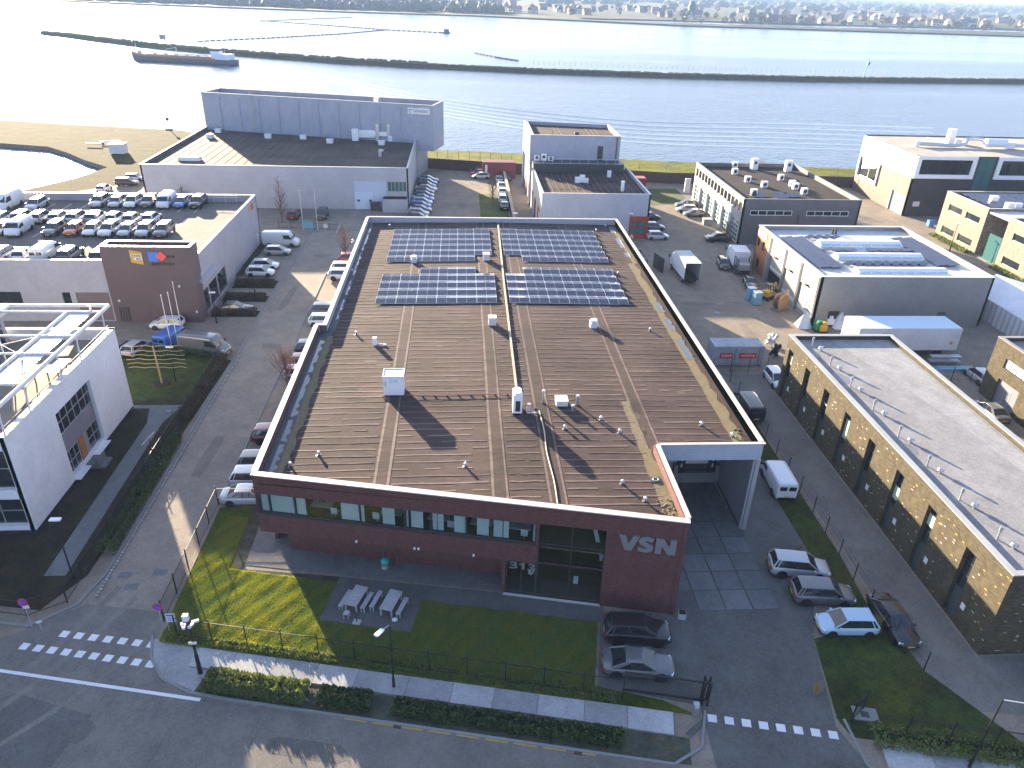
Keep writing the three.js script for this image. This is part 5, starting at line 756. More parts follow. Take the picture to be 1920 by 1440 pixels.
const carRing = [[0, 1, 0.03], [0.55, 1, 0.02], [0.86, 1, -0.015], [0.97, 0.86, 0], [1, 0.62, 0], [1, 0.4, 0], [0.97, 0.14, 0], [0.88, 0, 0], [0, 0, 0]];
const TYPES = {
  hatch: { L: 4.15, W: 1.78, H: 1.49, wb: 2.55, r: 0.31, body: [[0, 0.78, 0.42, 0.84], [0.02, 0.9, 0.28, 0.93], [0.09, 0.98, 0.2, 0.97], [0.3, 1, 0.18, 0.96], [0.62, 1, 0.18, 0.94], [0.75, 0.99, 0.18, 0.92], [0.9, 0.94, 0.2, 0.80], [0.97, 0.84, 0.26, 0.68], [1, 0.7, 0.38, 0.58]], cab: [0.03, 0.79, 0.12, 0.58] },
  sedan: { L: 4.7, W: 1.84, H: 1.44, wb: 2.8, r: 0.33, body: [[0, 0.78, 0.42, 0.88], [0.02, 0.9, 0.28, 0.97], [0.1, 0.98, 0.2, 0.98], [0.3, 1, 0.17, 0.95], [0.62, 1, 0.17, 0.92], [0.75, 0.99, 0.17, 0.90], [0.9, 0.94, 0.2, 0.77], [0.97, 0.84, 0.26, 0.66], [1, 0.7, 0.36, 0.56]], cab: [0.12, 0.76, 0.29, 0.57] },
  coupe: { L: 4.75, W: 1.9, H: 1.38, wb: 2.85, r: 0.35, body: [[0, 0.78, 0.4, 0.86], [0.03, 0.9, 0.28, 0.94], [0.12, 0.99, 0.2, 0.93], [0.3, 1, 0.16, 0.92], [0.62, 0.99, 0.16, 0.88], [0.75, 0.99, 0.16, 0.86], [0.9, 0.93, 0.2, 0.73], [0.97, 0.82, 0.26, 0.62], [1, 0.66, 0.34, 0.52]], cab: [0.10, 0.74, 0.32, 0.55] },
  suv: { L: 4.6, W: 1.88, H: 1.63, wb: 2.72, r: 0.36, body: [[0, 0.8, 0.46, 0.92], [0.02, 0.92, 0.32, 1.03], [0.08, 0.98, 0.24, 1.06], [0.3, 1, 0.22, 1.05], [0.62, 1, 0.22, 1.03], [0.75, 0.99, 0.22, 1.0], [0.9, 0.95, 0.24, 0.9], [0.97, 0.86, 0.3, 0.78], [1, 0.74, 0.42, 0.66]], cab: [0.03, 0.78, 0.10, 0.60] },
  van: { L: 5.1, W: 1.95, H: 1.97, wb: 3.0, r: 0.34, van: true, body: [[0, 0.9, 0.4, 1.82], [0.012, 0.95, 0.28, 1.9], [0.05, 1, 0.22, 1.95], [0.4, 1, 0.2, 1.97], [0.7, 1, 0.2, 1.94], [0.76, 0.99, 0.2, 1.84], [0.86, 0.98, 0.2, 1.2], [0.94, 0.95, 0.22, 1.02], [0.985, 0.87, 0.28, 0.84], [1, 0.78, 0.4, 0.7]], screen: [0.765, 1.80, 0.855, 1.22] },
  bigvan: { L: 5.9, W: 2.02, H: 2.5, wb: 3.6, r: 0.35, van: true, body: [[0, 0.92, 0.42, 2.36], [0.01, 0.96, 0.3, 2.44], [0.04, 1, 0.25, 2.5], [0.4, 1, 0.22, 2.52], [0.72, 1, 0.22, 2.46], [0.77, 0.98, 0.22, 2.3], [0.87, 0.97, 0.22, 1.34], [0.95, 0.94, 0.24, 1.12], [0.988, 0.86, 0.3, 0.92], [1, 0.78, 0.42, 0.76]], screen: [0.775, 2.2, 0.862, 1.4] },
};
const paint = (c, o = {}) => phys(c, { roughness: 0.35, metalness: 0.25, clearcoat: 1, clearcoatRoughness: 0.04, ...o });
const PAINT = { white: paint([0.70, 0.72, 0.74], { metalness: 0 }), silver: paint([0.42, 0.44, 0.46]), grey: paint([0.13, 0.135, 0.145]), black: paint([0.014, 0.014, 0.016]), blue: paint([0.03, 0.12, 0.42], { metalness: 0 }), red: paint([0.36, 0.02, 0.025]), navy: paint([0.025, 0.035, 0.07]), green: paint([0.045, 0.085, 0.07]), paleblue: paint([0.36, 0.52, 0.64], { metalness: 0 }), orange: paint([0.46, 0.10, 0.03]), darkred: paint([0.12, 0.015, 0.02]) };
const headMat = std([0.75, 0.78, 0.8], { roughness: 0.15 }), tailMat = std([0.35, 0.012, 0.015], { roughness: 0.25 }), plateMat = std([0.72, 0.46, 0.03], { roughness: 0.5 }), rimMat = std([0.38, 0.39, 0.4], { roughness: 0.35, metalness: 0.7 });
const carCache = {};
function carProto(type) {
  if (carCache[type]) return carCache[type];
  const t = TYPES[type], { L, W, H } = t, hw = W / 2, X = (f) => (f - 0.5) * L, parts = [];
  parts.push(['body', loft(t.body.map(([f, w, a, b]) => [X(f), w * hw, a, b]), carRing), 'paint']);
  const yAt = (f) => { for (let k = 0; k + 1 < t.body.length; k++) { const a = t.body[k], b = t.body[k + 1]; if (f >= a[0] && f <= b[0]) return a[3] + (b[3] - a[3]) * (f - a[0]) / (b[0] - a[0]); } return 1; };
  if (!t.van) {
    const [b0, b1, t0, t1] = t.cab, yb0 = yAt(b0 + 0.03) - 0.03, yb1 = yAt(b1 - 0.02) - 0.02, wb = hw * 0.90, wt = hw * 0.72, yt = H - 0.055, A = X(b0), Bx = X(b1), C = X(t0), Dd = X(t1);
    parts.push(['windscreen', quad([Bx, yb1, wb], [Bx, yb1, -wb], [Dd, yt, -wt], [Dd, yt, wt]), 'glass'], ['rear_window', quad([A, yb0, -wb], [A, yb0, wb], [C, yt, wt], [C, yt, -wt]), 'glass']);
    parts.push(['side_window', quad([A, yb0, wb], [Bx, yb1, wb], [Dd, yt, wt], [C, yt, wt]), 'glass'], ['side_window', quad([Bx, yb1, -wb], [A, yb0, -wb], [C, yt, -wt], [Dd, yt, -wt]), 'glass']);
    const m = (C + Dd) / 2; const roof = [[C - 0.05, wt * 0.96, yt - 0.03, yt + 0.01], [C + 0.12, wt * 1.0, yt - 0.03, yt + 0.035], [m, wt * 1.01, yt - 0.02, yt + 0.055], [Dd - 0.12, wt * 1.0, yt - 0.03, yt + 0.035], [Dd + 0.05, wt * 0.95, yt - 0.03, yt + 0.008]];
    const fr = [loft(roof, [[0, 1, 0.01], [0.6, 1, 0], [0.93, 0.85, 0], [1, 0.4, 0], [0.95, 0, 0], [0, 0, 0]])];
    for (const s of [-1, 1]) { fr.push(rod(V3(Bx, yb1, s * wb), V3(Dd, yt, s * wt), 0.045, 5), rod(V3(A, yb0, s * wb), V3(C, yt, s * wt), 0.07, 5)); fr.push(rod(V3(A + (C - A) * 0.0 + 0.32, yb0, s * (wb + 0.005)), V3(C + 0.22, yt, s * (wt + 0.005)), 0.05, 5)); }
    parts.push(['roof', fr, 'paint']); parts.push(['door_pillar', [-1, 1].map(s => rod(V3((A + Bx) / 2 - 0.05, (yb0 + yb1) / 2, s * (wb + 0.006)), V3(m, yt, s * (wt + 0.006)), 0.035, 5)), 'trim']);
    for (const s of [-1, 1]) parts.push(['mirror', bx(0.16, 0.12, 0.2, Bx - 0.35, yb1 + 0.0, s * (hw + 0.06)), 'paint']);
  } else {
    const [f0, y0, f1, y1] = t.screen, w = hw * 0.86; parts.push(['windscreen', quad([X(f1) + 0.035, y1, w], [X(f1) + 0.035, y1, -w], [X(f0) + 0.035, y0, -w * 0.94], [X(f0) + 0.035, y0, w * 0.94]), 'glass']);
    for (const s of [-1, 1]) { const z = s * (hw + 0.006), a = [X(0.6), y1 - 0.02, z], b = [X(f1) - 0.1, y1 - 0.02, z], c = [X(f0) - 0.1, y0 - 0.12, z], d = [X(0.6), y0 - 0.12, z]; parts.push(['side_window', s > 0 ? quad(a, b, c, d) : quad(b, a, d, c), 'glass']); parts.push(['mirror', bx(0.14, 0.3, 0.22, X(f1) - 0.15, y1 - 0.02, s * (hw + 0.12)), 'trim']); }
    parts.push(['rear_door', [bb(X(0) - 0.012, X(0) + 0.02, 0.5, H - 0.2, -hw * 0.84, -0.01), bb(X(0) - 0.012, X(0) + 0.02, 0.5, H - 0.2, 0.01, hw * 0.84)], 'paint']); if (type === 'van') parts.push(['rear_window', [bb(X(0) - 0.018, X(0), 1.2, H - 0.35, -hw * 0.75, -0.08), bb(X(0) - 0.018, X(0), 1.2, H - 0.35, 0.08, hw * 0.75)], 'glass']);
    parts.push(['side_seam', [-1, 1].map(s => bb(X(0.58), X(0.585), 0.4, H - 0.3, s > 0 ? hw - 0.01 : -hw - 0.004, s > 0 ? hw + 0.004 : -hw + 0.01)), 'trim']);
  }
  parts.push(['bumper', bb(X(0) - 0.01, X(0.03), 0.3, 0.5, -hw * 0.8, hw * 0.8), 'trim'], ['bumper', bb(X(0.975), X(1) + 0.008, 0.26, 0.44, -hw * 0.72, hw * 0.72), 'trim']);
  for (const s of [-1, 1]) { const yh = yAt(0.95) - 0.16; parts.push(['headlight', bx(0.2, 0.12, 0.3, X(0.95), yh, s * hw * 0.72, -0.35 * s), 'head'], ['taillight', bx(0.08, t.van ? 0.5 : 0.16, t.van ? 0.14 : 0.32, X(0.008) , t.van ? 0.8 : yAt(0.02) - 0.24, s * hw * 0.8), 'tail']); }
  parts.push(['number_plate', bb(X(1) + 0.01, X(1) + 0.03, 0.36, 0.48, -0.26, 0.26), 'plate'], ['number_plate', bb(X(0) - 0.035, X(0) - 0.012, 0.56, 0.68, -0.26, 0.26), 'plate']);
  const r = t.r, wheel = merged([new THREE.CylinderGeometry(r, r, 0.2, 18).rotateX(P2)]), rim = merged([new THREE.CylinderGeometry(r * 0.66, r * 0.66, 0.215, 12).rotateX(P2)]), arch = [];
  const o = { parts: parts.map(([n, g, m]) => [n, merged(g), m]), wheel, rim, wx: [-t.wb / 2 - L * 0.01, t.wb / 2 - L * 0.0], hw: hw - 0.1, r };
  for (const x of o.wx) for (const s of [-1, 1]) arch.push(new THREE.CylinderGeometry(r + 0.05, r + 0.05, 0.06, 18).rotateX(P2).translate(x, r, s * (hw - 0.022)));
  o.parts.push(['wheel_arch', merged(arch), 'trim']); return carCache[type] = o;
}
const carProtos = {};
function vehicle(type, colour, [x, y, z], turn, label, group, name, category) {
  const key = type + colour; let c;
  if (!carProtos[key]) {
    c = new THREE.Group(); const p = carProto(type), mats = { paint: PAINT[colour], glass: M.glass, trim: M.black, head: headMat, tail: tailMat, plate: plateMat };
    const add = (n, g, m, par) => { const k = new THREE.Mesh(g, m); k.name = n; par.add(k); return k; };
    for (const [n, g, m] of p.parts) add(n, g, mats[m], c);
    for (const wx of p.wx) for (const s of [-1, 1]) { const w = add('wheel', p.wheel, M.rubber, c); w.position.set(wx, p.r, s * p.hw); add('rim', p.rim, rimMat, w); }
    carProtos[key] = c;
  } else c = carProtos[key].clone();
  c.name = numbered(name ?? (type.includes('van') ? 'parked_van' : 'parked_car')); scene.add(c); c.position.set(x, y, z); c.rotation.y = turn; return tag(c, label, category ?? (type.includes('van') ? 'van' : 'car'), group);
}
const DIR = { R: 0, A: P2, L: Math.PI, C: -P2 };      // front to the right, away from, left of, towards the camera
const NAME = { hatch: 'hatchback', sedan: 'saloon', coupe: 'coupe', suv: 'SUV', van: 'van', bigvan: 'tall van' }, COL = { paleblue: 'pale blue', navy: 'dark blue', darkred: 'dark red' };
// a car whose middle shows at a pixel, standing at height h
function carAt(type, colour, px, py, dir, label, group, h = 0, twist = 0) { const p = G(px, py, h + 0.7); return vehicle(type, colour, [p.x, h + 0.01, p.z], (DIR[dir] ?? dir) + twist, label ?? `${COL[colour] ?? colour} ${NAME[type]} ${group}`, group); }
// beside the loading yard and on the forecourt
carAt('suv', 'silver', 1498, 1060, 'R', 'silver SUV parked beside a dark one next to the grass strip', 'cars on the forecourt', 0, -0.17);
carAt('suv', 'grey', 1543, 1110, 'R', 'dark grey SUV between a silver SUV and a pale blue hatchback', 'cars on the forecourt', 0, -0.12);
carAt('hatch', 'paleblue', 1588, 1166, 'L', 'pale blue hatchback at the end of the lawn by the entrance drive', 'cars on the forecourt', 0, -0.05);
carAt('sedan', 'black', 1676, 1160, 'C', 'black saloon standing in the lane beside the dark brick building', 'cars on the forecourt', 0, 0.03);
carAt('suv', 'black', 1195, 1180, 'R', 'black SUV parked against the brick wall under the VSN letters', 'cars on the forecourt', 0, -0.1);
carAt('coupe', 'grey', 1197, 1241, 'R', 'dark grey coupe behind the front fence next to the gate', 'cars on the forecourt', 0, -0.12);
carAt('van', 'white', 1458, 898, 'A', 'white delivery van parked beside the loading canopy', 'vans along the hall', 0, -0.06);
carAt('van', 'black', 1404, 762, 'A', 'black van parked along the side of the long hall', 'vans along the hall', 0, -0.02);
carAt('hatch', 'white', 1455, 708, 'C', 'white hatchback half hidden by the corner of the dark brick building', 'cars beside the brick buildings');
carAt('hatch', 'silver', 1836, 702, 'A', 'silver hatchback in the shade beside the small brick building', 'cars beside the brick buildings'); carAt('sedan', 'grey', 1858, 768, 'A', 'grey saloon partly hidden behind the brick building parapet', 'cars beside the brick buildings');
for (const [x, y, c] of [[1885, 548, 'grey'], [1905, 560, 'black'], [1890, 535, 'black']]) carAt('suv', c, x, y, 'R', `${c} SUV behind the white storage tent`, 'cars behind the storage tent');
// left street
carAt('hatch', 'white', 313, 605, 'L', 'white hatchback standing against the dark sign wall', 'cars by the sign wall');
carAt('hatch', 'silver', 256, 650, 'A', 'silver hatchback beside the corner of the white building', 'cars by the sign wall', 0, -0.25); carAt('hatch', 'grey', 229, 650, 'A', 'grey hatchback squeezed against the white building corner', 'cars by the sign wall', 0, -0.3);
carAt('bigvan', 'grey', 386, 652, 'R', 'long dark grey van with a pale roof sheen parked at the hedge corner', 'vans by the sign wall', 0, -0.28);
carAt('van', 'blue', 324, 634, 'A', 'blue van behind the three flagpoles', 'vans by the sign wall', 0, -0.3);
carAt('sedan', 'black', 440, 576, 'R', 'black saloon in the bay between two clipped hedges', 'cars in the side street bays');
carAt('hatch', 'white', 488, 508, 'R', 'white hatchback beside the planted bed under the grey wall', 'cars in the side street bays'); carAt('hatch', 'white', 497, 495, 'R', 'white hatchback half hidden behind another white hatchback', 'cars in the side street bays');
carAt('hatch', 'silver', 521, 469, 'R', 'silver hatchback in front of the white delivery van', 'cars in the side street bays'); carAt('bigvan', 'white', 528, 453, 'R', 'white delivery van at the far end of the side street bays', 'cars in the side street bays');
carAt('suv', 'darkred', 551, 401, 'A', 'dark red SUV between the flagpoles near the pale hall', 'cars by the pale hall'); carAt('suv', 'black', 604, 401, 'C', 'black SUV beside the right-hand flagpole of the pale hall', 'cars by the pale hall');
// along the left side of the long hall
[['red', 'hatch', -17.6, -115.4, 'orange red hatchback at the far end of the row beside the long hall'], ['white', 'suv', -17.9, -110.6, 'white SUV with tail to the street near the bare poplar'], ['white', 'suv', -17.9, -107.6, 'white SUV next to another white SUV beside the long hall'], ['grey', 'suv', -18.0, -94.0, 'grey SUV in the sunlit gap beside the long hall'], ['white', 'hatch', -18.0, -90.6, 'white hatchback beside the step in the hall parapet'], ['navy', 'hatch', -18.1, -82.4, 'dark blue hatchback beside the long hall near the red shrub'], ['darkred', 'hatch', -18.1, -78.6, 'dark red hatchback behind the red shrub'], ['silver', 'hatch', -18.1, -75.6, 'silver hatchback beside the red shrub'], ['darkred', 'suv', -18.2, -62.6, 'dark red SUV alone along the wall of the long hall'], ['grey', 'suv', -18.3, -57.9, 'dark grey SUV two places from the corner fence'], ['silver', 'suv', -18.3, -55.4, 'silver SUV one place from the corner fence'], ['silver', 'sedan', -18.4, -52.9, 'silver saloon right behind the corner fence']].forEach(([c, t, x, z, l]) => vehicle(t, c, [x, 0.01, z], 0, l, 'cars in a row beside the long hall'));
// behind the hall: slanted row by the pale hall, the far lot and the fence row
['navy', 'blue', 'black', 'silver', 'navy', 'grey', 'blue', 'silver', 'blue', 'grey', 'silver', 'black'].forEach((c, k) => vehicle(k % 3 ? 'hatch' : 'sedan', c, [-7.5 + 0.1 * (k % 2) - 0.09 * k, 0.01, -170 + k * 2.75], -0.08, `${COL[c] ?? c} ${NAME[k % 3 ? 'hatch' : 'sedan']} in the tight row along the pale hall`, 'cars in the tight row along the pale hall'));
carAt('hatch', 'white', 824, 308, 'L', 'white hatchback with coloured markings alone by the retaining wall', 'cars in the rear lot');
carAt('hatch', 'navy', 898, 317, 'L', 'dark blue hatchback furthest towards the river of three abreast', 'cars in the rear lot'); carAt('hatch', 'red', 899, 323, 'L', 'red hatchback between a blue and a silver one in the rear lot', 'cars in the rear lot'); carAt('hatch', 'silver', 902, 329, 'L', 'silver hatchback next to the red one by the rear lawn', 'cars in the rear lot');
[['silver', 936, 335], ['silver', 940, 347], ['white', 942, 358], ['white', 942, 371], ['black', 946, 384]].forEach(([c, x, y], k) => carAt(k === 3 ? 'suv' : 'sedan', c, x, y, 'A', `${c} ${k === 3 ? 'SUV' : 'saloon'} in the line along the garden fence`, 'cars along the garden fence'));
carAt('suv', 'black', 950, 331, 'C', 'black SUV beside the dark red container', 'cars along the garden fence');
// right of the tower building
carAt('hatch', 'grey', 1226, 424, 'R', 'grey hatchback next to the red framed entrance', 'cars by the tower building'); carAt('hatch', 'silver', 1233, 441, 'R', 'silver hatchback in front of the red framed entrance', 'cars by the tower building'); carAt('hatch', 'black', 1218, 405, 'R', 'black hatchback peeping out behind the tower building corner', 'cars by the tower building');
carAt('suv', 'black', 1287, 383, 'L', 'black SUV of three facing the grey workshop doors', 'cars by the grey workshop'); carAt('hatch', 'silver', 1287, 391, 'L', 'silver hatchback between two dark cars at the grey workshop', 'cars by the grey workshop'); carAt('hatch', 'grey', 1301, 399, 'L', 'grey hatchback next to the grit box at the grey workshop', 'cars by the grey workshop'); carAt('suv', 'black', 1346, 445, 'L', 'black SUV under the bare shrub at the grey workshop corner', 'cars by the grey workshop');
carAt('hatch', 'black', 1357, 493, 'C', 'black hatchback in the yard between the two trucks', 'cars in the yard', 0, -0.15); carAt('coupe', 'black', 1408, 528, 'C', 'black car shell against the orange corner block', 'cars in the yard', 0, -0.2);
// rooftop car park
const deckRow = (list, z, dir, where) => list.forEach(([c, t, x]) => vehicle(t, c, [x, DECK + 0.01, z + rr(-0.2, 0.2)], dir + rr(-0.04, 0.04), `${COL[c] ?? c} ${NAME[t]} ${where}`, 'cars on the rooftop car park'));
deckRow([['silver', 'suv', -57.6], ['silver', 'hatch', -54.9], ['white', 'suv', -52.4], ['green', 'suv', -49.9], ['white', 'van', -47.3], ['blue', 'hatch', -44.9], ['black', 'suv', -42.4]], -121.6, -P2, 'in the row beside the far parapet of the rooftop car park');
deckRow([['silver', 'hatch', -67.6], ['white', 'suv', -64.8], ['silver', 'suv', -62.2], ['white', 'hatch', -59.7], ['white', 'suv', -57.1], ['silver', 'suv', -54.4], ['white', 'hatch', -51.6], ['silver', 'hatch', -49], ['white', 'hatch', -46.4]], -112.4, P2, 'facing the far parapet in the double row of the rooftop car park');
deckRow([['white', 'hatch', -64.9], ['white', 'van', -62.4], ['grey', 'suv', -57.6], ['orange', 'hatch', -54.9], ['white', 'hatch', -52.4], ['white', 'suv', -50], ['silver', 'hatch', -47.5], ['silver', 'suv', -45], ['grey', 'suv', -42.5]], -106.5, -P2, 'facing the sign wall in the double row of the rooftop car park');
deckRow([['silver', 'suv', -58.9], ['white', 'hatch', -56.2], ['white', 'van', -53.6], ['grey', 'suv', -50.6], ['black', 'hatch', -46.6]], -95.6, P2, 'in the row beside the near parapet of the rooftop car park');
deckRow([['white', 'bigvan', -70.5], ['silver', 'suv', -66.2]], -119.4, -P2, 'at the sunward end of the rooftop car park');
carAt('hatch', 'white', 195, 352, 'A', 'white hatchback on the sunlit track behind the rooftop car park', 'cars beyond the car park'); carAt('suv', 'darkred', 238, 341, 'R', 'dark red SUV parked at the corner of the pale hall', 'cars beyond the car park'); carAt('hatch', 'white', 253, 332, 'R', 'white hatchback behind a dark red SUV by the pale hall', 'cars beyond the car park');

// ---------------------------------------------------------------- trucks, containers, yard goods
function truck(x, z, turn, label, open) {
  const o = thing('box_truck', label, 'truck', [x, 0, z], turn, 'trucks in the yard');
  mesh('cab', loft([[2.2, 1.05, 0.5, 2.55], [2.4, 1.1, 0.45, 2.75], [3.6, 1.12, 0.45, 2.8], [4.1, 1.1, 0.45, 2.2], [4.25, 1.05, 0.5, 1.3]], carRing), PAINT.white, o); mesh('windscreen', quad([4.17, 1.5, 0.95], [4.17, 1.5, -0.95], [3.9, 2.5, -0.95], [3.9, 2.5, 0.95]), M.glass, o);
  if (open) { mesh('box_wall', [bb(-4.2, 2.05, 0.95, 3.5, -1.25, -1.2), bb(-4.2, 2.05, 0.95, 3.5, 1.2, 1.25), bb(2.0, 2.05, 0.95, 3.5, -1.2, 1.2)], M.white, o); mesh('box_roof', bb(-4.2, 2.05, 3.5, 3.56, -1.25, 1.25), std([0.62, 0.66, 0.6], { map: T.worn }), o); mesh('load_floor', bb(-4.2, 2.0, 0.9, 0.95, -1.25, 1.25), M.frameDark, o); for (let k = 0; k < 7; k++) for (const s of [-1, 1]) mesh('wall_lath', bb(-4 + k * 0.9, -3.9 + k * 0.9, 1, 3.45, s * 1.185 - 0.015, s * 1.185 + 0.015), M.steel, o); }
  else { mesh('box_wall', bb(-1.6, 2.05, 0.95, 3.3, -1.25, 1.25), M.white, o); mesh('flatbed', bb(-4.4, -1.62, 0.95, 1.1, -1.2, 1.2), M.frameDark, o); mesh('stanchion', [...[-4.3, -3, -1.7].flatMap(x2 => [-1.15, 1.15].map(z2 => bx(0.08, 1.6, 0.08, x2, 1.1, z2))), bb(-4.3, -1.7, 2.6, 2.7, -1.2, -1.1), bb(-4.3, -1.7, 2.6, 2.7, 1.1, 1.2)], M.frameDark, o); mesh('red_stripe', bb(-1.61, 1.0, 2.5, 2.9, 1.251, 1.27), M.red, o); mesh('load', [bx(1.4, 0.9, 1.6, -3.4, 1.1, 0), bx(0.7, 1.3, 1.2, -2.3, 1.1, 0)], M.steel, o); }
  mesh('chassis', bb(-4.2, 3.9, 0.5, 0.88, -0.45, 0.45), M.black, o); for (const wx of [3.2, -2.6]) for (const s of [-1, 1]) { const w = mesh('wheel', new THREE.CylinderGeometry(0.45, 0.45, 0.3, 18).rotateX(P2), M.rubber, o); w.position.set(wx, 0.45, s * 1.0); const rm = mesh('rim', new THREE.CylinderGeometry(0.26, 0.26, 0.315, 12).rotateX(P2), rimMat, w); }
  for (const s of [-1, 1]) mesh('mirror', bx(0.12, 0.5, 0.25, 4.1, 1.8, s * 1.3), M.black, o);
}
truck(34.9, -109.6, P2 + 0.02, 'white box truck with its empty load space open at the rear', true); truck(45.0, -113.4, P2 - 0.1, 'white truck with a red stripe and an open steel flatbed', false);
{ const p = single('truck_bed_board', bx(0.08, 2.4, 3.4, 31.5, 0, -112.4, 0.25), M.frameDark, 'upright dark board leaning beside the white box truck', 'board'); }
function container(x, z, w, h, l, m, label, name = 'container', cat = 'container') { const o = thing(name, label, cat, [x, 0, z]); mesh('shell', bb(-w / 2, w / 2, 0.1, h, -l / 2, l / 2), m, o); const n = Math.round(w / 0.42); for (let k = 0; k < n; k++) mesh('wall_rib', bb(-w / 2 + 0.08 + k * w / n, -w / 2 + 0.26 + k * w / n, 0.2, h - 0.15, l / 2, l / 2 + 0.04), m, o); mesh('corner_posts', [-1, 1].map(s => bb(s * w / 2 - 0.07, s * w / 2 + 0.07, 0, h + 0.02, l / 2 - 0.1, l / 2 + 0.06)), m, o); mesh('roof_ribs', Array.from({ length: n }, (_, k) => bb(-w / 2 + 0.1 + k * w / n, -w / 2 + 0.25 + k * w / n, h, h + 0.03, -l / 2 + 0.1, l / 2 - 0.1)), m, o); return o; }
{ const o = container(33.1, -79.5, 6.1, 2.6, 2.5, std([0.42, 0.45, 0.48], { map: T.worn, roughness: 0.7 }), 'pale grey container with two red VDH WELDING boards'); const pl = (u0, u1, txt) => { const b = mesh('red_board', bb(u0, u1, 1.1, 1.75, 1.3, 1.33), M.signRed, o); mesh('board_text', fitText(txt, (u1 - u0) * 0.8, 0.36, 0.01).translate(u0 + (u1 - u0) * 0.1, 1.24, 1.335), M.white, b); }; pl(-2.3, -0.75, 'VDH'); pl(0.1, 2.2, 'welding'); mesh('door_bars', [-0.4, 2.5].map(x => rod(V3(x, 0.2, 1.33), V3(x, 2.4, 1.33), 0.025, 5)), M.frameDark, o); }
{ const o = container(8.6, -176.4, 7.6, 3.6, 3, M.redBox, 'dark red container with a white door strip by the retaining wall'); mesh('door_strip', bb(-3.2, -2.7, 0.2, 3.0, 1.55, 1.6), M.white, o); } container(38.6, -166.5, 5, 2.6, 2.5, M.red, 'red container behind the tower building by the grass');
{ const o = thing('white_trailer', 'long white refrigerated trailer with green stripes beside the warehouse', 'trailer', [55.2, 0, -82.3]); mesh('box_body', bb(-6.6, 6.6, 1.1, 4, -2.0, 2.0), M.white, o); mesh('roof_sheet', bb(-6.5, 6.5, 4, 4.05, -1.95, 1.95), M.lightBlue.clone(), o).material.color = lin(0.55, 0.66, 0.74); for (let k = 0; k < 3; k++) mesh('green_stripe', bb(-3.6 + k * 0.45, -3.3 + k * 0.45, 2.6, 3.4, 2.0, 2.015), M.greenPaint, o); for (let k = 0; k < 9; k++) mesh('rear_lath', bb(-6.66, -6.6, 1.2, 3.9, -1.8 + k * 0.42, -1.6 + k * 0.42), M.coping, o); for (const x of [-4.6, -3.4, 4.6]) for (const s of [-1, 1]) { const w = mesh('wheel', new THREE.CylinderGeometry(0.5, 0.5, 0.35, 16).rotateX(P2), M.rubber, o); w.position.set(x, 0.5, s * 1.4); } mesh('chassis', bb(-6.4, 6.4, 0.7, 1.08, -1, 1), M.frameDark, o); mesh('warning_plate', bb(5.4, 5.8, 1.9, 2.3, 2.0, 2.02), M.yellow, o); }
[[0, 'flat white boards stacked beside the long white trailer'], [1, 'low steel pallet rack beside the long white trailer']].forEach(([k, l]) => single(k ? 'pallet_rack' : 'board_stack', k ? [...[0, 1, 2, 3].map(i => bx(0.06, 1.2, 0.06, 57.6 + i * 1.2, 0, -78.6)), bx(3.8, 0.06, 0.8, 59.4, 1.1, -78.6), bx(3.8, 0.06, 0.8, 59.4, 0.5, -78.6)] : [bx(5, 0.15, 1, 60, 0.0, -77.2), bx(4.6, 0.1, 0.9, 60.1, 0.15, -77.2)], k ? M.alu : M.lightBlue, l, k ? 'rack' : 'boards'));
for (const [px, py, l] of [[1406, 562, 'pale blue crate cabinet by the yard, the one closer to the orange block'], [1417, 570, 'pale blue crate cabinet with white lid nearest the cable drum']]) { const p = G(px, py, 0), o = thing('blue_crate', l, 'crate', [p.x, 0, p.z], 0.15, 'pale blue crates in the yard'); mesh('lower_crate', bx(1.1, 0.9, 1.0, 0, 0.1, 0), M.lightBlue, o); mesh('upper_crate', bx(1.1, 0.85, 1.0, 0, 1.03, 0), M.lightBlue, o); mesh('lid', bx(1.14, 0.06, 1.04, 0, 1.88, 0), M.white, o); mesh('pallet', bx(1.2, 0.1, 1.1), M.wood, o); }
{ const p = G(1461, 580, 0), o = thing('cable_drum', 'wooden cable drum with a yellow handle in front of the roller doors', 'cable drum', [p.x, 0, p.z], 0.5); for (const s of [-1, 1]) mesh('flange', new THREE.CylinderGeometry(1.15, 1.15, 0.08, 22).rotateX(P2).translate(0, 1.2, s * 0.45), std([0.42, 0.25, 0.12], { map: T.fine }), o); mesh('barrel', new THREE.CylinderGeometry(0.7, 0.7, 0.8, 16).rotateX(P2).translate(0, 1.2, 0), M.wood, o); mesh('pallet', bx(2.2, 0.25, 1.4), M.wood, o); mesh('handle', [rod(V3(0.4, 2.2, 0.5), V3(0.4, 2.9, 0.3), 0.06, 6), rod(V3(0.8, 2.2, 0.5), V3(0.8, 2.9, 0.3), 0.06, 6), rod(V3(0.4, 2.9, 0.3), V3(0.8, 2.9, 0.3), 0.06, 6)], M.yellow, o); }
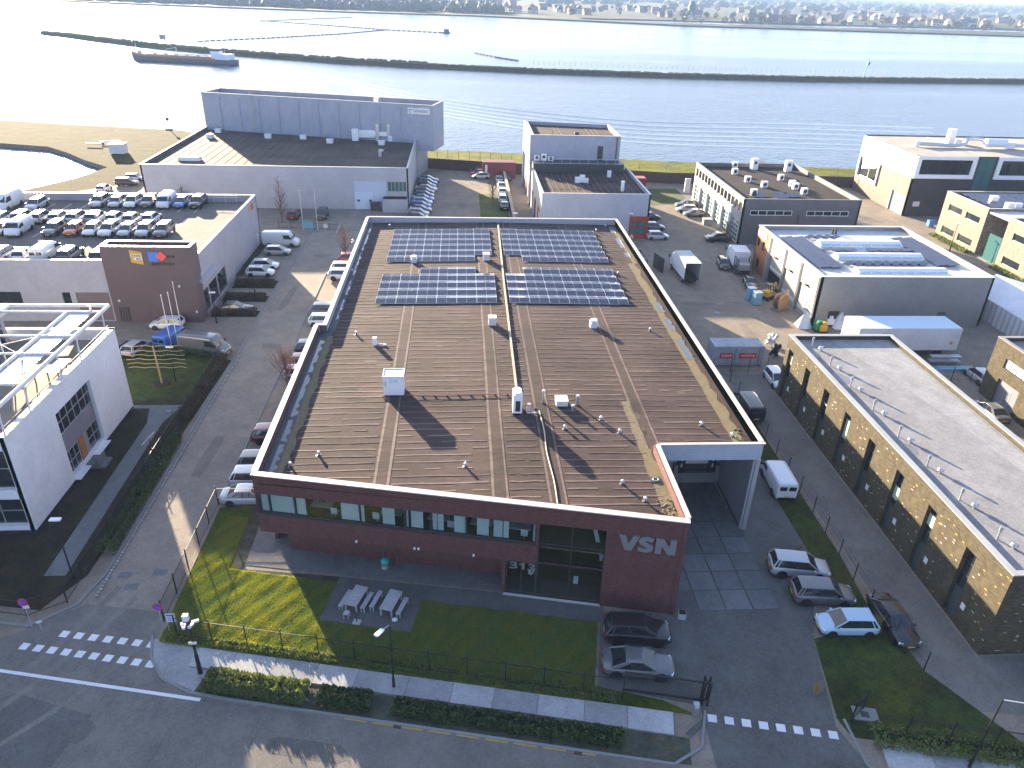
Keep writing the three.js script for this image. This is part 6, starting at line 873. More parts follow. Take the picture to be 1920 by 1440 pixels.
{ const p = G(1438, 560, 0), o = thing('mini_excavator', 'small yellow excavator standing by the open roller door', 'excavator', [p.x, 0, p.z], 0.6); for (const s of [-1, 1]) mesh('track', [bx(1.8, 0.45, 0.35, 0, 0, s * 0.55)], M.rubber, o); mesh('housing', bx(1.2, 0.8, 1.1, -0.3, 0.55, 0), M.yellow, o); mesh('cab', [bx(0.8, 0.08, 0.9, 0.1, 2.2, 0), ...[-1, 1].flatMap(s => [-0.25, 0.45].map(x => bx(0.06, 1.0, 0.06, x, 1.2, s * 0.4)))], M.frameDark, o); mesh('boom', [beam(V3(0.5, 0.9, 0), V3(1.5, 2.2, 0), 0.2, 0.25), beam(V3(1.5, 2.2, 0), V3(2.2, 1.1, 0), 0.16, 0.2)], M.yellow, o); mesh('bucket', bx(0.4, 0.4, 0.6, 2.2, 0.6, 0), M.frameDark, o); }
{ // goods along the hall side of the yard
  const r = rng(404), mats = [M.white, M.paintWhite, M.frameDark, std([0.30, 0.36, 0.42]), M.steel, std([0.03, 0.09, 0.06])];
  for (let k = 0; k < 34; k++) { const z = -108 + k * 0.98, x = 25.6 + r() * 1.6, bag = z < -97; const s = 0.7 + 0.5 * r(); const m = z > -97 && z < -93 ? mats[5] : mats[Math.floor(r() * 5)]; const g = bag ? new THREE.IcosahedronGeometry(s * 0.7, 1).scale(1.1, 0.75, 1).translate(0, s * 0.5, 0) : merged([bx(s, 0.5 + s * 0.5, s * 0.8), bx(s * 0.8, 0.35, s * 0.6, 0.1, 0.5 + s * 0.5, 0), rod(V3(-s / 2, 0.2, 0.4), V3(s / 2, 1.5, 0.3), 0.06, 5)]);
    if (bag) { const p = g.attributes.position; for (let i = 0; i < p.count; i++) p.setY(i, p.getY(i) + 0.08 * Math.sin(p.getX(i) * 9 + k)); g.computeVertexNormals(); } const o = single(bag ? 'bulk_bag' : 'stored_parts', g, m, bag ? 'full bulk bag in the heap beside the long hall wall' : 'stacked steel parts stored along the long hall wall', bag ? 'bag' : 'stored parts', bag ? 'bulk bags beside the hall' : 'parts stored beside the hall'); o.position.set(x + (bag ? 1.2 : 0), 0, z); o.rotation.y = r() * 3; }
  const c = thing('steel_cage', 'dark open steel cage beside the long hall near the white truck', 'cage', [27.6, 0, -113.5]); mesh('cage_frame', [...[-1, 1].flatMap(a => [-1, 1].map(b => bx(0.1, 2.2, 0.1, a * 1.7, 0, b * 2.4))), bx(3.5, 0.1, 0.1, 0, 2.1, 2.4), bx(3.5, 0.1, 0.1, 0, 2.1, -2.4), bx(0.1, 0.1, 4.9, 1.7, 2.1, 0), bx(0.1, 0.1, 4.9, -1.7, 2.1, 0)], M.frameDark, c); mesh('cage_bars', Array.from({ length: 14 }, (_, k) => bx(0.04, 2.1, 0.04, -1.6 + k * 0.25, 0, -2.4)), M.frameDark, c).userData.kind = 'stuff'; mesh('scrap', Array.from({ length: 16 }, () => bx(0.3 + r() * 0.6, 0.2 + r() * 0.5, 0.3, r() * 2.6 - 1.3, r() * 0.7, r() * 4 - 2, r() * 3)), M.steel, c).userData.kind = 'stuff';
  for (const [px, py, m, l] of [[1446, 640, M.white, 'heap of white plastic tubes beside the dark brick building corner'], [1452, 660, M.black, 'dark machine beside the heap of white tubes']]) { const p = G(px, py, 0.6); single(m === M.white ? 'tube_heap' : 'stored_machine', Array.from({ length: 9 }, () => rod(V3(p.x + r() * 1.4 - 0.7, 0.1 + r() * 0.4, p.z + r() * 1.4 - 0.7), V3(p.x + r() * 1.4 - 0.7, 0.8 + r() * 1.2, p.z + r() * 1.4 - 0.7), 0.1 + 0.12 * r(), 7)), m, l, m === M.white ? 'tubes' : 'machine'); }
  for (const [px, py, s, i] of [[1506, 612, 1.3, 0], [1573, 612, 1.5, 1]]) { const p = G(px, py, 0); single('small_tent', new THREE.ConeGeometry(s, 2.2, 4, 1).rotateY(0.78).translate(p.x, 1.1, p.z), M.white, i ? 'white peaked canopy beside the trailer end' : 'white peaked canopy at the warehouse corner', 'canopy'); }
  for (const [px, py, m, l] of [[1532, 620, M.greenPaint, 'green machine between the two white canopies'], [1540, 622, M.yellow, 'yellow machine between the two white canopies'], [1553, 610, M.whiteGloss, 'pale liquid tank on a frame by the warehouse side door']]) { const p = G(px, py, 0); const o = thing('yard_machine', l, 'machine', [p.x, 0, p.z]); mesh('housing', [bx(1.0, 0.8, 0.9, 0, 0.25, 0), bx(0.5, 0.4, 0.5, 0.1, 1.05, 0)], m, o); mesh('frame', bx(1.15, 0.25, 1.0), M.black, o); }
}
{ const p = G(1325, 421, 0); const o = thing('grit_box', 'pale grey grit box in front of the workshop doors', 'box', [p.x, 0, p.z]); mesh('bin', bx(1.6, 1.1, 1.1), M.kerb, o); mesh('lid', bx(1.7, 0.1, 1.2, 0, 1.1, 0), M.coping, o); }
{ const p = G(1287, 362, 0); single('white_pillar_sign', bx(1.2, 3.2, 0.4, p.x, 0, p.z), M.white, 'white pillar sign beside the grey workshop corner', 'sign'); }
{ const p = G(1743, 425, 0); const o = thing('blue_bin', 'blue wheeled bin at the corner of the stone building', 'bin', [p.x, 0, p.z]); mesh('bin_body', bx(1.1, 1.1, 0.9, 0, 0.15, 0), M.blue, o); mesh('bin_lid', bx(1.16, 0.12, 0.96, 0, 1.25, 0), M.signBlue, o); for (const s of [-1, 1]) mesh('bin_wheel', cyl(0.14, 0.14, 0.1, s * 0.45, 0, 0.3), M.rubber, o); }
// ---------------------------------------------------------------- roof of the long hall: solar arrays, machines, vents
const HY = (x) => x < 4.9 ? 7.75 + 0.25 * (x + 15) / 19.9 : 8.0 - 0.25 * (x - 4.9) / 18.6;
{
  const CW = 2.29, RP = 2.42, tilt = 0.16, glassS = merged(bx(CW - 0.07, 0.03, 1.16)), glassN = glassS, frameG = merged(bx(CW - 0.012, 0.035, 1.22)), tick = merged(bx(0.02, 0.004, 1.16, 0, 0.032, 0));
  const arrays = [
    ['solar array of six rows behind the white roof box', -9.8, -107.2, [[0, 6], [0, 6], [0, 6], [0, 6], [0, 6], [0, 5]]],
    ['solar array with three extra panels in its first row', -9.8, -90.4, [[2, 5], [0, 6], [0, 6], [0, 6], [0, 6]]],
    ['solar array whose last row starts one panel later', 5.6, -107.3, [[0, 6], [0, 6], [0, 6], [0, 6], [0, 6], [1, 6]]],
    ['solar array whose first row lacks one panel', 5.4, -90.4, [[1, 6], [0, 6], [0, 6], [0, 6], [0, 6]]]];
  for (const [label, x0, z0, rows] of arrays) {
    const y = HY(x0 + 7), o = thing('solar_array', label, 'solar panels', [x0, y, z0]);
    rows.forEach(([a, b], r) => { for (let c = a; c < b; c++) for (const s of [1, -1]) {
      const p = new THREE.Mesh(glassS, M.solar); p.name = 'solar_panel'; o.add(p); p.position.set((c + 0.5) * CW, 0.20 + HY(x0 + (c + 0.5) * CW) - y, r * RP + (s > 0 ? 1.80 : 0.60)); p.rotation.x = s * tilt; p.rotation.z = x0 < 4 ? 0.0126 : -0.0134;
      const f = new THREE.Mesh(frameG, M.alu); f.name = 'frame'; f.position.y = -0.006; p.add(f); const t = new THREE.Mesh(tick, M.alu); t.name = 'joint'; p.add(t);
    } });
    mesh('ballast_rail', rows.map(([a, b], r) => bb(a * CW, b * CW, 0.0, 0.06, r * RP + 2.36, r * RP + 2.42)), M.frameDark, o).userData.kind = 'stuff';
    if (x0 > 0) rows.forEach(([a, b], r) => mesh('wind_plate', quad([b * CW + 0.01, 0.0, r * RP], [b * CW + 0.01, 0.0, r * RP + 2.4], [b * CW + 0.01, 0.32, r * RP + 1.2], [b * CW + 0.01, 0.3, r * RP + 1.1]), M.frameDark, o));
  }
}
const RF = (px, py, h = 7.9) => { const p = G(px, py, h); p.y = HY(p.x); return p; };
{ // big white cabin
  const p = RF(739, 741), o = thing('roof_cabin', 'large white plant cabin with hinged front on the hall roof', 'roof cabin', [p.x, p.y, p.z - 0.6]); mesh('casing', bx(1.75, 1.72, 1.5, 0, 0.12, 0), M.whiteGloss, o); mesh('lid', bx(1.82, 0.08, 1.58, 0, 1.84, 0), std([0.5, 0.6, 0.68], { roughness: 0.4 }), o); mesh('lid_rim', [bx(1.84, 0.1, 0.06, 0, 1.88, 0.78), bx(1.84, 0.1, 0.06, 0, 1.88, -0.78), bx(0.06, 0.1, 1.5, 0.89, 1.88, 0), bx(0.06, 0.1, 1.5, -0.89, 1.88, 0)], M.white, o); mesh('door_panel', bx(0.8, 0.35, 0.03, 0.02, 1.35, 0.77), std([0.6, 0.68, 0.74]), o); mesh('handle', bx(0.06, 0.5, 0.04, -0.68, 1.0, 0.77), M.steel, o); mesh('base_frame', bx(1.7, 0.12, 1.45), M.frameDark, o); mesh('valve', [rod(V3(-0.95, 0.1, 0.9), V3(-0.5, 0.15, 1.1), 0.06, 6), rod(V3(-0.9, 0.1, 1.2), V3(-0.5, 0.1, 1.4), 0.05, 6)], M.redBox, o);
}
{ // pipe on brackets across the roof from the cabin
  const a = RF(758, 744), b = RF(962, 744), o = thing('roof_conduit', 'thin dark pipe on small brackets running from the white cabin', 'pipe', [a.x, a.y, a.z]); const d = b.clone().sub(a); mesh('pipe', rod(V3(0, 0.16, 0), V3(d.x, 0.16 + d.y, 0), 0.04, 6), M.redBox, o); for (let k = 0; k < 9; k++) mesh('bracket', bx(0.1, 0.18, 0.22, d.x * (k + 0.5) / 9, d.y * (k + 0.5) / 9, 0), M.frameDark, o);
  const q = thing('roof_cable_tray', 'long pale cable tray running the length of the hall roof', 'cable tray', [4.9, 8, -80]); mesh('tray', [beam(V3(0.5, 0.14, -29), V3(0.15, 0.14, -6), 0.22, 0.12), beam(V3(0.15, 0.14, -6), V3(-0.1, 0.14, 21.6), 0.2, 0.12)], std([0.50, 0.42, 0.30], { map: T.fine, roughness: 0.6 }), q); for (let k = 0; k < 16; k++) mesh('tray_foot', bx(0.4, 0.08, 0.15, 0.3 - k * 0.02, 0, -28 + k * 3.2), M.frameDark, q);
  const w = thing('roof_hose', 'pale hose running from the air conditioner to the front parapet', 'hose', [6.5, 8, -48]); mesh('hose', new THREE.TubeGeometry(new THREE.CatmullRomCurve3([V3(0.0, 0.05, -6.2), V3(0.1, 0.05, -3), V3(0.0, 0.05, 0), V3(0.15, 0.05, 4), V3(0.1, 0.05, 6.6)]), 30, 0.05, 6), std([0.55, 0.47, 0.34]), w);
}
{ // air conditioner tower
  const p = RF(970, 780), o = thing('air_conditioner', 'tall white two-fan air conditioner beside the cable tray', 'air conditioner', [p.x, p.y, p.z - 0.4]); mesh('casing', bx(0.78, 1.75, 0.78, 0, 0.15, 0), M.whiteGloss, o); mesh('front_grille', bx(0.4, 1.0, 0.03, 0.02, 0.35, 0.4), M.frameDark, o); mesh('fan_ring', cyl(0.33, 0.33, 0.14, 0, 1.9, 0.0, 18), M.white, o); mesh('fan_ring', cyl(0.31, 0.31, 0.1, 0, 1.9, -0.62, 18), M.white, o); mesh('rear_casing', bx(0.74, 1.7, 0.6, 0, 0.15, -0.66), M.whiteGloss, o); for (const s of [-1, 1]) mesh('foot', bx(0.1, 0.15, 1.4, s * 0.36, 0, -0.3), M.frameDark, o);
  const r2 = RF(988, 775), v = thing('refrigerant_valves', 'cluster of small pipes and valves next to the tall air conditioner', 'valves', [r2.x, r2.y, r2.z]); mesh('manifold', [bx(0.3, 0.5, 0.3, 0.1, 0, 0), bx(0.9, 0.1, 0.15, 0.4, 0.1, 0.3), cyl(0.16, 0.16, 0.35, 0.15, 0.5, 0)], M.coping, v); mesh('stub', cyl(0.12, 0.12, 0.5, 0.75, 0, 0.1), M.frameDark, v);
}
for (const [px, py, s, l] of [[912, 490, 0.85, 'white roof box between the solar arrays'], [923, 612, 0.8, 'white roof box beside the cable tray in the middle of the roof'], [1053, 762, 1.0, 'low wide white roof box near the steel flues']]) { const p = RF(px, py), low = s === 1.0, o = thing('roof_box', l, 'roof box', [p.x, p.y, p.z - 0.3]); mesh('casing', bx(s, low ? 0.45 : 0.8, s, 0, 0.06, 0), std([0.62, 0.62, 0.62], { roughness: 0.5 }), o); mesh('lid', bx(s + 0.08, 0.09, s + 0.08, 0, low ? 0.51 : 0.86, 0), M.whiteGloss, o); }
for (const [px, py, l] of [[776, 492, 'round white roof ventilator in front of the solar array'], [1113, 614, 'round white roof ventilator right of the cable tray']]) { const p = RF(px, py), o = thing('roof_ventilator', l, 'ventilator', [p.x, p.y, p.z - 0.2]); mesh('curb', bx(0.75, 0.5, 0.75), std([0.6, 0.66, 0.7], { roughness: 0.4 }), o); mesh('neck', cyl(0.3, 0.3, 0.2, 0, 0.5, 0, 16), M.alu, o); mesh('hood', cyl(0.46, 0.36, 0.2, 0, 0.68, 0, 18), M.whiteGloss, o); }
{ const p = RF(703, 645), o = thing('roof_fan', 'narrow white roof fan with a small side pipe', 'roof fan', [p.x, p.y, p.z]); mesh('casing', bx(0.42, 0.8, 0.4), M.whiteGloss, o); mesh('side_pipe', rod(V3(0.2, 0.12, 0.1), V3(1.0, 0.12, 0.2), 0.07, 6), M.white, o); mesh('cap', cyl(0.14, 0.14, 0.18, 1.0, 0, 0.25), M.white, o); }
for (const [px, py, h, l] of [[1018, 757, 1.15, 'tall steel flue standing nearest the air conditioner'], [1082, 760, 0.85, 'steel flue with a wide cap behind the small dome vents'], [1073, 772, 0.5, 'short steel flue between the low roof box and the capped flue']]) { const p = RF(px, py), o = thing('steel_flue', l, 'flue', [p.x, p.y, p.z]); mesh('pipe', cyl(0.1, 0.1, h), M.steel, o); mesh('cap', cyl(0.17, 0.15, 0.14, 0, h, 0), M.alu, o); mesh('collar', cyl(0.2, 0.16, 0.08), M.frameDark, o); }
// small dome vents, each with its lead collar
[[668, 626, 'behind the narrow white roof fan'], [598, 852, 'near the left gutter, the further of two'], [545, 872, 'beside the left gutter at the front corner'], [873, 876, 'alone between two roof strips near the front'], [1059, 806, 'left of the steel flues'], [1127, 788, 'right of the capped steel flue'], [1162, 812, 'on the right of the group behind the notch'], [1167, 908, 'in front of the roof notch'], [1210, 940, 'close to the front right corner'], [1315, 796, 'above the loading canopy'], [1373, 816, 'at the outer corner above the loading canopy'], [1219, 619, 'near the right edge halfway along the roof'], [662, 452, 'left of the far solar array'], [731, 424, 'behind the first solar panel row'], [660, 508, 'between the left parapet and the near solar array'], [1118, 433, 'right of the far solar array corner'], [1135, 424, 'beside the far parapet on the right'], [1159, 513, 'right of the near solar array corner'], [1303, 792, 'beside the other vent above the loading canopy']].forEach(([px, py, where], i) => { if (i === 18) return; const p = RF(px, py), o = thing('dome_vent', `small grey dome vent ${where}`, 'vent', [p.x, p.y, p.z], 0, 'dome vents on the hall roof'); mesh('pipe', cyl(0.09, 0.09, 0.26), M.steel, o); mesh('dome', new THREE.SphereGeometry(0.15, 12, 6, 0, 7, 0, 1.7).translate(0, 0.26, 0), M.alu, o); mesh('collar', cyl(0.24, 0.12, 0.05, 0, 0, 0, 14), M.frameDark, o); });
{ const p = RF(1229, 900), o = thing('roof_drain', 'square roof drain with a round grate near the brick parapet', 'drain', [p.x, p.y, p.z]); mesh('plate', bx(0.8, 0.06, 0.7), M.frameDark, o); mesh('grate', new THREE.TorusGeometry(0.2, 0.05, 6, 16).rotateX(P2).translate(0, 0.08, 0), M.steel, o); }

// ---------------------------------------------------------------- fences
function barFence(pts, label, { h = 1.75, gap = 2.5, barGap = 0.125, posts = 0.07, name = 'bar_fence', low = 0.12 } = {}) {
  const o = thing(name, label, 'fence', pts[0].toArray());
  for (let i = 0; i + 1 < pts.length; i++) { const a = pts[i].clone().sub(pts[0]), b = pts[i + 1].clone().sub(pts[0]), l = a.distanceTo(b), n = Math.max(1, Math.round(l / gap));
    for (let k = 0; k <= n; k++) { if (k === n && i + 2 < pts.length) continue; const p = a.clone().lerp(b, k / n); mesh('post', [bx(posts, h + 0.12, posts, p.x, 0, p.z), new THREE.SphereGeometry(posts * 0.75, 8, 6).translate(p.x, h + 0.17, p.z)], M.fence, o); }
    for (let k = 0; k < n; k++) { const p = a.clone().lerp(b, k / n), q = a.clone().lerp(b, (k + 1) / n), m = Math.round(p.distanceTo(q) / barGap), bars = []; for (let j = 1; j < m; j++) { const c = p.clone().lerp(q, j / m); bars.push(bx(0.012, h - low, 0.012, c.x, low, c.z)); }
      const panel = mesh('bar_panel', bars, M.fence, o); panel.userData.kind = 'stuff'; for (const y of [low + 0.05, h - 0.06]) mesh('rail', beam(p.clone().setY(y), q.clone().setY(y), 0.045, 0.045), M.fence, panel); } }
  return o;
}
barFence([V3(-17.6, 0, -52.3), V3(-20.95, 0, -52.4), V3(-20.95, 0, -39.2)], 'black bar fence along the lit lawn beside the side street');
barFence([SF(-2.9, 7.75), SF(27.4, 7.85)], 'long black bar fence between the front lawn and the footpath');
barFence([V3(-28.6, 0, -81.5), V3(-28.4, 0, -41.2), V3(-30.5, 0, -39.9), V3(-44, 0, -42.5)], 'dark bar fence around the garden of the white building', { h: 1.5 });
barFence([SF(41.6, 7.3), SF(42.6, 6.2)], 'short black gate leaf standing open at the right of the drive', { h: 1.7 }); barFence([SF(44.6, 7.9), SF(70, 7.9)], 'black bar fence behind the verge right of the drive');
{ const o = thing('sliding_gate', 'black sliding gate parked behind the front fence', 'gate', SF(27.8, 7.3).toArray(), U_ANG); mesh('gate_beam', [bx(5.2, 0.12, 0.1, 2.2, 0.12, 0), bx(5.2, 0.08, 0.08, 2.2, 1.75, 0)], M.fence, o); mesh('gate_bars', Array.from({ length: 44 }, (_, k) => bx(0.025, 1.55, 0.025, -0.3 + k * 0.117, 0.24, 0)), M.fence, o).userData.kind = 'stuff'; for (const x of [4.6, 4.95]) for (const z of [-0.25, 0.25]) mesh('guide_post', bx(0.12, 2.1, 0.12, x, 0, z), M.fence, o); mesh('brace', beam(V3(4.6, 1.9, -0.25), V3(4.95, 1.9, 0.25), 0.08, 0.08), M.fence, o); }
{ const p = SF(31.9, 8.4), o = thing('intercom_post', 'grey intercom post with a white panel at the gate', 'post', [p.x, 0, p.z]); mesh('column', bx(0.36, 1.1, 0.3), M.steel, o); mesh('panel', bx(0.22, 0.2, 0.02, 0, 0.85, 0.16), M.white, o); }
function wireFence(pts, label, h = 1.8, step = 3) { const o = thing('wire_fence', label, 'fence', pts[0].toArray()); for (let i = 0; i + 1 < pts.length; i++) { const a = pts[i].clone().sub(pts[0]), b = pts[i + 1].clone().sub(pts[0]), n = Math.round(a.distanceTo(b) / step); for (let k = 0; k <= n; k++) { const p = a.clone().lerp(b, k / n); mesh('post', bx(0.06, h, 0.06, p.x, 0, p.z), M.fence, o); } for (const y of [0.3, 0.8, 1.3, h - 0.05]) mesh('wire', rod(a.clone().setY(y), b.clone().setY(y), 0.012, 4), M.fence, o); } }
wireFence([V3(30.9, 0, -74), V3(30.5, 0, -50), V3(30, 0, -38.8), V3(30.9, 0, -33)], 'thin wire fence on posts along the grass strip beside the lane'); wireFence([V3(29.5, 0, -76.4), V3(47, 0, -76.4)], 'wire fence across the yard in front of the pale container', 2.0, 2.2); wireFence([V3(48, 0, -74), V3(60, 0, -74)], 'wire fence behind the long brick building by the trailer', 2.0, 2.6);
{ const o = thing('garden_wall', 'long narrow pale-topped wall between the rear lot and the fence row', 'wall', [9.8, 0, -145]); mesh('wall_body', bb(-0.25, 0.25, 0, 1.6, -33, 33), M.frameDark, o); mesh('wall_cap', bb(-0.3, 0.3, 1.6, 1.7, -33, 33), std([0.42, 0.34, 0.24], { map: T.fine }), o); }
barFence([V3(-33, 0, -133.5), V3(-21.5, 0, -132.2)], 'low black fence at the flagpoles in front of the pale hall', { h: 1.2 });

// ---------------------------------------------------------------- plants
function leafGeo(s) { const g = new THREE.BufferGeometry(); g.setAttribute('position', new THREE.Float32BufferAttribute([0, 0, 0, s * 0.5, s * 0.5, s * 0.1, 0, s, 0, 0, 0, 0, 0, s, 0, -s * 0.5, s * 0.5, s * 0.1], 3)); g.computeVertexNormals(); return metreUV(g); }
function foliage(parent, n, s, mat, place, tint) { const im = new THREE.InstancedMesh(leafGeo(s), mat, n), m = new THREE.Matrix4(), q = new THREE.Quaternion(), e = new THREE.Euler(); for (let k = 0; k < n; k++) { const p = place(k); e.set(rr(-1.4, 1.4), rr(0, 6.3), rr(-1.4, 1.4)); const w = rr(0.5, 1.7); m.compose(p, q.setFromEuler(e), V3(w, w, w)); im.setMatrixAt(k, m); const t = tint ? tint(k) : [rr(0.7, 1.3), rr(0.8, 1.2), rr(0.7, 1)]; im.setColorAt(k, lin(...t)); } im.name = 'foliage'; im.userData.kind = 'stuff'; parent.add(im); return im; }
function hedge(a, b, w, h, label, n, mat = M.leaf, ragged = 0.3, s = 0.13) {
  const o = thing('hedge', label, 'hedge', a.toArray()), d = b.clone().sub(a), L = d.length(), t = d.clone().normalize(), nn = V3(-t.z, 0, t.x), prof = []; for (let k = 0; k < 60; k++) prof.push(1 + 0.15 * R() - ragged * Math.pow(R(), 1.5) * 1.3);
  mesh('branches', Array.from({ length: Math.round(L * 3) }, () => { const p = t.clone().multiplyScalar(R() * L).addScaledVector(nn, rr(-w / 3, w / 3)); return rod(p, p.clone().add(V3(rr(-0.2, 0.2), h * rr(0.4, 0.8), rr(-0.2, 0.2))), 0.018, 4); }), M.bark, o);
  foliage(o, n, s, mat, () => { const f = R(), k = f * 59, q = prof[Math.floor(k)] * (1 - k % 1) + prof[Math.ceil(k)] * (k % 1), x = Math.pow(R(), 0.5) * (R() < 0.5 ? 1 : -1) * w / 2 * (0.7 + 0.4 * q), y = h * q * Math.pow(R(), 0.6) * (1 - 0.35 * Math.pow(Math.abs(x) / (w / 2), 2)); return t.clone().multiplyScalar(f * L).addScaledVector(nn, x).setY(Math.max(0.05, y)); });
  return o;
}
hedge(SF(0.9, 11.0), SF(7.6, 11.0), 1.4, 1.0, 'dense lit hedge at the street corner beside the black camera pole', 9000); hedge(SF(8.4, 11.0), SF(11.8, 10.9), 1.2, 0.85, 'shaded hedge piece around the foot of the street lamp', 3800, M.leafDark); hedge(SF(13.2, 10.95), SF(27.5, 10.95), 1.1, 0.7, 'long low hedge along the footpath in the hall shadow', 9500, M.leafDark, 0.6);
hedge(SF(-3.4, 8.0), SF(27, 8.0), 0.7, 0.45, 'low ragged ground cover under the front fence', 9000, M.leaf, 0.5, 0.1); hedge(SF(42.6, 8.2), SF(70, 8.2), 1.6, 0.75, 'yellowish hedge along the verge right of the drive', 9000, M.leaf, 0.35);
hedge(V3(-27.7, 0, -46), V3(-27.9, 0, -63), 1.3, 1.1, 'dark unclipped hedge inside the garden fence of the white building', 7000, M.leafDark, 0.4); hedge(V3(-28.4, 0, -80.8), V3(-28.2, 0, -66), 1.0, 1.0, 'brown winter hedge along the garden fence by the side street', 5000, M.leafBrown, 0.3); hedge(V3(-40, 0, -81.8), V3(-28.8, 0, -81.4), 1.6, 1.1, 'clipped hedge behind the flagpoles and the black van', 6000, M.leafDark, 0.12);
for (const [z, l] of [[-94, 'clipped dark hedge in the planting bed closest to the sign wall'], [-99.4, 'clipped dark hedge between the black saloon and the grey wall door'], [-105, 'clipped dark hedge beside the white hatchbacks']]) hedge(V3(-33.2, 0.08, z), V3(-27.7, 0.08, z), 1.4, 0.8, l, 3200, M.leafBrown, 0.1);
hedge(V3(89.4, 0, -133), V3(89.4, 0, -122), 1, 0.6, 'clipped green hedge at the foot of the stone wall', 2600, M.leaf, 0.1, 0.18); hedge(V3(89.4, 0, -115), V3(89.4, 0, -101), 1, 0.6, 'clipped green hedge along the second stone block', 2600, M.leaf, 0.1, 0.18); hedge(V3(-33.6, 0, -108), V3(-33.4, 0, -128), 0.9, 0.4, 'reddish ground cover along the grey car park wall', 3000, M.leafBrown, 0.3);
function tree(x, z, h, spread, label, { n = 46, seed = 1, trunk = 0.14, mat = M.twig, up = 0.8, start = 0.12, name = 'bare_tree', y = 0, cat = 'tree', group } = {}) {
  const r = rng(seed), o = thing(name, label, cat, [x, y, z], 0, group); mesh('trunk', [rod(V3(0, 0, 0), V3(0.04 * h * (r() - 0.5), h * 0.55, 0.04 * h * (r() - 0.5)), trunk, 8, trunk * 0.6), rod(V3(0, h * 0.53, 0), V3(0, h * 0.97, 0), trunk * 0.6, 6, trunk * 0.1)], mat === M.barkPale ? M.barkPale : M.bark, o);
  const tw = []; for (let k = 0; k < n; k++) { const f = start + (0.95 - start) * k / n, a = r() * 6.3, len = spread * (1.15 - f) * (0.7 + 0.6 * r()), b = V3(0, h * f, 0), e = b.clone().add(V3(Math.cos(a) * len, len * up * (1.2 + r()), Math.sin(a) * len)); tw.push(rod(b, e, trunk * 0.28 * (1.1 - f), 4, 0.012)); for (let j = 0; j < 5; j++) { const p = b.clone().lerp(e, 0.3 + 0.65 * r()); tw.push(rod(p, p.clone().add(V3((r() - 0.5) * len * 0.7, len * up * (0.35 + 0.4 * r()), (r() - 0.5) * len * 0.7)), 0.014, 3, 0.006)); } }
  mesh('crown', tw, mat, o); return o;
}
tree(-33.2, -137.2, 8.5, 1.5, 'slender bare poplar in front of the pale hall wall', { n: 70, seed: 2 }); tree(-18.9, -117.4, 5.2, 1.5, 'bare upright poplar behind the left corner of the hall', { n: 70, seed: 3 }); tree(-19.3, -73.4, 4.2, 1.6, 'reddish bare shrub tree beside the cars along the hall', { n: 70, seed: 4, up: 1.1 }); tree(-17.6, -70, 2.6, 1.3, 'low bushy shrub beside the hall parapet step', { n: 50, seed: 14, up: 0.7, mat: M.leafBrown });
tree(-53.4, -145.6, 4.4, 1.4, 'small bare tree against the end of the pale hall wall', { n: 44, seed: 5 }); tree(6.2, -151, 7.5, 1.2, 'dark bare poplar standing in the rear lawn', { n: 70, seed: 6 }); tree(66.5, -165, 7, 2.4, 'bare reddish tree behind the grey workshop by the river', { seed: 7, n: 60 }); tree(71.5, -164, 5, 2, 'smaller bare tree beside the one behind the workshop', { seed: 8, n: 50 }); tree(-41.8, -45.6, 3.2, 1.6, 'small bare tree at the front of the white building', { seed: 9, n: 30, up: 0.5 }); tree(48.2, -129.6, 3, 1.3, 'bare shrub beside the grey workshop corner door', { seed: 10, n: 40 });
{ // trained plane tree with flat tiers of branches
  const o = thing('espalier_tree', 'trained plane tree with flat tiers of pale branches on the garden lawn', 'tree', [-34.6 + 1.4, 0, -74.4]); mesh('trunk', rod(V3(0, 0, 0), V3(-0.12, 4.6, 0), 0.12, 8, 0.08), M.barkPale, o); const br = []; for (let k = 0; k < 6; k++) for (const s of [-1, 1]) { const y = 2.0 + k * 0.5, pts = [V3(-0.1, y, 0)]; for (let j = 1; j < 6; j++) pts.push(V3(s * j * 0.62 - 0.1, y + 0.07 * Math.sin(j * 2 + k) + (k === 5 ? 0.1 : 0), 0.05 * Math.cos(j))); br.push(new THREE.TubeGeometry(new THREE.CatmullRomCurve3(pts), 12, 0.04, 5)); } mesh('crown', br, M.barkPale, o); mesh('tree_pit', cyl(0.9, 0.85, 0.1, 0, 0, 0, 18), M.soil, o);
}
for (const [px, py, l, s] of [[1640, 1180, 'dry yellow grass tuft beside the pale blue hatchback', 1.2], [1496, 1035, 'small dry grass tuft beside the silver SUV', 0.6], [1530, 1300, 'dry grass tuft at the edge of the drive', 0.9]]) { const p = G(px, py, 0), o = thing('grass_tuft', l, 'grass tuft', [p.x, 0, p.z]); mesh('stalks', Array.from({ length: 60 }, () => { const a = R() * 6.3, d = R() * 0.5 * s; return rod(V3(Math.cos(a) * 0.15 * s, 0, Math.sin(a) * 0.15 * s), V3(Math.cos(a) * d, rr(0.7, 1.4) * s, Math.sin(a) * d), 0.012, 3, 0.004); }), std([0.36, 0.28, 0.10]), o); }

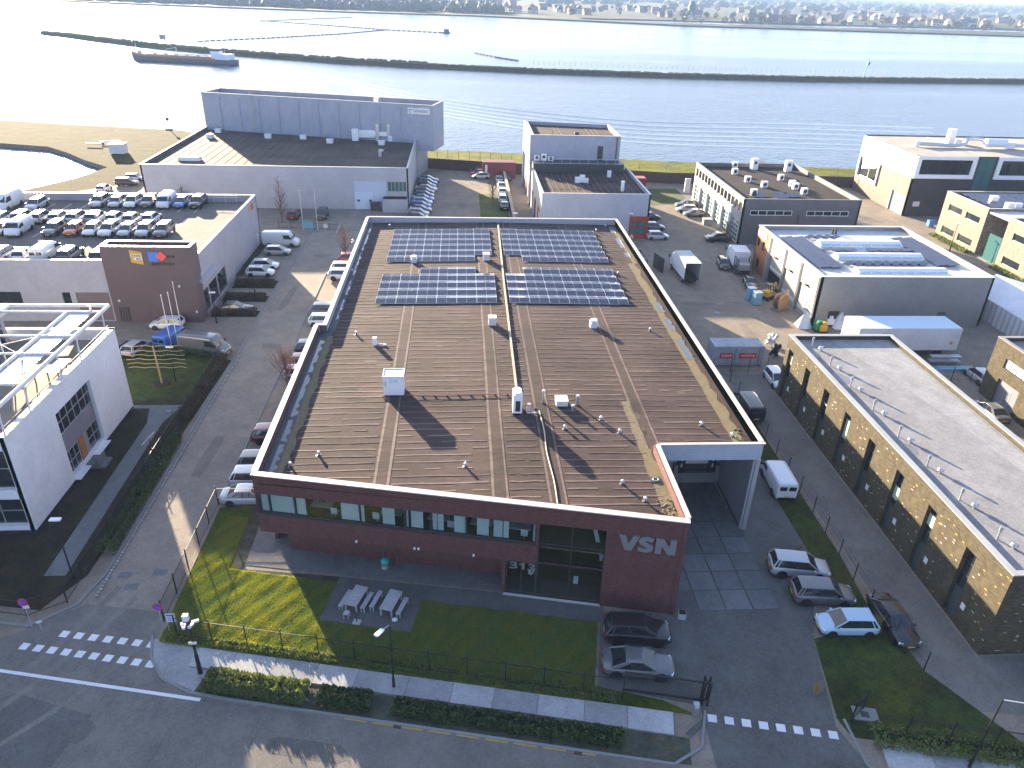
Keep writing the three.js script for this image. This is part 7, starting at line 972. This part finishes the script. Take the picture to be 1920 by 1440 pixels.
// ---------------------------------------------------------------- street furniture
function lamp(x, z, h, label, { arm = 0, turn = 0 } = {}) { const o = thing('street_lamp', label, 'street lamp', [x, 0, z], turn); mesh('pole', [cyl(0.07, 0.045, h), cyl(0.1, 0.1, 0.9)], M.fence, o); if (arm) { mesh('arm', rod(V3(0, h - 0.05, 0), V3(arm, h + 0.35, 0), 0.035, 6), M.alu, o); mesh('lamp_head', new THREE.BoxGeometry(0.75, 0.1, 0.28).rotateZ(0.25).translate(arm + 0.25, h + 0.42, 0), M.whiteGloss, o); } else mesh('lamp_head', bx(0.75, 0.12, 0.32, 0.1, h, 0), M.whiteGloss, o); return o; }
lamp(-4.5, -33.0, 5.6, 'street lamp with a bent pale arm standing in the hedge', { arm: 0.9, turn: -P2 - 0.45 }); lamp(-29.1, -43.7, 5.5, 'street lamp with flat head inside the garden fence corner'); lamp(-32.0, -91.0, 4.2, 'street lamp beside the clipped hedge by the sign wall'); lamp(-29.3, -100.4, 4.4, 'slim dark lamp post between the side street bays'); lamp(29.7, -26.0, 6, 'street lamp with a curved arm on the right-hand footpath', { arm: 1.5, turn: -0.5 }); lamp(29.6, -127.4, 5, 'lamp post in front of the tower building wall'); lamp(9.4, -130.4, 4, 'lamp at the end of the long garden wall'); lamp(87, -123, 5, 'lamp post on the lit lane by the stone building'); lamp(-31.9, -74.9, 4.2, 'slim garden lamp post beside the trained plane tree');
{ // dark pole with cameras at the corner
  const o = thing('camera_pole', 'black pole with a cluster of white cameras at the street corner', 'camera pole', [-17.1, 0, -34.6]); mesh('pole', [cyl(0.16, 0.12, 1.7), cyl(0.09, 0.08, 3.2, 0, 1.7, 0)], M.fence, o); mesh('camera_box', bx(0.34, 0.42, 0.3, -0.08, 4.75, 0), M.white, o); for (const [x, z, a] of [[-0.3, 0.2, 0.5], [0.25, 0.25, -0.4], [0.4, -0.1, -1.2], [-0.15, 0.3, 0.1]]) mesh('camera', bx(0.16, 0.14, 0.42, x, 4.45, z, a), M.white, o); mesh('notice', bx(0.5, 0.2, 0.03, 0.02, 2.75, 0.12), M.white, o);
}
function parkingSign(x, z, label, board) { const o = thing('no_parking_sign', label, 'road sign', [x, 0, z]); mesh('pole', cyl(0.035, 0.035, 2.5), M.alu, o); const d = mesh('disc', new THREE.CylinderGeometry(0.32, 0.32, 0.03, 22).rotateX(P2 - 0.1).translate(0, 2.4, 0.05), M.signRed, o); mesh('disc_face', new THREE.CylinderGeometry(0.25, 0.25, 0.034, 22).rotateX(P2 - 0.1).translate(0, 2.4, 0.053), M.signBlue, d); mesh('slash', new THREE.BoxGeometry(0.5, 0.06, 0.02).rotateZ(-0.78).rotateX(-0.1).translate(0, 2.4, 0.072), M.signRed, d); mesh('text_plate', board ? bx(0.62, 0.75, 0.03, 0.65, 0.95, 0.02) : bx(0.44, 0.28, 0.03, 0.12, 1.85, 0.05), M.white, o); if (board) { mesh('plate_posts', [bx(0.05, 1.7, 0.05, 0.36, 0, 0), bx(0.05, 1.7, 0.05, 0.94, 0, 0)], M.alu, o); mesh('plate_print', [bx(0.5, 0.12, 0.01, 0.65, 1.52, 0.04), bx(0.48, 0.03, 0.01, 0.65, 1.4, 0.04), bx(0.4, 0.03, 0.01, 0.63, 1.3, 0.04), bx(0.46, 0.03, 0.01, 0.65, 1.18, 0.04), bx(0.36, 0.03, 0.01, 0.62, 1.08, 0.04)], M.signBlue, o); } }
parkingSign(-20.6, -38.2, 'round no-parking sign with a white notice board at the fence corner', true); parkingSign(-29.7, -38.9, 'round no-parking sign with small text plate by the garden fence', false);
{ const o = thing('direction_plate', 'small white plate on a low post by the no-parking sign', 'sign', [-28.9, 0, -38.6]); mesh('post', cyl(0.03, 0.03, 0.8), M.alu, o); mesh('plate', bx(0.42, 0.18, 0.03, 0, 0.75, 0.02, 0, 0.4), M.white, o); }
for (const [px, py, tx, ty, l] of [[323, 656, 310, 585, 'left flagpole of the three beside the blue van'], [335, 650, 320, 572, 'middle flagpole of the three beside the blue van'], [343, 628, 331, 560, 'right flagpole of the three beside the blue van'], [569, 432, 564, 377, 'flagpole nearest the bare poplar at the pale hall'], [596, 432, 591, 377, 'flagpole beside the blue notice board at the pale hall']]) { const p = G(px, py, 0), o = thing('flagpole', l, 'flagpole', [p.x, 0, p.z]); mesh('pole', cyl(0.06, 0.035, 7), M.white, o); mesh('finial', new THREE.SphereGeometry(0.08, 8, 6).translate(0, 7.05, 0), M.white, o); mesh('pole_base', cyl(0.14, 0.12, 0.25), M.steel, o); }
{ const p = G(580, 432, 0), o = thing('notice_board', 'blue and white notice board at the low fence of the pale hall', 'sign', [p.x, 0, p.z + 0.5]); mesh('board', bx(1.6, 1.2, 0.06, 0, 0.5, 0), M.lightBlue, o); mesh('header', bx(1.62, 0.25, 0.07, 0, 1.7, 0), M.teal, o); mesh('legs', [bx(0.06, 0.5, 0.06, -0.6), bx(0.06, 0.5, 0.06, 0.6)], M.steel, o); const q = G(612, 435, 0), r2 = thing('round_notice', 'round white sign on the low fence of the pale hall', 'sign', [q.x, 0, q.z + 0.4]); mesh('disc', new THREE.CylinderGeometry(0.4, 0.4, 0.04, 20).rotateX(P2).translate(0, 1.2, 0), M.white, r2); mesh('post', bx(0.06, 1.2, 0.06), M.steel, r2); }
// picnic tables, benches, stool on the patio
function picnicTable(u, n, label) { const p = SF(u, n), o = thing('picnic_table', label, 'table', [p.x, 0.024, p.z], U_ANG - 0.12, 'tables on the patio'); for (let k = 0; k < 4; k++) mesh('plank', bx(0.235, 0.05, 2.0, -0.36 + k * 0.24, 0.7, 0), M.slabLight, o); for (const a of [-1, 1]) for (const b of [-1, 1]) mesh('leg', bx(0.1, 0.7, 0.1, a * 0.4, 0, b * 0.9), M.slabLight, o); mesh('apron', [bx(0.86, 0.1, 0.06, 0, 0.6, 0.9), bx(0.86, 0.1, 0.06, 0, 0.6, -0.9)], M.slabLight, o); }
function bench(u, n, label) { const p = SF(u, n), o = thing('bench', label, 'bench', [p.x, 0.024, p.z], U_ANG - 0.12, 'benches on the patio'); for (let k = 0; k < 2; k++) mesh('plank', bx(0.165, 0.05, 1.7, -0.085 + k * 0.17, 0.42, 0), M.slabLight, o); for (const b of [-1, 1]) for (const a of [-1, 1]) mesh('leg', bx(0.08, 0.42, 0.08, a * 0.12, 0, b * 0.75), M.slabLight, o); }
picnicTable(8.15, 2.75, 'grey slatted table with benches on both sides'); picnicTable(10.75, 2.75, 'grey slatted table with a bench on its right only'); bench(7.35, 2.85, 'bench left of the first slatted table'); bench(8.95, 2.8, 'bench right of the first slatted table'); bench(9.55, 2.55, 'bench standing free between the two slatted tables'); bench(11.6, 2.9, 'bench right of the second slatted table');
{ const p = SF(7.9, 4.2), o = thing('stool', 'small square stool in front of the first slatted table', 'stool', [p.x, 0.024, p.z], U_ANG); mesh('seat', bx(0.4, 0.05, 0.4, 0, 0.42, 0), M.slabLight, o); for (const a of [-1, 1]) for (const b of [-1, 1]) mesh('leg', bx(0.06, 0.42, 0.06, a * 0.16, 0, b * 0.16), M.slabLight, o); const q = SF(8.75, 4.55), s = thing('flat_stand', 'flat grey slab with a short pole in front of the tables', 'parasol base', [q.x, 0.024, q.z], U_ANG); mesh('slab', bx(0.55, 0.07, 0.5), M.slabLight, s); mesh('pole', cyl(0.03, 0.03, 1.1), M.frameDark, s); const e = SF(11.35, 4.0); single('paper_bag', new THREE.IcosahedronGeometry(0.2, 0).scale(1.2, 0.8, 0.9).translate(e.x, 0.18, e.z), M.white, 'crumpled white bag lying by the second table leg', 'bag');
  const g = SF(9.1, -1.2), w = thing('garden_globe', 'green ball with a pot and sticks by the recessed front wall', 'ornament', [g.x, 0.03, g.z]); mesh('ball', new THREE.SphereGeometry(0.33, 18, 12).translate(0, 0.6, 0), M.teal, w); mesh('pot', cyl(0.3, 0.24, 0.28), M.slabGrey, w); mesh('sticks', [rod(V3(0.3, 0, -0.2), V3(0.4, 1.1, -0.25), 0.02, 4), rod(V3(-0.1, 0.6, -0.3), V3(-0.15, 1.4, -0.3), 0.02, 4), rod(V3(0.9, 0, -0.2), V3(0.95, 1.0, -0.2), 0.02, 4), rod(V3(0.3, 0.05, 0), V3(1.0, 0.05, 0.1), 0.02, 4)], M.wood, w);
  const t = SF(31.6, 0.15), pl = thing('planter_pot', 'square pale planter at the brick corner below the VSN letters', 'planter', [t.x, 0, t.z], U_ANG); mesh('pot', bx(0.55, 0.5, 0.55), M.slabLight, pl); mesh('soil_top', bx(0.47, 0.02, 0.47, 0, 0.5, 0), M.soil, pl);
}
{ const p = G(1622, 1340, 0), o = thing('ground_hatch', 'square grey ground hatch in the right-hand lawn', 'hatch', [p.x, 0.02, p.z], U_ANG); mesh('rim', bx(1.5, 0.06, 1.0), M.kerb, o); mesh('plate', bx(0.5, 0.03, 0.4, -0.05, 0.06, 0.05), M.frameDark, o); }
{ const p = G(280, 822, 1.2), o = thing('garden_bar', 'pale slanting bar beside the garden fence of the white building', 'bar', [p.x, 0, p.z]); mesh('bar', rod(V3(-0.5, 0.9, 0.7), V3(0.35, 1.6, -0.5), 0.07, 6), M.coping, o); mesh('stand', bx(0.06, 1.2, 0.06), M.frameDark, o); const q = G(317, 773, 0); single('ground_spot', cyl(0.3, 0.25, 0.14, q.x, 0, q.z, 16), M.kerb, 'round pale ground lamp housing in the garden soil', 'garden lamp'); }
for (const [px, py, l, s] of [[150, 0, 'white shed-like trailer on the grassy spit by the pond', 0]]) { const p = G(223, 283, 0.6); const o = thing('site_cabin', 'small white cabin with a jetty on the grass by the pond', 'cabin', [p.x, 0, p.z]); mesh('cabin_wall', bx(3.4, 2.2, 2.6, 0, 0.15, 0), M.white, o); mesh('cabin_roof', bx(3.6, 0.15, 2.8, 0, 2.35, 0), M.coping, o); const q = G(207, 268, 0.3), j = thing('white_barrier', 'white low barrier rails on the grass near the small cabin', 'barrier', [q.x, 0, q.z]); mesh('rail', [bx(5, 0.3, 0.3, 0, 0.6, 0, 0.2), bx(4, 0.3, 0.3, -3, 0.5, 3, -0.1)], M.white, j); mesh('feet', [bx(0.3, 0.5, 0.5, -2), bx(0.3, 0.5, 0.5, 2)], M.frameDark, j); }
{ const p = G(317, 243, 0), o = thing('shore_marker', 'small marker post on the shore left of the pale hall', 'marker', [p.x, 0, p.z]); mesh('post', cyl(0.12, 0.12, 3), M.frameDark, o); mesh('board', bx(0.9, 0.7, 0.1, 0, 2.6, 0), M.frameDark, o); mesh('foot', bx(1.6, 0.3, 1.6), M.kerb, o); }

// ---------------------------------------------------------------- on the water
{ // tanker barge heading left
  const a = G(250, 112, WATER_Y), b = G(444, 122, WATER_Y), L = a.distanceTo(b), ang = Math.atan2(-(a.z - b.z), a.x - b.x); const o = thing('tanker_barge', 'orange and grey tanker barge with white wheelhouse sailing past the dam', 'ship', [(a.x + b.x) / 2, WATER_Y, (a.z + b.z) / 2], ang), X = (f) => (f - 0.5) * L;
  const sec = [[0, 2.6, -0.4, 2.6], [0.03, 3.4, -0.5, 2.4], [0.12, 3.7, -0.6, 2.2], [0.85, 3.7, -0.6, 2.6], [0.93, 3.1, -0.5, 3.4], [0.98, 1.6, 0.2, 4.2], [1.0, 0.4, 1.4, 4.6]]; const rg = [[0, 1, 0], [0.9, 1, 0], [1, 0.95, 0], [1, 0.4, 0], [0.92, 0, 0], [0, 0, 0]];
  mesh('hull', loft(sec.map(([f, w, y0, y1]) => [X(f), w, y0, y1]), rg), std([0.10, 0.10, 0.12], { roughness: 0.6 }), o); mesh('orange_strake', loft([[X(0.17), 3.74, 1.7, 2.9], [X(0.85), 3.74, 1.9, 3.2], [X(0.93), 3.15, 2.4, 4.0], [X(0.965), 2.1, 3.0, 4.5]], rg), std([0.50, 0.17, 0.05], { roughness: 0.6 }), o);
  mesh('tank_deck', bb(X(0.2), X(0.88), 3.2, 3.5, -2.9, 2.9), M.coping, o); for (const z of [-1.2, 0, 1.2]) mesh('deck_pipe', rod(V3(X(0.2), 3.9, z), V3(X(0.86), 3.9, z), 0.18, 6), M.steel, o); for (let k = 0; k < 12; k++) mesh('hatch', cyl(0.55, 0.55, 0.7, X(0.23 + k * 0.052), 3.5, k % 2 ? 1.7 : -1.7, 10), k % 3 ? M.cladBlue : M.white, o);
  mesh('crane_mast', [rod(V3(X(0.56), 3.5, 0), V3(X(0.56), 7.2, 0), 0.2, 6), rod(V3(X(0.56), 7, 0), V3(X(0.66), 6, 0), 0.14, 6)], M.white, o); mesh('aft_house', bb(X(0.04), X(0.2), 2.4, 5.0, -3.2, 3.2), M.whiteGloss, o); const w = mesh('wheelhouse', bb(X(0.14), X(0.2) + 1.0, 5.0, 7.6, -2.2, 2.2), M.whiteGloss, o); mesh('wheelhouse_window', [bb(X(0.14) - 0.03, X(0.2) + 1.03, 6.3, 7.2, -2.23, 2.23)], M.glass, w); mesh('wheelhouse_roof', bb(X(0.13), X(0.2) + 1.4, 7.6, 7.8, -2.5, 2.5), M.white, w); for (let k = 0; k < 4; k++) mesh('porthole', bb(X(0.06) + k * 2, X(0.06) + 0.7 + k * 2, 3.8, 4.4, 3.2, 3.24), M.frameDark, o); mesh('mast', rod(V3(X(0.1), 5, 0), V3(X(0.1), 8.6, 0), 0.1, 5), M.white, o); mesh('bow_gear', [rod(V3(X(0.95), 4, 0), V3(X(0.95), 8, 0), 0.12, 5), bx(1.2, 0.9, 2, X(0.92), 4, 0)], M.white, o);
  // wake: low crests trailing behind
  const crest = (pts, w, h) => { const A = [], Bm = [], C = []; pts.forEach(([x, z], i) => { const p = pts[Math.max(0, i - 1)], q = pts[Math.min(pts.length - 1, i + 1)], t = V3(q[0] - p[0], 0, q[1] - p[1]).normalize(), f = Math.sin(Math.PI * (i + 0.15) / (pts.length - 0.7)); A.push([x - t.z * w, WATER_Y + 0.004, z + t.x * w]); Bm.push([x, WATER_Y + 0.01 + h * Math.max(0.1, f), z]); C.push([x + t.z * w, WATER_Y + 0.004, z - t.x * w]); }); return [ribbon(Bm, A), ribbon(C, Bm)]; };
  const list = []; for (let k = 0; k < 6; k++) { const base = [[600 + 20 * k, 140 + k * 7], [680, 156 + k * 7], [800, 182 + k * 6], [1000, 210 + k * 7], [1200, 228 + k * 8], [1450, 232 + k * 9], [1750, 240 + k * 9]].map(([px, py]) => { const p = G(px, py, WATER_Y); return [p.x, p.z]; }), cv = new THREE.CatmullRomCurve3(base.map(([x, z]) => V3(x, 0, z))), n = 34; list.push(...crest(cv.getPoints(n).map(p => [p.x, p.z]), 1.6, 0.16 - 0.015 * k)); }
  struct('ship_wake', list, phys([0.04, 0.075, 0.11], { roughness: 0.2, ior: 1.36 }));
}
function boom(pixels, label) { const pts = pixels.map(([x, y]) => G(x, y, WATER_Y)), o = thing('floating_boom', label, 'boom', pts[0].toArray()); for (let i = 0; i + 1 < pts.length; i++) { const a = pts[i].clone().sub(pts[0]), b = pts[i + 1].clone().sub(pts[0]), n = Math.min(60, Math.round(a.distanceTo(b) / 5)); for (let k = 0; k < n; k++) mesh('float', beam(a.clone().lerp(b, k / n).setY(0.35), a.clone().lerp(b, (k + 0.7) / n).setY(0.35), 1.0, 0.7), M.cladDark, o); } }
boom([[490, 40], [580, 36], [662, 33]], 'floating boom nearest the far wooded shore'); boom([[487, 39], [600, 47], [735, 57], [832, 62]], 'floating boom leading to the small moored pontoon'); boom([[372, 78], [500, 72], [640, 64], [728, 56]], 'floating boom running from the dam towards the pontoon'); boom([[890, 100], [930, 108], [974, 115]], 'short floating boom behind the dam');
{ const p = G(836, 62, WATER_Y), o = thing('pontoon', 'small dark pontoon hut moored at the end of a boom', 'pontoon', [p.x, WATER_Y, p.z]); mesh('raft', bx(8, 0.8, 5), M.frameDark, o); mesh('hut', bx(4.5, 2.4, 4, 0.6, 0.8, 0), M.cladDark, o); mesh('hut_roof', bx(5, 0.2, 4.4, 0.6, 3.2, 0), M.steel, o); const q = G(306, 78, 1.5), c = thing('dam_hut', 'small blue grey lookout on the dam behind the barge', 'lookout', [q.x, 1.5, q.z]); mesh('cabin', bx(3, 2.6, 3, 0, 1.4, 0), M.cladBlue, c); mesh('legs', [bx(0.3, 1.5, 0.3, -1), bx(0.3, 1.5, 0.3, 1)], M.steel, c); mesh('platform', bx(4.6, 0.3, 3.6, -0.4, 4.0, 0), M.steel, c);
  const b = G(1618, 146, 1.5), e = thing('dam_beacon', 'green beacon on a leaning post on the dam', 'beacon', [b.x, 1.5, b.z]); mesh('post', rod(V3(0, 0, 0), V3(1.0, 8, 0), 0.22, 6), M.teal, e); mesh('lantern', bx(1.2, 1.6, 1.2, 1.2, 6.2, 0), M.teal, e); mesh('topmark', rod(V3(1, 8, 0), V3(0.9, 10.5, 0), 0.08, 5), M.frameDark, e); }
{ const o = thing('stake_row', 'long row of wooden stakes standing in the water beyond the dam', 'stakes', [200, WATER_Y, -470]); const g = [], gp = [[1000, 117], [1200, 126], [1400, 131], [1600, 133], [1920, 139]].map(([x, y]) => G(x, y, WATER_Y)); for (let i = 0; i + 1 < gp.length; i++) { const n = Math.round(gp[i].distanceTo(gp[i + 1]) / 3.2); for (let k = 0; k < n; k++) { const p = gp[i].clone().lerp(gp[i + 1], k / n); g.push(bx(0.2, 0.8 + 0.3 * R(), 0.2, p.x - 200, 0, p.z + 470)); } } mesh('stakes', g, std([0.22, 0.2, 0.18]), o).userData.kind = 'stuff'; }

// ---------------------------------------------------------------- the far shore
{
  const r = rng(808), wallC = [std([0.24, 0.14, 0.09]), std([0.45, 0.42, 0.38]), std([0.16, 0.10, 0.08]), std([0.5, 0.5, 0.5])], roofC = [std([0.12, 0.09, 0.09]), std([0.20, 0.10, 0.07]), std([0.07, 0.075, 0.085])], gab = (w, h, d) => { const s = new THREE.Shape([[-d / 2, 0], [d / 2, 0], [0, h]].map(p => new THREE.Vector2(...p))); return merged(new THREE.ExtrudeGeometry(s, { depth: w, bevelEnabled: false }).translate(0, 0, -w / 2).rotateY(P2)); };
  const protos = []; for (let k = 0; k < 6; k++) { const w = 9 + 2.5 * k % 7, d = 8 + (k % 3), h = 4.5 + (k % 3) * 0.8; protos.push({ wall: merged(bb(-w / 2, w / 2, 0, h, -d / 2, d / 2)), gable: gab(w - 0.3, 4.2, d - 0.2).clone().translate(0, h, 0), roof: merged([gab(w + 0.8, 4.7, d + 1).clone().translate(0, h - 0.15, 0)]), win: merged([-1, 1].map(s => bb(s * w * 0.25 - 0.8, s * w * 0.25 + 0.8, 1.2, 2.8, d / 2, d / 2 + 0.06))), wc: k % 4, rc: k % 3, chim: merged(bx(0.8, 1.6, 0.8, w * 0.3, h + 3.8, 0)) }); }
  const words = ['brown brick', 'cream walled', 'dark brick', 'white walled'], rw = ['dark roofed', 'red roofed', 'slate roofed'];
  const spots = []; for (let k = 0; k < 120; k++) { const row = k % 5, x = 40 + r() * 1400, z = -1260 - row * 95 - r() * 60; spots.push([x, z]); } for (let k = 0; k < 34; k++) spots.push([640 + r() * 500, -1210 - r() * 90]); for (let k = 0; k < 16; k++) spots.push([420 + r() * 120, -1185 - r() * 25]);
  spots.forEach(([x, z], i) => { const p = protos[i % 6], o = thing('village_house', `${words[p.wc]} ${rw[p.rc]} house in the village across the river`, 'house', [x, 0.8, z], [0, P2, 0.3, -0.4][i % 4], 'houses in the village across the river'); const add = (n, g, m) => { const q = new THREE.Mesh(g, m); q.name = n; o.add(q); return q; }; add('wall', p.wall, wallC[p.wc]); add('roof', p.roof, roofC[p.rc]); add('windows', p.win, M.glass).userData.kind = 'stuff'; add('chimney', p.chim, wallC[2]); });
  // loose trees among the houses: a few shapes, copied
  const kinds = []; for (let k = 0; k < 4; k++) { const g = []; for (let j = 0; j < 60; j++) { const a = r() * 6.3, e = Math.acos(2 * r() - 1), q = 0.75 + 0.35 * r(); const t = new THREE.TetrahedronGeometry(0.9 + r() * 0.8, 0); t.rotateX(r() * 3).rotateY(r() * 6).translate(Math.sin(e) * Math.cos(a) * 3.6 * q, 6.5 + Math.cos(e) * 4.2 * q, Math.sin(e) * Math.sin(a) * 3.6 * q); g.push(t); } kinds.push({ crown: merged(g), trunk: merged(cyl(0.35, 0.2, 4, 0, 0, 0, 6)), m: [std([0.07, 0.056, 0.042]), std([0.09, 0.065, 0.045]), std([0.04, 0.05, 0.03]), std([0.12, 0.078, 0.05])][k] }); }
  const tw = ['grey brown', 'brown', 'dark green', 'russet'];
  for (let k = 0; k < 150; k++) { const d = kinds[k % 4], near = k < 46; const x = near ? 260 + r() * 620 : -120 + r() * 1600, z = near ? -1075 + 25 * r() - (x > 480 ? 30 : 0) : -1180 - r() * 520, o = thing('shore_tree', `${tw[k % 4]} winter tree ${near ? 'on the narrow far bank' : 'among the far houses'}`, 'tree', [x, 0.6, z], r() * 6, near ? 'trees on the narrow far bank' : 'trees among the far houses'); const s = (near ? 0.35 : 0.6) + 0.6 * r(); o.scale.set(s * 1.2, s, s * 1.2); for (const [n, g, m] of [['trunk', d.trunk, M.bark], ['crown', d.crown, d.m]]) { const q = new THREE.Mesh(g, m); q.name = n; o.add(q); } }
  // the wood on the left and at the horizon reads as one mass
  const n = 9000, im = new THREE.InstancedMesh(merged([0, 1, 2].map(k => new THREE.IcosahedronGeometry(5, 0).scale(1, 1.25, 1).translate((k - 1) * 4.5, 5 + (k % 2) * 2.5, (k % 2) * 3))), std([0.04, 0.042, 0.034]), n), m4 = new THREE.Matrix4(), q4 = new THREE.Quaternion();
  for (let k = 0; k < n; k++) { const far = k > 4200; const x = far ? -3500 + r() * 7500 : -1500 + r() * 1560, z = far ? -2000 - r() * 5200 : -1215 - 0.22 * Math.max(0, -x - 160) - Math.pow(r(), 1.4) * 900, s = 0.6 + 0.7 * r(); m4.compose(V3(x, -1, z), q4.setFromAxisAngle(V3(0, 1, 0), r() * 6), V3(s * (far ? 2.2 : 1), s * (far ? 1.2 : 1), s * (far ? 2.2 : 1))); im.setMatrixAt(k, m4); im.setColorAt(k, lin(0.7 + 0.6 * r(), 0.75 + 0.4 * r(), 0.7 + 0.5 * r())); }
  im.name = 'far_wood'; tag(im, 'distant bare woodland along the horizon beyond the river', 'wood', null, 'stuff'); scene.add(im);
  const c = thing('harbour_crane', 'dark green harbour crane on the meadow across the river', 'crane', [340, 0.8, -1210]); mesh('legs', [-1, 1].flatMap(a => [-1, 1].map(b => rod(V3(a * 7, 0, b * 5), V3(a * 3, 12, b * 2), 0.7, 5))), std([0.03, 0.09, 0.07]), c); mesh('house', [bx(9, 7, 7, 0, 12, 0), bx(6, 5, 6, 0, 19, 0)], std([0.05, 0.10, 0.10]), c); mesh('jib', beam(V3(2, 22, 0), V3(14, 9, 0), 1.2, 1.2), std([0.03, 0.09, 0.07]), c);
}
scene.traverse(o => { if (o.isMesh) { o.castShadow = true; o.receiveShadow = true; } });
renderer.render(scene, camera);
